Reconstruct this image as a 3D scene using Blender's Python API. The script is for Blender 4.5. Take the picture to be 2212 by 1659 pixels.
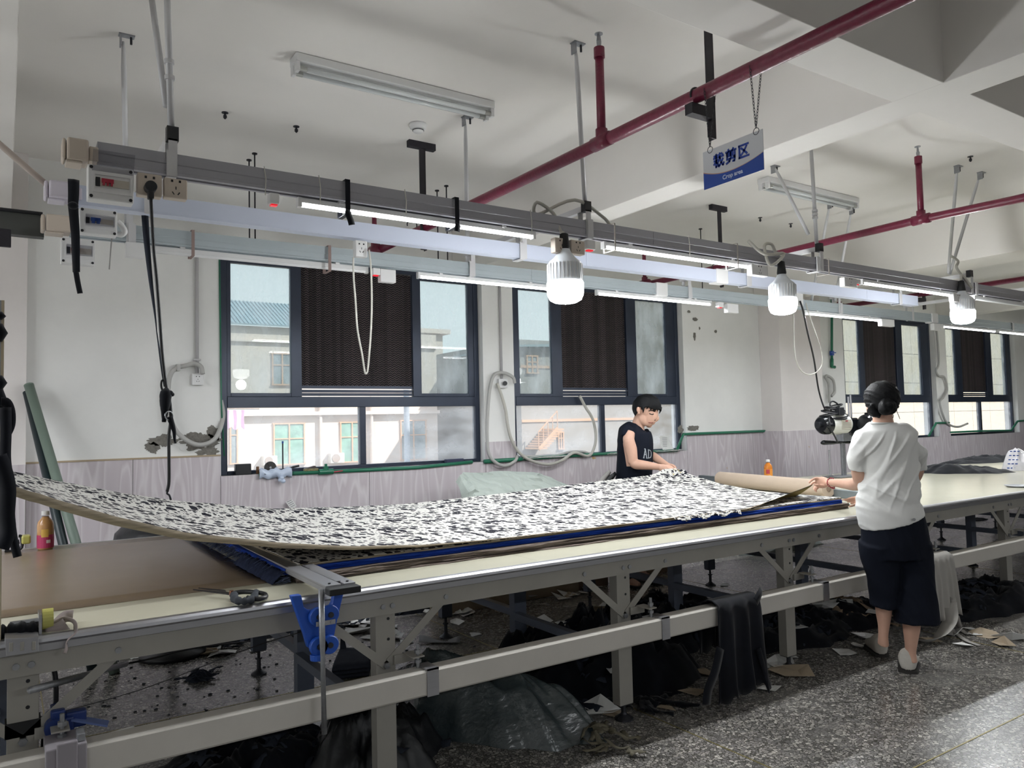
import bpy, math, random
from mathutils import Vector, Matrix, noise
for o in list(bpy.data.objects): bpy.data.objects.remove(o)
S = bpy.context.scene
COL = S.collection
R0 = random.Random(7)
# ------------------------------------------------------------------ camera
FPX, CX, CY, HC = 1659.2, 1106.0, 829.5, 1.445
YAW, PIT, ROL = .58583641, .05037598, -.0227997
FW = Vector((math.sin(YAW)*math.cos(PIT), math.cos(YAW)*math.cos(PIT), math.sin(PIT)))
_r = Vector((math.cos(YAW), -math.sin(YAW), 0)); _u = _r.cross(FW)
RT = _r*math.cos(ROL)+_u*math.sin(ROL); UP = _u*math.cos(ROL)-_r*math.sin(ROL)
CAM = Vector((0, 0, HC))
cd = bpy.data.cameras.new('camera'); cam = bpy.data.objects.new('camera', cd); COL.objects.link(cam)
cd.sensor_width = 36; cd.lens = FPX/2212*36; cd.clip_start = .05; cd.clip_end = 400
cam.matrix_world = Matrix(((RT.x, UP.x, -FW.x, 0), (RT.y, UP.y, -FW.y, 0), (RT.z, UP.z, -FW.z, HC), (0, 0, 0, 1)))
S.camera = cam
# ------------------------------------------------------------------ world, sun, exposure
W = bpy.data.worlds.new('sky'); S.world = W; W.use_nodes = True
wn = W.node_tree; wn.nodes.clear()
wo = wn.nodes.new('ShaderNodeOutputWorld'); bg = wn.nodes.new('ShaderNodeBackground')
tc = wn.nodes.new('ShaderNodeTexCoord'); sp = wn.nodes.new('ShaderNodeSeparateXYZ'); rp = wn.nodes.new('ShaderNodeValToRGB')
wn.links.new(tc.outputs['Generated'], sp.inputs[0]); wn.links.new(sp.outputs['Z'], rp.inputs[0]); wn.links.new(rp.outputs[0], bg.inputs[0]); wn.links.new(bg.outputs[0], wo.inputs[0])
rp.color_ramp.elements[0].color = (.90, .94, .95, 1); rp.color_ramp.elements[1].color = (.55, .72, .95, 1)
bg.inputs[1].default_value = 2.1
sd = bpy.data.lights.new('sun', 'SUN'); sun = bpy.data.objects.new('sun', sd); COL.objects.link(sun)
sd.energy = 7.5; sd.angle = .01; sd.color = (1, .95, .88)
sun.rotation_euler = Vector((-.55, .62, -.75)).to_track_quat('-Z', 'Y').to_euler(); sun.location = (10, -10, 40)
S.view_settings.view_transform = 'Standard'; S.view_settings.look = 'None'; S.view_settings.gamma = 1
S.view_settings.use_curve_mapping = False; S.view_settings.exposure = 0.06
TUBE_W, BULB_W, TUBE_E, BULB_E = 19.0, 30.0, 9.0, 9.0

# ------------------------------------------------------------------ helpers
def ray(x, y): return RT*((x-CX)/FPX)-UP*((y-CY)/FPX)+FW
def at(x, y, X=None, Y=None, Z=None, D=None):
    """the point of the place seen at photograph position x, y on a plane X=, Y=, Z= or at depth D"""
    d = ray(x, y)
    if Z is not None: t = (Z-HC)/d.z
    elif Y is not None: t = Y/d.y
    elif X is not None: t = X/d.x
    else: t = D
    return CAM+d*t
def lin(c): return tuple((v/12.92 if v <= .04045 else ((v+.055)/1.055)**2.4) for v in c)
def hx(s): return lin([int(s[i:i+2], 16)/255 for i in (0, 2, 4)])
_m = {}
def mat(name, col='808080', rough=.6, metal=0, spec=.5, emit=None, es=0, var=0, vscale=8, bump=0, bscale=60, stretch=None, alpha=1, trans=0, sheen=0):
    if name in _m: return _m[name]
    m = bpy.data.materials.new(name); m.use_nodes = True; nt = m.node_tree; b = nt.nodes['Principled BSDF']
    c = hx(col) if isinstance(col, str) else col
    b.inputs['Base Color'].default_value = (*c, 1); b.inputs['Roughness'].default_value = rough; b.inputs['Metallic'].default_value = metal
    b.inputs['Specular IOR Level'].default_value = spec; b.inputs['Alpha'].default_value = alpha; b.inputs['Transmission Weight'].default_value = trans
    if sheen: b.inputs['Sheen Weight'].default_value = sheen
    if emit: b.inputs['Emission Color'].default_value = (*(hx(emit)), 1); b.inputs['Emission Strength'].default_value = es
    if var or bump:
        t = nt.nodes.new('ShaderNodeTexCoord'); mp = nt.nodes.new('ShaderNodeMapping'); nt.links.new(t.outputs['Object'], mp.inputs[0])
        if stretch: mp.inputs['Scale'].default_value = stretch
    if var:
        n = nt.nodes.new('ShaderNodeTexNoise'); n.inputs['Scale'].default_value = vscale; n.inputs['Detail'].default_value = 5; n.inputs['Roughness'].default_value = .65
        nt.links.new(mp.outputs[0], n.inputs['Vector'])
        r = nt.nodes.new('ShaderNodeValToRGB'); r.color_ramp.elements[0].position = .3; r.color_ramp.elements[1].position = .7
        r.color_ramp.elements[0].color = (*[v*(1-var) for v in c], 1); r.color_ramp.elements[1].color = (*[min(1, v*(1+var)) for v in c], 1)
        nt.links.new(n.outputs['Fac'], r.inputs[0]); nt.links.new(r.outputs[0], b.inputs['Base Color'])
    if bump:
        n = nt.nodes.new('ShaderNodeTexNoise'); n.inputs['Scale'].default_value = bscale; n.inputs['Detail'].default_value = 4
        nt.links.new(mp.outputs[0], n.inputs['Vector'])
        bp = nt.nodes.new('ShaderNodeBump'); bp.inputs['Strength'].default_value = bump; bp.inputs['Distance'].default_value = .01
        nt.links.new(n.outputs['Fac'], bp.inputs['Height']); nt.links.new(bp.outputs[0], b.inputs['Normal'])
    _m[name] = m; return m

class MB:
    def __init__(s): s.v = []; s.f = []; s.uv = None
    def add(s, vs, fs):
        k = len(s.v); s.v += [tuple(v) for v in vs]; s.f += [tuple(i+k for i in f) for f in fs]; return s
    def box(s, x0, x1, y0, y1, z0, z1, M=None):
        vs = [Vector((x, y, z)) for x in (x0, x1) for y in (y0, y1) for z in (z0, z1)]
        if M: vs = [M @ v for v in vs]
        return s.add(vs, [(0, 1, 3, 2), (4, 6, 7, 5), (0, 4, 5, 1), (2, 3, 7, 6), (0, 2, 6, 4), (1, 5, 7, 3)])
    def hexa(s, a, b):   # a, b: lists of 4 points (two quads)
        return s.add(list(a)+list(b), [(3, 2, 1, 0), (4, 5, 6, 7), (0, 1, 5, 4), (1, 2, 6, 5), (2, 3, 7, 6), (3, 0, 4, 7)])
    def beam(s, p, q, w, h, up=Vector((0, 0, 1))):   # box bar from p to q, w across, h along up
        p = Vector(p); q = Vector(q); t = (q-p).normalized(); sd_ = t.cross(up)
        if sd_.length < 1e-4: sd_ = Vector((1, 0, 0))
        sd_.normalize(); u = sd_.cross(t)
        o = [sd_*(a*w/2)+u*(b*h/2) for a, b in ((-1, -1), (1, -1), (1, 1), (-1, 1))]
        return s.hexa([p+k for k in o], [q+k for k in o])
    def tube(s, pts, r, n=8, caps=True, closed=False):
        pts = [Vector(p) for p in pts]; m = len(pts); rr = r if isinstance(r, (list, tuple)) else [r]*m
        vs = []; prev = None
        for i, p in enumerate(pts):
            a = pts[i-1] if (i > 0 or closed) else p; b = pts[(i+1) % m] if (i < m-1 or closed) else p
            t = (b-a).normalized() if (b-a).length > 1e-9 else Vector((0, 0, 1))
            if prev is None:
                u = t.cross(Vector((0, 0, 1)));
                if u.length < .1: u = t.cross(Vector((1, 0, 0)))
            else: u = prev-t*prev.dot(t)
            u.normalize(); prev = u; w = t.cross(u)
            vs += [p+(u*math.cos(2*math.pi*k/n)+w*math.sin(2*math.pi*k/n))*rr[i] for k in range(n)]
        fs = []
        for i in range(m if closed else m-1):
            j = (i+1) % m
            fs += [(i*n+k, i*n+(k+1) % n, j*n+(k+1) % n, j*n+k) for k in range(n)]
        if caps and not closed: fs += [tuple(range(n))[::-1], tuple((m-1)*n+k for k in range(n))]
        return s.add(vs, fs)
    def cyl(s, p, q, r, n=16): return s.tube([p, q], r, n)
    def lathe(s, prof, c=(0, 0, 0), n=20, axis=Vector((0, 0, 1))):   # prof: [(r, h)]
        axis = Vector(axis).normalized(); u = axis.cross(Vector((0, 1, 0)))
        if u.length < .1: u = axis.cross(Vector((1, 0, 0)))
        u.normalize(); w = axis.cross(u); c = Vector(c); vs = []
        for r, h in prof: vs += [c+axis*h+(u*math.cos(2*math.pi*k/n)+w*math.sin(2*math.pi*k/n))*max(r, 1e-4) for k in range(n)]
        m = len(prof); fs = [(i*n+k, (i+1)*n+k, (i+1)*n+(k+1) % n, i*n+(k+1) % n) for i in range(m-1) for k in range(n)]
        fs += [tuple(range(n)), tuple((m-1)*n+k for k in range(n))[::-1]]
        return s.add(vs, fs)
    def prism(s, poly, d):   # poly: list of points (planar), d: extrusion vector
        n = len(poly); d = Vector(d); vs = [Vector(p) for p in poly]+[Vector(p)+d for p in poly]
        return s.add(vs, [tuple(range(n))[::-1], tuple(range(n, 2*n))]+[(i, (i+1) % n, n+(i+1) % n, n+i) for i in range(n)])
    def grid(s, P, thick=0):   # P[i][j] points
        a, b = len(P), len(P[0]); vs = [p for row in P for p in row]
        return s.add(vs, [(i*b+j, (i+1)*b+j, (i+1)*b+j+1, i*b+j+1) for i in range(a-1) for j in range(b-1)])
    def ico(s, c, r, n=8, m=6, sc=(1, 1, 1)):
        vs = []; c = Vector(c)
        for i in range(m+1):
            th = math.pi*i/m
            for k in range(n):
                ph = 2*math.pi*k/n; vs.append(c+Vector((r*sc[0]*math.sin(th)*math.cos(ph), r*sc[1]*math.sin(th)*math.sin(ph), r*sc[2]*math.cos(th))))
        return s.add(vs, [(i*n+k, (i+1)*n+k, (i+1)*n+(k+1) % n, i*n+(k+1) % n) for i in range(m) for k in range(n)])

PINV = {}
def ob(name, mb, m, parent=None, smooth=False, bevel=0, kind=None, label=None, cat=None, group=None, uvs=None, solid=0, mats=None):
    me = bpy.data.meshes.new(name); me.from_pydata([tuple(v) for v in mb.v], [], mb.f); me.update()
    me.materials.append(m)
    for x in (mats or []): me.materials.append(x)
    if smooth: me.polygons.foreach_set('use_smooth', [True]*len(me.polygons))
    if uvs:
        ul = me.uv_layers.new(name='UVMap'); 
        for p in me.polygons:
            for li in p.loop_indices: ul.data[li].uv = uvs[me.loops[li].vertex_index]
    o = bpy.data.objects.new(name, me); COL.objects.link(o)
    if parent:
        o.parent = parent
        if parent.name in PINV: o.matrix_parent_inverse = Matrix.Translation(-Vector(PINV[parent.name]))
    if bevel:
        b = o.modifiers.new('bevel', 'BEVEL'); b.width = bevel; b.segments = 2; b.limit_method = 'ANGLE'; b.angle_limit = .8
        o.modifiers.new('wn', 'WEIGHTED_NORMAL') if False else None
    if solid:
        b = o.modifiers.new('solid', 'SOLIDIFY'); b.thickness = solid; b.offset = 0
    if kind: o['kind'] = kind
    if label: o['label'] = label
    if cat: o['category'] = cat
    if group: o['group'] = group
    return o
def thing(name, loc, label=None, cat=None, group=None, kind=None):
    o = bpy.data.objects.new(name, None); COL.objects.link(o); o.location = loc; o.empty_display_size = .05
    if label: o['label'] = label
    if cat: o['category'] = cat
    if group: o['group'] = group
    if kind: o['kind'] = kind
    PINV[o.name] = tuple(loc); return o
def copy_tree(o, parent=None):
    c = o.copy(); COL.objects.link(c)
    if o.name in PINV: PINV[c.name] = PINV[o.name]
    if parent: c.parent = parent; c.matrix_parent_inverse = o.matrix_parent_inverse.copy()
    for ch in o.children: copy_tree(ch, c)
    return c
def bake(o):   # apply modifiers
    dg = bpy.context.evaluated_depsgraph_get(); me = bpy.data.meshes.new_from_object(o.evaluated_get(dg)); o.modifiers.clear(); o.data = me; return o
def arc(c, r, a0, a1, n, u, v):
    c = Vector(c); return [c+u*(r*math.cos(a0+(a1-a0)*i/n))+v*(r*math.sin(a0+(a1-a0)*i/n)) for i in range(n+1)]
def spline(pts, n=6):   # catmull-rom through points
    P = [Vector(p) for p in pts]; P = [P[0]*2-P[1]]+P+[P[-1]*2-P[-2]]; out = []
    for i in range(1, len(P)-2):
        for k in range(n):
            t = k/n; a, b, c, d = P[i-1], P[i], P[i+1], P[i+2]
            out.append(.5*((2*b)+(c-a)*t+(2*a-5*b+4*c-d)*t*t+(3*b-a-3*c+d)*t*t*t))
    out.append(P[-2]); return out
X_, Y_, Z_ = Vector((1, 0, 0)), Vector((0, 1, 0)), Vector((0, 0, 1))
# ------------------------------------------------------------------ special materials
def nodes(name):
    m = bpy.data.materials.new(name); m.use_nodes = True; nt = m.node_tree; return m, nt, nt.nodes['Principled BSDF'], nt.nodes.new, nt.links.new
def ramp(N, stops, interp='LINEAR'):
    r = N('ShaderNodeValToRGB'); r.color_ramp.interpolation = interp; e = r.color_ramp.elements
    while len(e) < len(stops): e.new(.5)
    for i, (p, c) in enumerate(stops): e[i].position = p; e[i].color = (*c, 1) if len(c) == 3 else c
    return r
# terrazzo floor
m_floor, nt, b, N, L = nodes('terrazzo')
t = N('ShaderNodeTexCoord')
nz = N('ShaderNodeTexNoise'); nz.inputs['Scale'].default_value = 60; L(t.outputs['Object'], nz.inputs['Vector'])
mx = N('ShaderNodeMixRGB'); mx.inputs[0].default_value = .012; L(t.outputs['Object'], mx.inputs[1]); L(nz.outputs['Color'], mx.inputs[2])
v1 = N('ShaderNodeTexVoronoi'); v1.feature = 'DISTANCE_TO_EDGE'; v1.inputs['Scale'].default_value = 62; L(mx.outputs[0], v1.inputs['Vector'])
v2 = N('ShaderNodeTexVoronoi'); v2.inputs['Scale'].default_value = 62; L(mx.outputs[0], v2.inputs['Vector'])
sep = N('ShaderNodeSeparateColor'); L(v2.outputs['Color'], sep.inputs[0])
rc = ramp(N, [(0, hx('5f5d5a')), (.4, hx('858280')), (.75, hx('a09c96')), (1, hx('c6c2ba'))]); L(sep.outputs[0], rc.inputs[0])
re_ = ramp(N, [(.04, (0, 0, 0)), (.13, (1, 1, 1))]); L(v1.outputs['Distance'], re_.inputs[0])
big = N('ShaderNodeTexNoise'); big.inputs['Scale'].default_value = 1.4; big.inputs['Detail'].default_value = 8; L(t.outputs['Object'], big.inputs['Vector'])
rb = ramp(N, [(.3, (.72, .72, .72)), (.7, (1, 1, 1))]); L(big.outputs['Fac'], rb.inputs[0])
mc = N('ShaderNodeMixRGB'); mc.inputs[1].default_value = (*hx('46443f'), 1); L(re_.outputs[0], mc.inputs[0]); L(rc.outputs[0], mc.inputs[2])
mm = N('ShaderNodeMixRGB'); mm.blend_type = 'MULTIPLY'; mm.inputs[0].default_value = 1; L(mc.outputs[0], mm.inputs[1]); L(rb.outputs[0], mm.inputs[2]); L(mm.outputs[0], b.inputs['Base Color'])
rr = ramp(N, [(.3, (.17,)*3), (.7, (.36,)*3)]); L(big.outputs['Fac'], rr.inputs[0]); L(rr.outputs[0], b.inputs['Roughness'])
# leopard-like print on cloth, in UV metres
def print_mat(name, base):
    m, nt, b, N, L = nodes(name); t = N('ShaderNodeUVMap')
    nz = N('ShaderNodeTexNoise'); nz.inputs['Scale'].default_value = 26; nz.inputs['Detail'].default_value = 2; L(t.outputs[0], nz.inputs['Vector'])
    mx = N('ShaderNodeMixRGB'); mx.inputs[0].default_value = .012; L(t.outputs[0], mx.inputs[1]); L(nz.outputs['Color'], mx.inputs[2])
    def spots(sc, lo, hi):
        v = N('ShaderNodeTexVoronoi'); v.inputs['Scale'].default_value = sc; v.voronoi_dimensions = '2D'; L(mx.outputs[0], v.inputs['Vector'])
        sp = N('ShaderNodeSeparateColor'); L(v.outputs['Color'], sp.inputs[0])
        mr = N('ShaderNodeMapRange'); mr.inputs['From Min'].default_value = .25; mr.inputs['To Min'].default_value = lo; mr.inputs['To Max'].default_value = hi; L(sp.outputs[0], mr.inputs[0])
        lt = N('ShaderNodeMath'); lt.operation = 'LESS_THAN'; L(v.outputs['Distance'], lt.inputs[0]); L(mr.outputs[0], lt.inputs[1]); return lt
    a = spots(24, .06, .58); c = spots(50, .0, .46)
    mxx = N('ShaderNodeMath'); mxx.operation = 'MAXIMUM'; L(a.outputs[0], mxx.inputs[0]); L(c.outputs[0], mxx.inputs[1])
    mc = N('ShaderNodeMixRGB'); mc.inputs[1].default_value = (*hx(base), 1); mc.inputs[2].default_value = (*hx('141420'), 1); L(mxx.outputs[0], mc.inputs[0])
    L(mc.outputs[0], b.inputs['Base Color']); b.inputs['Roughness'].default_value = .85; b.inputs['Specular IOR Level'].default_value = .2
    _m[name] = m; return m
m_print = print_mat('printed_cloth', 'c6c4bf')
# honeycomb cooling pad: zigzag relief
m_pad, nt, b, N, L = nodes('cooling_pad')
t = N('ShaderNodeTexCoord'); s_ = N('ShaderNodeSeparateXYZ'); L(t.outputs['Object'], s_.inputs[0])
def mth(op, a, b_=None):
    n = N('ShaderNodeMath'); n.operation = op
    for i, q in enumerate((a, b_)):
        if q is None: continue
        if isinstance(q, (int, float)): n.inputs[i].default_value = q
        else: L(q, n.inputs[i])
    return n.outputs[0]
pp = mth('PINGPONG', s_.outputs['X'], .020)
zz = mth('ADD', s_.outputs['Z'], mth('MULTIPLY', pp, .7))
wv = mth('SINE', mth('MULTIPLY', zz, 2*math.pi/.020))
col = mth('FLOOR', mth('MULTIPLY', s_.outputs['X'], 1/.034))
wn_ = N('ShaderNodeTexWhiteNoise'); wn_.noise_dimensions = '1D'; L(col, wn_.inputs['W'])
mr = mth('ADD', mth('MULTIPLY', wv, .5), .5)
rc = ramp(N, [(.15, hx('17131a')), (.75, hx('3a3036')), (1, hx('7d6e6d'))]); L(mr, rc.inputs[0])
ml = N('ShaderNodeMixRGB'); ml.blend_type = 'MULTIPLY'; ml.inputs[0].default_value = .6; L(rc.outputs[0], ml.inputs[1]); L(wn_.outputs['Value'], ml.inputs[2]); L(ml.outputs[0], b.inputs['Base Color'])
bp = N('ShaderNodeBump'); bp.inputs['Strength'].default_value = .8; bp.inputs['Distance'].default_value = .01; L(wv, bp.inputs['Height']); L(bp.outputs[0], b.inputs['Normal'])
b.inputs['Roughness'].default_value = .7
# wood-print wainscot
m_panel, nt, b, N, L = nodes('wood_print_panel')
t = N('ShaderNodeTexCoord'); mp = N('ShaderNodeMapping'); mp.inputs['Scale'].default_value = (5, 5, .55); L(t.outputs['Object'], mp.inputs[0])
nz = N('ShaderNodeTexNoise'); nz.inputs['Scale'].default_value = 1.1; nz.inputs['Detail'].default_value = 1.5; L(mp.outputs[0], nz.inputs['Vector'])
w1 = mth('FRACT', mth('MULTIPLY', nz.outputs['Fac'], 13))
rc = ramp(N, [(0, hx('bdb4b9')), (.55, hx('c3bbc0')), (.8, hx('d0cacd')), (1, hx('c0b8bc'))]); L(w1, rc.inputs[0])
n2 = N('ShaderNodeTexNoise'); n2.inputs['Scale'].default_value = 5; n2.inputs['Detail'].default_value = 3; L(t.outputs['Object'], n2.inputs['Vector'])
r2 = ramp(N, [(.735, (0, 0, 0)), (.745, (1, 1, 1))]); L(n2.outputs['Fac'], r2.inputs[0])
mx = N('ShaderNodeMixRGB'); mx.inputs[2].default_value = (*hx('b89a6a'), 1); L(r2.outputs[0], mx.inputs[0]); L(rc.outputs[0], mx.inputs[1]); L(mx.outputs[0], b.inputs['Base Color'])
b.inputs['Roughness'].default_value = .35
# glass
def glass(name, tint, rough=0.0, dust=0.0):
    m, nt, b, N, L = nodes(name); nt.nodes.remove(b); out = nt.nodes['Material Output']
    tr = N('ShaderNodeBsdfTransparent'); tr.inputs[0].default_value = (*tint, 1); gl = N('ShaderNodeBsdfGlossy'); gl.inputs['Roughness'].default_value = rough
    lw = N('ShaderNodeLayerWeight'); lw.inputs[0].default_value = .5; pw_ = N('ShaderNodeMath'); pw_.operation = 'POWER'; pw_.inputs[1].default_value = 4; L(lw.outputs['Facing'], pw_.inputs[0]); fr = N('ShaderNodeMath'); fr.operation = 'MULTIPLY_ADD'; fr.inputs[1].default_value = .7; fr.inputs[2].default_value = .035; L(pw_.outputs[0], fr.inputs[0]); mx = N('ShaderNodeMixShader'); L(fr.outputs[0], mx.inputs[0]); L(tr.outputs[0], mx.inputs[1]); L(gl.outputs[0], mx.inputs[2])
    last = mx
    if dust:  # dust film, also whitened to imitate the hazy, blown-out view outside
        df = N('ShaderNodeBsdfTranslucent'); df.inputs[0].default_value = (.9, .9, .9, 1); m2 = N('ShaderNodeMixShader'); nz = N('ShaderNodeTexNoise'); nz.inputs['Scale'].default_value = 3; nz.inputs['Detail'].default_value = 6
        mr = N('ShaderNodeMapRange'); mr.inputs['From Min'].default_value = .35; mr.inputs['From Max'].default_value = .75; mr.inputs['To Min'].default_value = dust*.3; mr.inputs['To Max'].default_value = dust*1.6
        L(nz.outputs['Fac'], mr.inputs[0]); L(mr.outputs[0], m2.inputs[0]); L(mx.outputs[0], m2.inputs[1]); L(df.outputs[0], m2.inputs[2]); last = m2
    L(last.outputs[0], out.inputs[0]); _m[name] = m; return m
g_tint = glass('tinted_glass', (.60, .645, .64), 0, .22); g_clear = glass('dusty_hazed_clear_glass', (.95, .95, .95), 0, .22); g_cover = glass('clear_plastic', (.82, .82, .84))

m_wall = mat('white_plaster', 'e2e2e0', .9, var=.05, vscale=1.5, bump=.08, bscale=9)
m_ceil = mat('ceiling_paint', 'e4e1dd', .9, var=.04, vscale=.7)
m_wall2 = mat('column_paint', 'dcd7d5', .9, var=.05, vscale=1.5)
m_cement = mat('bare_cement', '75726c', .95, var=.3, vscale=40, bump=.5)
m_frame = mat('dark_window_frame', '2c3444', .35, .3, var=.12, vscale=5)
m_alu = mat('brushed_aluminium', 'a9a9ad', .38, .9, var=.05, stretch=(1, 8, 8))
m_alu2 = mat('matt_aluminium_rail', 'c8c4bd', .5, .25, var=.05, vscale=3)
m_white = mat('white_plastic', 'd6d6d6', .4); m_cream = mat('aged_cream_plastic', 'c2b6a9', .45); m_lav = mat('lilac_white_plastic', 'cfc9d4', .4)
m_black = mat('black_plastic', '14161b', .4); m_rubber = mat('black_rubber', '0e0f12', .6)
m_red = mat('red_plastic', 'a02038', .4); m_blue = mat('blue_plastic', '1c4a9c', .4)
m_pipe = mat('dark_red_pipe_paint', '6d1e38', .35, var=.15, vscale=30, bump=.2)
m_steel = mat('galvanised_steel', '9a9ca0', .4, .8, var=.15, vscale=30); m_dsteel = mat('dark_steel', '3c3d42', .45, .7)
m_leg = mat('grey_painted_steel', '9a9790', .5, .15, var=.06, vscale=4); m_leg2 = mat('blue_grey_painted_steel', '5c6372', .45, .2, var=.08, vscale=4)
m_top = mat('cream_laminate', 'c9c6b3', .22, var=.03, vscale=3)
m_kraft = mat('kraft_paper', '8c7c6b', .27, var=.06, vscale=2)
m_hang = mat('black_painted_angle', '1d1a22', .6, var=.3, vscale=20)
m_rod = mat('white_painted_rod', 'c4c4c6', .4, .1)
m_cord = mat('white_cord', 'b4b2aa', .5); m_bcord = mat('black_cord', '121318', .5)
m_cloth = mat('black_cloth', '11131a', .9, spec=.15, var=.4, vscale=6, sheen=.15); m_cloth2 = mat('charcoal_cloth', '2b2f38', .9, spec=.15, var=.2)
m_green = mat('green_water_pipe', '1f6b50', .35); m_paper = mat('white_paper', 'd8d8d6', .7, var=.05)
m_brown = mat('brown_card', '8a7766', .8, var=.1); m_tan = mat('tan_paper', 'a3947f', .7, var=.1)

# ------------------------------------------------------------------ room shell
ZC, YW = 3.36, 6.2
def struct(name, mb, m, parent=None, **k): return ob(name, mb, m, parent, kind=None if parent else 'structure', **k)
X0, X1, Y0 = -5.0, 24.0, -6.0
fl = struct('floor', MB().box(X0, X1, Y0, YW+.25, -.1, 0), m_floor)
m_brass = mat('brass_strip', '8f8455', .4, .5)
for p, q in (((X0, 1.79), (X1, 1.79)), ((X0, 4.25), (X1, 4.25)), ((X0, -.67), (X1, -.67))): ob('joint_strip', MB().beam((*p, .0005), (*q, .0005), .006, .002), m_brass, fl)
for x in (.19, 2.65, 5.11, 7.57, 10.03, 12.5): ob('joint_strip', MB().beam((x, Y0, .0005), (x, YW, .0005), .006, .002), m_brass, fl)
struct('ceiling', MB().box(X0, X1, Y0, YW+.25, ZC, ZC+.2), m_ceil)
ZB = 2.91
for i, (a, b) in enumerate(((-.5, .035), (3.475, 3.71), (7.73, 8.25), (12.0, 12.24), (16.3, 16.8))):
    struct('trim_%d' % (i+1), MB().box(a, b, Y0, YW, ZB, ZC+.01), m_ceil, bevel=.004)
struct('trim_6', MB().box(X0, X1, 1.71, 1.95, ZB+.0015, ZC+.01), m_ceil, bevel=.004)
struct('trim_7', MB().box(X0, X1, -3.4, -3.0, ZB+.0015, ZC+.01), m_ceil)
WT = YW+.22
wins = [(1.405, 3.79), (4.14, 6.47), (9.55, 11.91), (12.24, 14.52)]
ZS, ZT = 1.085, 2.86
wb = MB(); xs = X0
for a, b in wins+[(X1, X1)]:
    wb.box(xs, a, YW, WT, 0, ZC); xs = b
for a, b in wins: wb.box(a, b, YW, WT, 0, ZS); wb.box(a, b, YW, WT, ZT, ZC)
wall = struct('wall_back', wb, m_wall)
struct('wall_left', MB().box(X0-.2, X0, Y0, WT, 0, ZC), m_wall); struct('wall_right', MB().box(X1, X1+.2, Y0, WT, 0, ZC), m_wall)
wf = MB(); xs = X0-.2; fw = []
for a, b in fw+[(X1+.2, X1+.2)]: wf.box(xs, a, Y0-.2, Y0, 0, ZC); xs = b
for a, b in fw: wf.box(a, b, Y0-.2, Y0, 0, .95); wf.box(a, b, Y0-.2, Y0, 2.86, ZC)
struct('wall_front', wf, m_wall)
for i, (a, b) in enumerate(fw):
    w_ = thing('window_%d' % (i+5), (a, Y0-.1, .95), kind='structure'); m_ = (a+b)/2
    ob('window_frame', MB().box(a, a+.05, Y0-.13, Y0-.07, .95, 2.86).box(b-.05, b, Y0-.13, Y0-.07, .95, 2.86).box(m_-.025, m_+.025, Y0-.13, Y0-.07, 1.0, 2.81).box(a+.05, b-.05, Y0-.13, Y0-.07, .95, 1.0).box(a+.05, b-.05, Y0-.13, Y0-.07, 2.81, 2.86), m_frame, w_)
struct('trim_8', MB().box(-.75, .131, 6.12, YW, 0, ZC), m_wall2, bevel=.003)
struct('trim_9', MB().box(7.80, 8.62, 5.90, YW, 0, ZC), m_wall2, bevel=.004)
# plaster patches
def blob(cx, cz, rx, rz, seed, n=90, rough=.35):
    pts = []
    for k in range(n):
        a = 2*math.pi*k/n; r = 1+rough*noise.noise(Vector((math.cos(a)*1.7, math.sin(a)*1.7, seed)))*1.6+.12*noise.noise(Vector((math.cos(a)*9, math.sin(a)*9, seed)))
        r = .85+.38*noise.noise(Vector((math.cos(a)*1.6+seed, math.sin(a)*1.6, seed*1.7)))+.22*noise.noise(Vector((math.cos(a)*5, math.sin(a)*5+seed, seed)))+.10*noise.noise(Vector((math.cos(a)*16, math.sin(a)*16, seed)))
        pts.append((cx+rx*r*math.cos(a), cz+rz*r*math.sin(a)))
    return pts
def patch(px, py, rx, rz, seed, Y=YW, name='bare_cement_patch', m=None, rough=.35):
    c = at(px, py, Y=Y); mb = MB(); mb.prism([Vector((x, Y-.003, z)) for x, z in blob(c.x, c.z, rx, rz, seed, rough=rough)], (0, .004, 0)); return ob(name, mb, m or m_cement, wall)
for a in ((430, 952, .16, .075, 3), (355, 952, .11, .045, 5), (330, 966, .06, .05, 8), (450, 975, .1, .04, 9), (462, 935, .06, .06, 11)): patch(*a)
patch(397, 967, .035, .03, 2, YW-.003, m=m_wall, name='plaster_island')
for a in ((1488, 673, .03, .018, 1), (1502, 690, .05, .025, 2), (1511, 709, .012, .02, 3), (1546, 716, .025, .022, 4), (1500, 726, .025, .05, 6), (1497, 925, .11, .035, 7), (1470, 928, .05, .05, 12)): patch(*a)
patch(1719, 918, .06, .07, 21, 5.9 if False else YW)
# wainscot panels
def panel(a, b, z, y=YW, y2=None): return ob('panel', MB().box(a+.002, b-.002, y-.012, y-.002, .0, z), m_panel, wall, bevel=.001)
for a, b in ((.133, .79), (.79, 1.40)): panel(a, b, 1.24)
for a, b in ((-.75, -.3), (-.3, .13)): panel(a, b, 1.24, 6.12)
for a, b in ((1.40, 2.62), (2.62, 3.79)): panel(a, b, ZS)
panel(3.79, 4.14, 1.27)
for a, b in ((4.14, 5.3), (5.3, 6.47)): panel(a, b, ZS)
for a, b in ((6.47, 7.6), (7.6, 7.80)): panel(a, b, 1.272)
for a, b in ((7.80, 8.21), (8.21, 8.62)): panel(a, b, 1.272, 5.90)
ob('panel', MB().box(7.787, 7.798, 5.89, 6.19, 0, 1.272), m_panel, wall)
for a, b in ((8.63, 9.55),): panel(a, b, 1.272)
for a, b in ((9.55, 10.7), (10.7, 11.91)): panel(a, b, ZS)
panel(11.91, 12.24, 1.27)
for a, b in ((12.24, 13.4), (13.4, 14.52)): panel(a, b, ZS)
for a, b in ((14.52, 15.7), (15.7, 16.9)): panel(a, b, 1.272)
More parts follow.
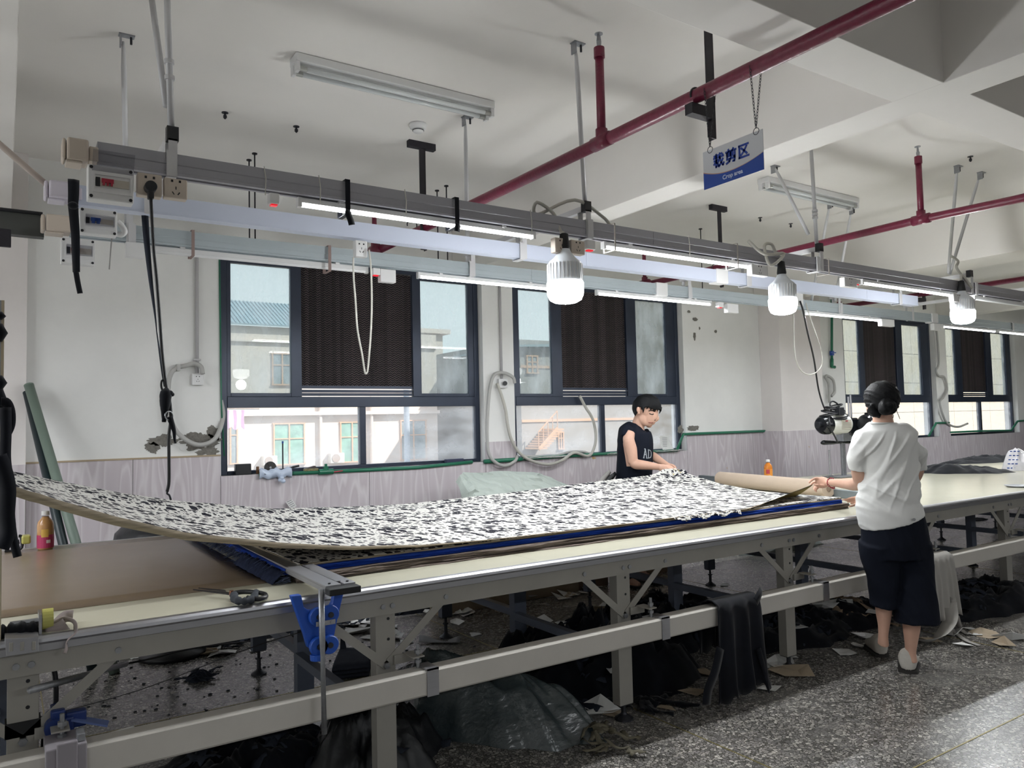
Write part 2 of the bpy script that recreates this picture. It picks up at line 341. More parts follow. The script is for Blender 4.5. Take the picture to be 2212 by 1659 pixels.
ob('panel_cap', MB().box(.13, 1.40, YW-.016, YW, 1.24, 1.252), mat('raw_wood_edge', 'a8977e', .8), wall)
# window sills
for a, b in wins: ob('sill', MB().box(a, b, YW-.01, YW+.06, ZS-.012, ZS), m_wall, wall)

def window(n, x0, x1, p1, hc, p3, sills=True):
    y0, y1 = YW+.07, YW+.13
    w = thing('window_%d' % n, (x0, YW+.1, ZS), kind='structure')
    ob('window_frame', MB().box(x0+.015, x0+.065, y0, y1, ZS, ZT).box(x1-.055, x1-.005, y0, y1, ZS, ZT).box(x0+.065, x1-.055, y0, y1, ZT-.05, ZT).box(x0+.065, x1-.055, y0, y1, ZS, ZS+.03)
       .box(x0+.065, x1-.055, y0-.005, y1, 1.612, 1.70), m_frame, w, bevel=.003)
    mid = (x0+x1)/2+.005
    ob('mullion', MB().box(mid-.027, mid+.027, y0, y1, ZS+.03, 1.612), m_frame, w, bevel=.003)
    for a, b in ((x0+.065, mid-.027), (mid+.027, x1-.055)):
        ob('pane', MB().box(a, b, YW+.098, YW+.102, ZS+.03, 1.612), g_clear, w)
    zs0 = 1.70
    for (a, b, l, r) in ((p1[0], p1[1], x0+.065, hc[0]), (p3[0], p3[1], hc[1], x1-.055)):
        f = ob('sash', MB().box(l, a, y0+.005, y1-.01, zs0, ZT-.05).box(b, r, y0+.005, y1-.01, zs0, ZT-.05).box(a, b, y0+.005, y1-.01, zs0, zs0+.03).box(a, b, y0+.005, y1-.01, ZT-.09, ZT-.05), m_frame, w, bevel=.003)
        ob('pane', MB().box(a, b, YW+.098, YW+.102, zs0+.03, ZT-.09), g_tint, f)
    pd = ob('cooling_pad', MB().box(hc[0]+.005, hc[1]-.005, YW+.10, YW+.16, 1.79, ZT-.055), m_pad, w)
    for k, z in enumerate((1.708, 1.736, 1.77)): ob('slat', MB().box(hc[0]+.005, hc[1]-.005, YW+.09, YW+.12, z, z+.0245), m_frame, w)
    return w
window(1, 1.405, 3.79, (1.50, 1.98), (2.07, 3.094), (3.178, 3.677))
window(2, 4.14, 6.47, (4.26, 4.66), (4.79, 5.68), (5.823, 6.276))
window(3, 9.55, 11.91, (9.68, 10.05), (10.16, 10.98), (11.145, 11.656))
window(4, 12.24, 14.52, (12.35, 12.67), (12.86, 13.66), (13.85, 14.34))

# ------------------------------------------------------------------ outside
def tinted(n, c, **k): return mat(n, c, .9, **k)
m_fac = tinted('pale_rendered_facade', 'd8cabf', var=.06, vscale=.4); m_fac2 = tinted('grey_rendered_facade', '9d9a96', var=.08, vscale=.4)
m_gwin = mat('green_window_glass', '86ab9d', .2, var=.3, vscale=2); m_dwin = mat('grey_window_glass', '8d989b', .2, var=.3, vscale=2); m_ofr = mat('orange_window_trim', 'cda688', .6)
m_roof = mat('corrugated_metal_roof', '8fa3ab', .5, .1, var=.08, vscale=1); m_tile = tinted('beige_wall_tile', 'c9bba6', var=.03); m_ground = tinted('street_concrete', '8d8a84')
YF = 36.0
def fa(x, y, Y=YF): return at(x, y, Y=Y)
def facade(name, label, x0, x1, ztop, Y, dep, m, zb=-9):
    b = thing(name, ((x0+x1)/2, Y, zb), label, 'building')
    ob('wall', MB().box(x0, x1, Y, Y+dep, zb, ztop), m, b); return b
def fwin(b, x0, x1, z0, z1, Y, mg, nx=2):
    f = MB(); t_ = .06
    f.box(x0-t_, x1+t_, Y-.08, Y-.002, z1, z1+t_).box(x0-t_, x1+t_, Y-.12, Y-.002, z0-t_, z0)
    for k in range(nx+1): xx = x0+(x1-x0)*k/nx; f.box(xx-t_/2, xx+t_/2, Y-.08, Y-.002, z0, z1)
    f.box(x0, x1, Y-.07, Y-.002, z0+(z1-z0)*.62, z0+(z1-z0)*.62+.05)
    w = ob('window', f, m_ofr, b)
    for k in range(nx): ob('pane', MB().box(x0+(x1-x0)*k/nx+t_/2, x0+(x1-x0)*(k+1)/nx-t_/2, Y-.03, Y-.003, z0, z1), mg, w)
xa1 = fa(943, 800).x; zr = fa(560, 705).z
A = facade('building', 'pale pinkish building with green windows and corrugated roof, seen through the first window', fa(300, 900).x, xa1, zr, YF, 10, m_fac)
for x0, x1, y0, y1, mg in ((591, 657, 917, 1000, m_gwin), (735, 785, 914, 995, m_gwin), (865, 920, 910, 990, m_dwin), (497, 512, 905, 1000, m_dwin), (588, 630, 765, 830, m_dwin)):
    p, q = fa(x0, y0), fa(x1, y1); fwin(A, p.x, q.x, q.z, p.z, YF, mg, 1 if x1-x0 < 25 else 2)
for k in range(5):
    z = fa(600, 720+0*k).z-.0+(-k*.0)
ob('cornice', MB().box(fa(300, 900).x, xa1, YF-.3, YF, fa(600, 898).z, fa(600, 890).z).box(fa(300, 900).x, xa1, YF-.15, YF, fa(600, 741).z, fa(600, 737).z), m_fac, A)
rf = MB(); nx_ = 60; xl = fa(300, 900).x
for k in range(nx_):
    a = xl+(xa1-3-xl)*k/nx_; b_ = xl+(xa1-3-xl)*(k+1)/nx_; rf.hexa([(a, YF-.3, zr), (b_, YF-.3, zr), (b_, YF-.3, zr+.06), (a, YF-.3, zr+.10)], [(a, YF+3, zr+1.55), (b_, YF+3, zr+1.55), (b_, YF+3, zr+1.60), (a, YF+3, zr+1.66)])
ob('corrugated_roof', rf, m_roof, A)
for px_ in (690, 800):
    p = fa(px_, 880); ob('drainpipe', MB().cyl((p.x, YF-.15, -5), (p.x, YF-.15, 3), .08, 8), m_fac, A)
for i, (x0, x1, y0, y1) in enumerate(((564, 594, 985, 1004), (708, 738, 979, 999))):
    p, q = fa(x0, y0), fa(x1, y1); a = thing('air_conditioner', ((p.x+q.x)/2, YF-.3, q.z), ('white air conditioner unit on the pale facade, left of the first green window', 'white air conditioner unit on the pale facade, between the two green windows')[i], 'air conditioner')
    ob('case', MB().box(p.x, q.x, YF-.4, YF, q.z, p.z), mat('ac_white', 'd8d2c8', .5), a, bevel=.02)
    ob('fan_grille', MB().cyl(((p.x*.62+q.x*.38), YF-.43, (p.z+q.z)/2), ((p.x*.62+q.x*.38), YF-.39, (p.z+q.z)/2), (p.z-q.z)*.42, 20), mat('ac_grille', 'a8988e', .6), a)
YB = 46.0
xb0, xb1 = fa(932, 800, YB).x, fa(1180, 800, YB).x
B = facade('building', 'taller pink building with small windows and an orange roof railing, beyond the pale one', xb0, xb1, fa(975, 815, YB).z, YB, 12, m_fac)
for x0, x1, y0, y1 in ((953, 966, 888, 924), (995, 1016, 887, 921), (955, 968, 948, 984), (997, 1018, 947, 981), (1103, 1122, 888, 918), (1105, 1122, 945, 985), (1060, 1080, 888, 920)):
    p, q = fa(x0, y0, YB), fa(x1, y1, YB); fwin(B, p.x, q.x, q.z, p.z, YB, m_gwin, 1 if x1-x0 < 16 else 2)
rl = MB(); za, zb_ = fa(975, 812, YB).z, fa(975, 778, YB).z
for k in range(5): rl.box(xb0+.5, xb1, YB+.05, YB+.12, za+(zb_-za)*k/4-.04, za+(zb_-za)*k/4+.04)
for k in range(5): xx = xb0+.6+(xb1-xb0-.8)*k/4; rl.box(xx-.05, xx+.05, YB+.04, YB+.13, za, zb_)
ob('roof_railing', rl, m_ofr, B)
p, q = fa(905, 722, YB), fa(950, 815, YB)
ob('stair_tower', MB().box(p.x, q.x, YB-.5, YB+5, q.z-4, p.z).box(p.x-.5, q.x+.4, YB-.9, YB+5, p.z, p.z+.3), m_fac, B)
YG = 30.0
xg0, xg1 = fa(1124, 800, YG).x, fa(1500, 800, YG).x
G = facade('building', 'grey rendered building with orange bands and outdoor stairs, seen through the second window', xg0, xg1, fa(1300, 742, YG).z, YG, 10, m_fac2)
bd = MB()
for yy in (795, 907): z = fa(1250, yy, YG).z; bd.box(xg0, xg1, YG-.06, YG, z-.06, z+.06)
ob('orange_band', bd, m_ofr, G)
for x0, x1, y0, y1 in ((1137, 1160, 770, 805), (1377, 1402, 822, 848), (1205, 1216, 935, 968)):
    p, q = fa(x0, y0, YG), fa(x1, y1, YG); fwin(G, p.x, q.x, q.z, p.z, YG, m_dwin, 2)
st = MB(); p, q = fa(1132, 970, YG), fa(1172, 925, YG)
for k in range(9):
    a = p.lerp(q, k/9); st.box(a.x, a.x+.5, YG-1.2, YG-.1, a.z, a.z+.08)
st.beam((p.x, YG-1.2, p.z+.8), (q.x, YG-1.2, q.z+.8), .05, .05).beam((p.x, YG-1.2, p.z), (q.x, YG-1.2, q.z), .05, .15)
for k in range(5): a = p.lerp(q, k/4); st.cyl((a.x, YG-1.2, a.z-.0), (a.x, YG-1.2, a.z+.8), .025, 6)
ob('outdoor_stairs', st, m_ofr, G)
p, q = fa(1392, 702, YG+4), fa(1420, 738, YG+4)
tw = ob('roof_water_tank', MB().box(p.x, q.x, YG+4, YG+6, q.z-1, p.z), m_fac, G)
ob('roof', MB().hexa([(xg0-.3, YG-.4, fa(1150, 752, YG).z), (xg1, YG-.4, fa(1300, 742, YG).z), (xg1, YG+6, fa(1300, 742, YG).z), (xg0-.3, YG+6, fa(1150, 752, YG).z)], [(xg0-.3, YG-.4, fa(1150, 748, YG).z), (xg1, YG-.4, fa(1300, 725, YG).z), (xg1, YG+6, fa(1300, 725, YG).z), (xg0-.3, YG+6, fa(1150, 748, YG).z)]), m_roof, G)
YT = 13.0
T = thing('building', (22, YT, -5), 'close building clad in large beige tiles, filling the two far windows', 'building')
ob('wall', MB().box(17.5, 46, YT+.02, YT+6, -5, 12), tinted('tile_joint', '8f8474'), T)
tl = [];
xt, zt_ = 17.5, .9
for i in range(18):
    for j in range(9):
        x = 17.55+i*1.2; z = -1.2+j*.9
        o = None
        if not tl:
            o = ob('tile', MB().box(0, 1.185, -.02, .02, 0, .885), m_tile, T); tl.append(o); base = o.matrix_parent_inverse.copy()
        else: o = tl[0].copy(); COL.objects.link(o)
        o.location = (x, YT, z)
struct('floor_street', MB().box(-60, 90, WT+.5, 90, -9.2, -9), m_ground)
# laundry
p, q = fa(483, 886, 20), fa(527, 925, 20)
lg = MB(); P = []
for i in range(9):
    P.append([Vector((p.x+(q.x-p.x)*i/8+.01*math.sin(j+i), 20+.03*math.sin(i*2.1), p.z+(q.z-p.z)*j/6-.05*(j == 6)*math.sin(i*1.7))) for j in range(7)])
ob('hanging_laundry', lg.grid(P), mat('pink_cloth', 'd9b3cc', .9), solid=.01, label='pink cloth hung out to dry, outside at the left of the first window', cat='laundry')
pc = thing('utility_pole', tuple(fa(875, 1000, 28)), 'grey concrete pole standing in the street outside the first window', 'pole')
p = fa(880, 1000, 28); ob('shaft', MB().tube([(p.x, 28, -9), (p.x, 28, fa(880, 885, 28).z+.8)], [.16, .11], 12), mat('pole_concrete', '9aa3ad', .8), pc)
# ------------------------------------------------------------------ overhead busbar tracks
TY = {'A': 3.15, 'B': 3.75, 'C': 4.35}; TZ = 2.505
m_trA = mat('grey_track_paint', '9a9aa0', .45, .2, var=.04, vscale=3); m_trB = mat('pale_blue_track_paint', 'c3cadb', .4, .1); m_trC = mat('light_grey_track_paint', 'a9b3b8', .45, .2, var=.04, vscale=3)
def track(k, xa, xb, m, h, label):
    y = TY[k]; z1 = TZ; z0 = TZ-h; t = thing('busbar_track', (xa, y, z0), label, 'track')
    prof = [(-.033, z1), (.033, z1), (.033, z0), (-.033, z0), (-.033, z0+.006), (-.031, z0+.007)] if k == 'B' else [(-.03, z1), (.03, z1), (.03, z0), (.012, z0), (.012, z0+.012), (-.012, z0+.012), (-.012, z0), (-.033, z0), (-.033, z0+.010), (-.028, z0+.013), (-.028, z0+h*.48), (-.031, z0+h*.52)]
    L = [xa]+[x for x in (3.05, 6.1, 9.1) if xa < x < xb]+[xb]
    for i, (a, b) in enumerate(zip(L, L[1:])): ob('rail_section', MB().prism([(a+.001, y+p, z) for p, z in prof], (b-a-.002, 0, 0)), m, t)
    return t
tA = track('A', at(208, 320, Y=3.15).x, 15, m_trA, .085, 'grey busbar track nearest the camera, carrying the bulbs above the table front')
tB = track('B', at(150, 410, Y=3.75).x, 6.9, m_trB, .085, 'pale blue-white cable trunking hung between the two grey busbar tracks')
tC = track('C', at(150, 485, Y=4.35).x, 15, m_trC, .085, 'light grey busbar track nearest the windows')
def clip(par, x, y, z0, z1, m, w=.035, d=.04):
    return ob('track_clamp', MB().box(x-w/2, x+w/2, y-d-.004, y-d+.002, z0, z1).box(x-w/2, x+w/2, y-d, y+d, z1, z1+.004).box(x-w/2, x+w/2, y-d, y+d, z0-.004, z0).box(x-w/2, x+w/2, y+d-.002, y+d+.004, z0, z1), m, par)
for px, k, t in ((370, 'A', tA), (1276, 'A', tA), (1766, 'A', tA), (2105, 'A', tA), (1128, 'B', tB), (1614, 'B', tB), (1940, 'B', tB), (285, 'C', tC), (1018, 'C', tC), (1488, 'C', tC), (1812, 'C', tC), (2180, 'C', tC)):
    x = at(px, 560, Y=TY[k]-.035).x; clip(t, x, TY[k], TZ-.092, TZ+.004, m_rod)
for px, k, t in ((1560, 'B', tB), (1429, 'C', tC), (2015, 'C', tC)):
    x = at(px, 600, Y=TY[k]-.035).x; ob('joint_cover', MB().box(x-.06, x+.06, TY[k]-.042, TY[k]+.042, TZ-.095, TZ+.008), m_white, t, bevel=.006)
# hangers: rods to the ceiling
def hanger(px0, py0, px1, py1, Y, label, top=ZC, r=.0125, arm=True, side=None, m=m_rod, name='hanger_rod', X=None):
    tp = at(px0, py0, Z=top) if X is None else Vector((X, Y, top))
    b = at(px1, py1, Y=Y); tp = Vector((tp.x, Y if X is None and abs(tp.y-Y) < .25 else tp.y, top))
    t = thing(name, (tp.x, tp.y, top), label, 'rod', 'white rods hanging the tracks from the ceiling')
    d = (b-tp).normalized(); q = tp-Vector((0, 0, .045))
    ob('rod', MB().tube([q, q+d*.03, q+d*.10, b-d*.05, b], [r*.5, r*.6, r, r, r*.8], 10), m, t, smooth=True)
    ob('ceiling_bracket', MB().box(tp.x-.014, tp.x+.045, tp.y-.02, tp.y+.02, top-.005, top).box(tp.x-.018, tp.x-.013, tp.y-.02, tp.y+.02, top-.06, top), m_steel, t)
    ob('anchor_bolt', MB().cyl((tp.x+.03, tp.y, top-.035), (tp.x+.03, tp.y, top), .006, 6), m_dsteel, t)
    return t
def rod_to(x0, y0, x1, y1, z1, label, z0=ZC, r=.0125, collar=None):
    tp = Vector((x0, y0, z0)); b = Vector((x1, y1, z1)); d = (b-tp).normalized()
    t = thing('hanger_rod', tp, label, 'rod', 'white rods hanging the tracks from the ceiling')
    q = tp+d*.03
    ob('rod', MB().tube([q, q+d*.03, q+d*.12, b], [r*.4, r*.7, r, r], 12), m_rod, t, smooth=True)
    ob('ceiling_bracket', MB().box(x0-.02, x0+.05, y0-.02, y0+.02, z0-.005, z0).box(x0-.014, x0-.008, y0-.02, y0+.02, z0-.06, z0), m_steel, t)
    ob('anchor_bolt', MB().cyl((x0+.035, y0, z0-.04), (x0+.035, y0, z0), .006, 6), m_dsteel, t)
    if collar:
        for k in collar: c = tp.lerp(b, k); ob('collar', MB().cyl(c-d*.008, c+d*.008, r*1.5, 14), m_rod, t)
    return t
def ceil(px, py): return at(px, py, Z=ZC)
# crossbars joining the tracks (the rods end on these)
def crossbar(x, y0, y1, label, z=TZ+.055):
    t = thing('crossbar', (x, y0, z), label, 'bar', 'crossbars lying over the tracks')
    ob('bar', MB().box(x-.015, x+.015, y0, y1, z, z+.03), m_rod, t)
    ob('end_cap', MB().box(x-.021, x+.021, y0-.006, y0+.03, z-.006, z+.05), m_black, t)
    for yy in (3.15, 3.75, 4.35):
        if y0-.01 <= yy <= y1+.05: ob('hanger_strap', MB().box(x-.016, x+.016, yy-.036, yy-.032, TZ-.09, z+.002).box(x-.016, x+.016, yy+.032, yy+.036, TZ-.09, z+.002), m_rod, t)
    return t
xs_ = [at(370, 305, Y=3.15).x, at(1262, 462, Y=3.15).x, at(1765, 545, Y=3.15).x, at(2090, 602, Y=3.15).x, 7.9]
names = ('above the breaker boxes at the left', 'above the first bulb', 'to the right of the second bulb', 'above the third bulb', 'at the far right')
for x, n in zip(xs_, names): crossbar(x, 3.12, 4.41, 'white crossbar over the three tracks '+n)
zc_ = TZ+.085
c = ceil(361, -60)
rod_to(xs_[0]-.03, 3.10, xs_[0], 3.15, zc_, 'thick white hanger rod over the sockets at the left end of the near track', collar=(.64, .72))
p = ceil(320, -60); q = at(361, 225, Y=3.14); rod_to(p.x, p.y, q.x, 3.16, q.z, 'slanting grey hanger rod behind the thick one at the top left')
p = ceil(266, 75); rod_to(p.x, p.y, at(275, 330, Y=4.35).x, 4.35, TZ, 'white rod from the ceiling at the upper left down behind the breaker boxes')
p = ceil(1005, 252); rod_to(p.x, p.y, at(1008, 450, Y=p.y).x, p.y, TZ+.03, 'white rod right under the lower end of the near ceiling batten')
p = ceil(1243, 92); rod_to(p.x, p.y, xs_[1], 3.14, zc_, 'white rod beside the tall red sprinkler riser')
p = ceil(1672, 358); q = at(1746, 506, Y=3.3); rod_to(p.x, p.y, q.x, 3.3, q.z, 'slanting white rod in front of the far ceiling batten')
rod_to(xs_[2]-.02, 3.15, xs_[2], 3.15, zc_, 'upright white rod in front of the far ceiling batten', collar=(.68, .71, .74))
p = ceil(1793, 437); rod_to(p.x, p.y, p.x+.05, 4.35, TZ, 'upright white rod beyond the lower end of the far ceiling batten')
p = ceil(1840, 450); rod_to(p.x, p.y, at(1802, 612, Y=4.35).x, 4.35, TZ+.03, 'slanting white rod beyond the lower end of the far ceiling batten')
p = ceil(2068, 358); rod_to(p.x, p.y, xs_[3], 3.3, zc_+.03, 'upright white rod of the pair meeting above the third bulb')
p = ceil(2118, 372); rod_to(p.x, p.y, xs_[3]+.02, 3.3, zc_+.02, 'slanting white rod of the pair meeting above the third bulb')

# LED battens
m_emit = mat('lit_led_tube', 'ffffff', .5, emit='fbfdff', es=TUBE_E); m_off = mat('unlit_diffuser', 'd9dadb', .35)
def batten(k, xa, xb, on, label, dz=0.0, power=TUBE_W):
    y = TY[k]; z = TZ-.092+dz; t = thing('led_batten', ((xa+xb)/2, y, z), label, 'light')
    ob('housing', MB().box(xa, xb, y-.013, y+.013, z-.022, z), m_white, t, bevel=.002)
    ob('diffuser', MB().tube([(xa+.004, y, z-.026), (xb-.004, y, z-.026)], .0125, 12), m_emit if on else m_off, t, smooth=False)
    ob('end_cap', MB().box(xa-.012, xa+.004, y-.015, y+.015, z-.04, z).box(xb-.004, xb+.012, y-.015, y+.015, z-.04, z), m_white, t)
    for f in (.15, .85): xx = xa+(xb-xa)*f; ob('mounting_clip', MB().box(xx-.012, xx+.012, y-.017, y+.017, z-.006, z+.008), m_white, t)
    if on:
        ld = bpy.data.lights.new('batten_light', 'AREA'); ld.shape = 'RECTANGLE'; ld.size = xb-xa; ld.size_y = .03; ld.energy = power; ld.color = (.93, .97, 1); ld.spread = math.pi
        lo = bpy.data.objects.new('batten_light', ld); COL.objects.link(lo); ld.energy = power*(.55 if k == 'A' else 1.0 if k == 'C' else 1.0); lo.location = ((xa+xb)/2, y, z-.042); lo.parent = t; lo.matrix_parent_inverse = Matrix.Translation(-Vector(t.location))
    return t
def bx(k, x0, y0, x1, y1): return at(x0, y0, Y=TY[k]).x, at(x1, y1, Y=TY[k]).x
batten('A', *bx('A', 648, 437, 1150, 515), True, 'lit LED batten under the near track with black straps knotted round it')
batten('A', *bx('A', 1305, 533, 1622, 577), True, 'lit LED batten under the near track between the first and second bulbs')
batten('A', *bx('A', 1862, 608, 2053, 637), True, 'lit LED batten under the near track between the second and third bulbs')
batten('A', *bx('A', 2103, 640, 2225, 660), False, 'unlit batten under the near track right of the third bulb')
batten('C', *bx('C', 312, 530, 790, 585), False, 'unlit white batten under the window-side track in front of the first window')
batten('C', *bx('C', 905, 592, 1182, 625), True, 'lit LED batten under the window-side track left of the first bulb')
batten('C', *bx('C', 1290, 633, 1533, 662), True, 'lit LED batten across the top of the second window')
batten('C', *bx('C', 1737, 677, 1898, 692), True, 'lit LED batten above the cutting machine, left of the white double socket')
batten('C', *bx('C', 2035, 703, 2148, 715), True, 'lit LED batten below the third bulb')
batten('C', *bx('C', 2156, 716, 2290, 730), True, 'lit LED batten at the right edge of the photograph')
# unseen battens added as fill light, left, right and behind the camera
for i, (x, y) in enumerate(((-2.2, 3.15), (-2.0, 4.35), (-3.6, 4.35), (-1.4, -2.2), (2.4, -2.2), (6.0, -2.2), (9.6, -2.2), (12.5, 3.15))):
    TY['R'] = y; batten('R', x-.6, x+.6, True, 'unseen LED batten added as fill light, out of view', dz=0, power=TUBE_W*2.3)['group'] = 'added fill battens out of view'
# bulbs
m_fin = mat('bulb_fin_plastic', 'c9cdd2', .35, .1); m_glow = mat('lit_bulb_dome', 'ffffff', .5, emit='ffffff', es=BULB_E)
def bulb(px, py0, py1, label, sc=1.0, sock=True):
    b = at(px, py1, Y=3.09); z1 = b.z; x = b.x; y = 3.09; s = sc*.095
    t = thing('led_bulb', (x, y, z1+.26), label, 'light bulb')
    prof = [(.30, 2.95), (.38, 2.75), (.62, 2.45), (.86, 2.25), (.93, 2.1), (.96, 1.2)]
    body = MB().lathe([(r*s, h*s) for r, h in [(0, 3.0)]+prof+[(.9, 1.15), (0, 1.14)]], (x, y, z1), 28); ob('body', body, m_fin, t, smooth=True)
    for k in range(30):
        a = 2*math.pi*k/30; u = Vector((math.cos(a), math.sin(a), 0)); c0 = Vector((x, y, z1))
        f = MB().beam(c0+u*s*.95+Z_*s*1.25, c0+u*s*.95+Z_*s*2.12, .004, .004, u)
        ob('fin', f, m_white, t)
    ob('dome', MB().lathe([(r*s, h*s) for r, h in ((0, 0), (.3, .01), (.62, .07), (.85, .2), (.97, .45), (1.0, .8), (1.0, 1.1), (.97, 1.17), (0, 1.18))], (x, y, z1), 28), m_glow, t, smooth=True)
    ob('lamp_holder', MB().lathe([(.028, 0), (.03, .01), (.024, .05), (.022, .08), (.012, .085)], (x, y, z1+2.93*s), 18), m_rubber, t, smooth=True)
    ld = bpy.data.lights.new('bulb_light', 'POINT'); ld.energy = BULB_W; ld.shadow_soft_size = .06; ld.color = (.97, .99, 1)
    lo = bpy.data.objects.new('bulb_light', ld); COL.objects.link(lo); lo.location = (x, y, z1-.07); lo.parent = t; lo.matrix_parent_inverse = Matrix.Translation(-Vector(t.location))
    return t, Vector((x, y, z1+2.93*s+.085))
b1, e1 = bulb(1222, 545, 656, 'large lit LED bulb under the double socket, first from the left', 1.0)
b2, e2 = bulb(1692, 600, 680, 'large lit LED bulb on a coiled white flex, second from the left', .93)
b3, e3 = bulb(2081, 635, 700, 'large lit LED bulb hanging from a white flex, third from the left', .95)
def cord(name, pts, r, m, label=None, cat='cord', group=None, parent=None, n=5, seg=8): return ob(name, MB().tube(spline(pts, n), r, seg), m, parent, smooth=True, label=label, cat=cat if label else None, group=group)
for i, (x, y) in enumerate(((-1.9, 3.09), (-3.6, 3.09), (12.6, 3.09))):  # unseen copies of the first bulb, added to brighten the room
    c_ = copy_tree(b1); c_.location = (x, y, b1.location.z); c_['label'] = 'unseen large LED bulb added as fill light, out of view'; c_['group'] = 'added fill bulbs out of view'
cord('flex', [e1, e1+Vector((.0, .03, .02)), (e1.x-.02, 3.15, TZ+.02), (e1.x-.13, 3.14, TZ+.06), (e1.x-.10, 3.18, TZ+.01), (e1.x+.10, 3.12, TZ+.10), (e1.x+.32, 3.16, TZ+.05), (e1.x+.36, 3.14, TZ)], .009, m_cord, parent=b1)
cord('flex', [e2, e2+Vector((0, 0, .05)), (e2.x-.02, 3.11, TZ-.02), (e2.x-.05, 3.12, TZ+.04), (e2.x-.12, 3.12, TZ+.02), (e2.x-.16, 3.05, TZ-.12), (e2.x-.02, 3.05, TZ-.03), (e2.x-.2, 3.06, TZ-.05), (e2.x-.30, 3.1, TZ+.03)], .010, m_cord, parent=b2)
cord('flex', [e3, e3+Vector((.02, 0, .05)), (e3.x+.10, 3.06, TZ-.06), (e3.x+.04, 3.1, TZ+.04), (e3.x-.04, 3.1, TZ+.1), (e3.x+.03, 3.12, TZ+.16), (e3.x-.03, 3.14, TZ+.2)], .010, m_cord, parent=b3)

# sockets, switches and boxes clipped on the tracks
def face_holes(t, cx, y, cz, s, par, plug2=True):
    h = MB()
    if plug2:
        for sx in (-1, 1): h.box(cx+sx*.012*s-.0035*s, cx+sx*.012*s+.0035*s, y-.0008, y, cz+.020*s, cz+.028*s)
    h.box(cx-.0015*s, cx+.0015*s, y-.0008, y, cz-.004*s, cz+.006*s)
    for sx in (-1, 1): h.add([Vector((cx+sx*a*s, y-.0008, cz+b*s)) for a, b in ((.004, -.020), (.007, -.022), (.013, -.013), (.010, -.011))], [(0, 1, 2, 3) if sx > 0 else (3, 2, 1, 0)])
    ob('socket_hole', h, m_black, par)
def boxobj(name, x0, y0, x1, y1, Y, depth, m, label, cat, bevel=.004, parent=None):
    """box whose front face spans image rectangle x0..x1,y0..y1 on plane Y"""
    a = at(x0, y0, Y=Y); b = at(x1, y1, Y=Y); ym = at(x1, y0, Y=Y)
    t = thing(name, ((a.x+b.x)/2, Y+depth, (a.z+b.z)/2), label, cat)
    ob('case', MB().box(a.x, b.x, Y, Y+depth, b.z, a.z), m, t, bevel=bevel); return t, a.x, b.x, b.z, a.z
YA = TY['A']-.075
for r, lb, ho in (((297, 371, 350, 427), 'square cream socket with the black plug in it', False), ((355, 382, 405, 432), 'square cream socket at the right of the one with the plug', True)):
    t, xa, xb, za, zb_ = boxobj('wall_socket', *r, YA, .04, m_cream, lb, 'socket'); face_holes(t, (xa+xb)/2, YA, (za+zb_)/2, 1.15, t)
for r, Y, lb, m in (((1199, 512, 1229, 548), YA, 'cream socket above the first bulb, left one of the pair', m_cream), ((1234, 517, 1264, 551), YA, 'cream socket above the first bulb, right one of the pair', m_cream), ((768, 518, 794, 556), TY['B']-.05, 'white socket hanging under the pale blue trunking with the cord loop', m_white), ((1624, 570, 1660, 598), YA, 'white socket between the second batten and second bulb', m_white), ((1824, 598, 1852, 622), YA, 'white socket left of the third batten on the near track', m_white), ((2060, 634, 2082, 654), YA, 'white socket above the third bulb', m_white)):
    t, xa, xb, za, zb_ = boxobj('wall_socket', *r, Y, .04, m, lb, 'socket'); face_holes(t, (xa+xb)/2, Y, (za+zb_)/2, 1.0, t)
YC = TY['C']-.06
for r, lb in (((272, 521, 311, 557), 'blank white junction box at the left end of the window-side track'), ((822, 580, 856, 611), 'blank white junction box in front of the dark cooling pad of the first window'), ((1572, 655, 1596, 677), 'small white junction box right of the second window'), ((1905, 688, 1933, 706), 'white double junction box above the third window'), ((2018, 698, 2034, 714), 'small white junction box between the two far windows'), ((1240, 630, 1258, 648), 'small white junction box half hidden behind the first bulb'), ((1719, 631, 1736, 662), 'white plug-in box with a black plug beside the second bulb')):
    boxobj('junction_box', *r, YC, .045, m_white, lb, 'box')
for r, Y, lb in (((583, 415, 605, 441), YA, 'small white switch box with a glowing red rocker, left of the first batten'), ((806, 578, 822, 594), YC, 'small white switch box with a red rocker, left of the blank junction box'), ((1269, 517, 1287, 540), YA, 'small white switch box with a red rocker, right of the double socket'), ((1553, 652, 1564, 664), YC, 'tiny switch box with a red rocker right of the second window'), ((1850, 603, 1860, 614), YA, 'tiny switch box with a red rocker left of the third batten')):
    t, xa, xb, za, zb_ = boxobj('switch_box', *r, Y, .04, m_white, lb, 'switch'); w = xb-xa
    ob('rocker', MB().box(xa+w*.2, xb-w*.2, Y+.008, Y+.032, za-.006, za+.002), mat('red_rocker', 'b01028', .3, emit='ff2030', es=.6), t)
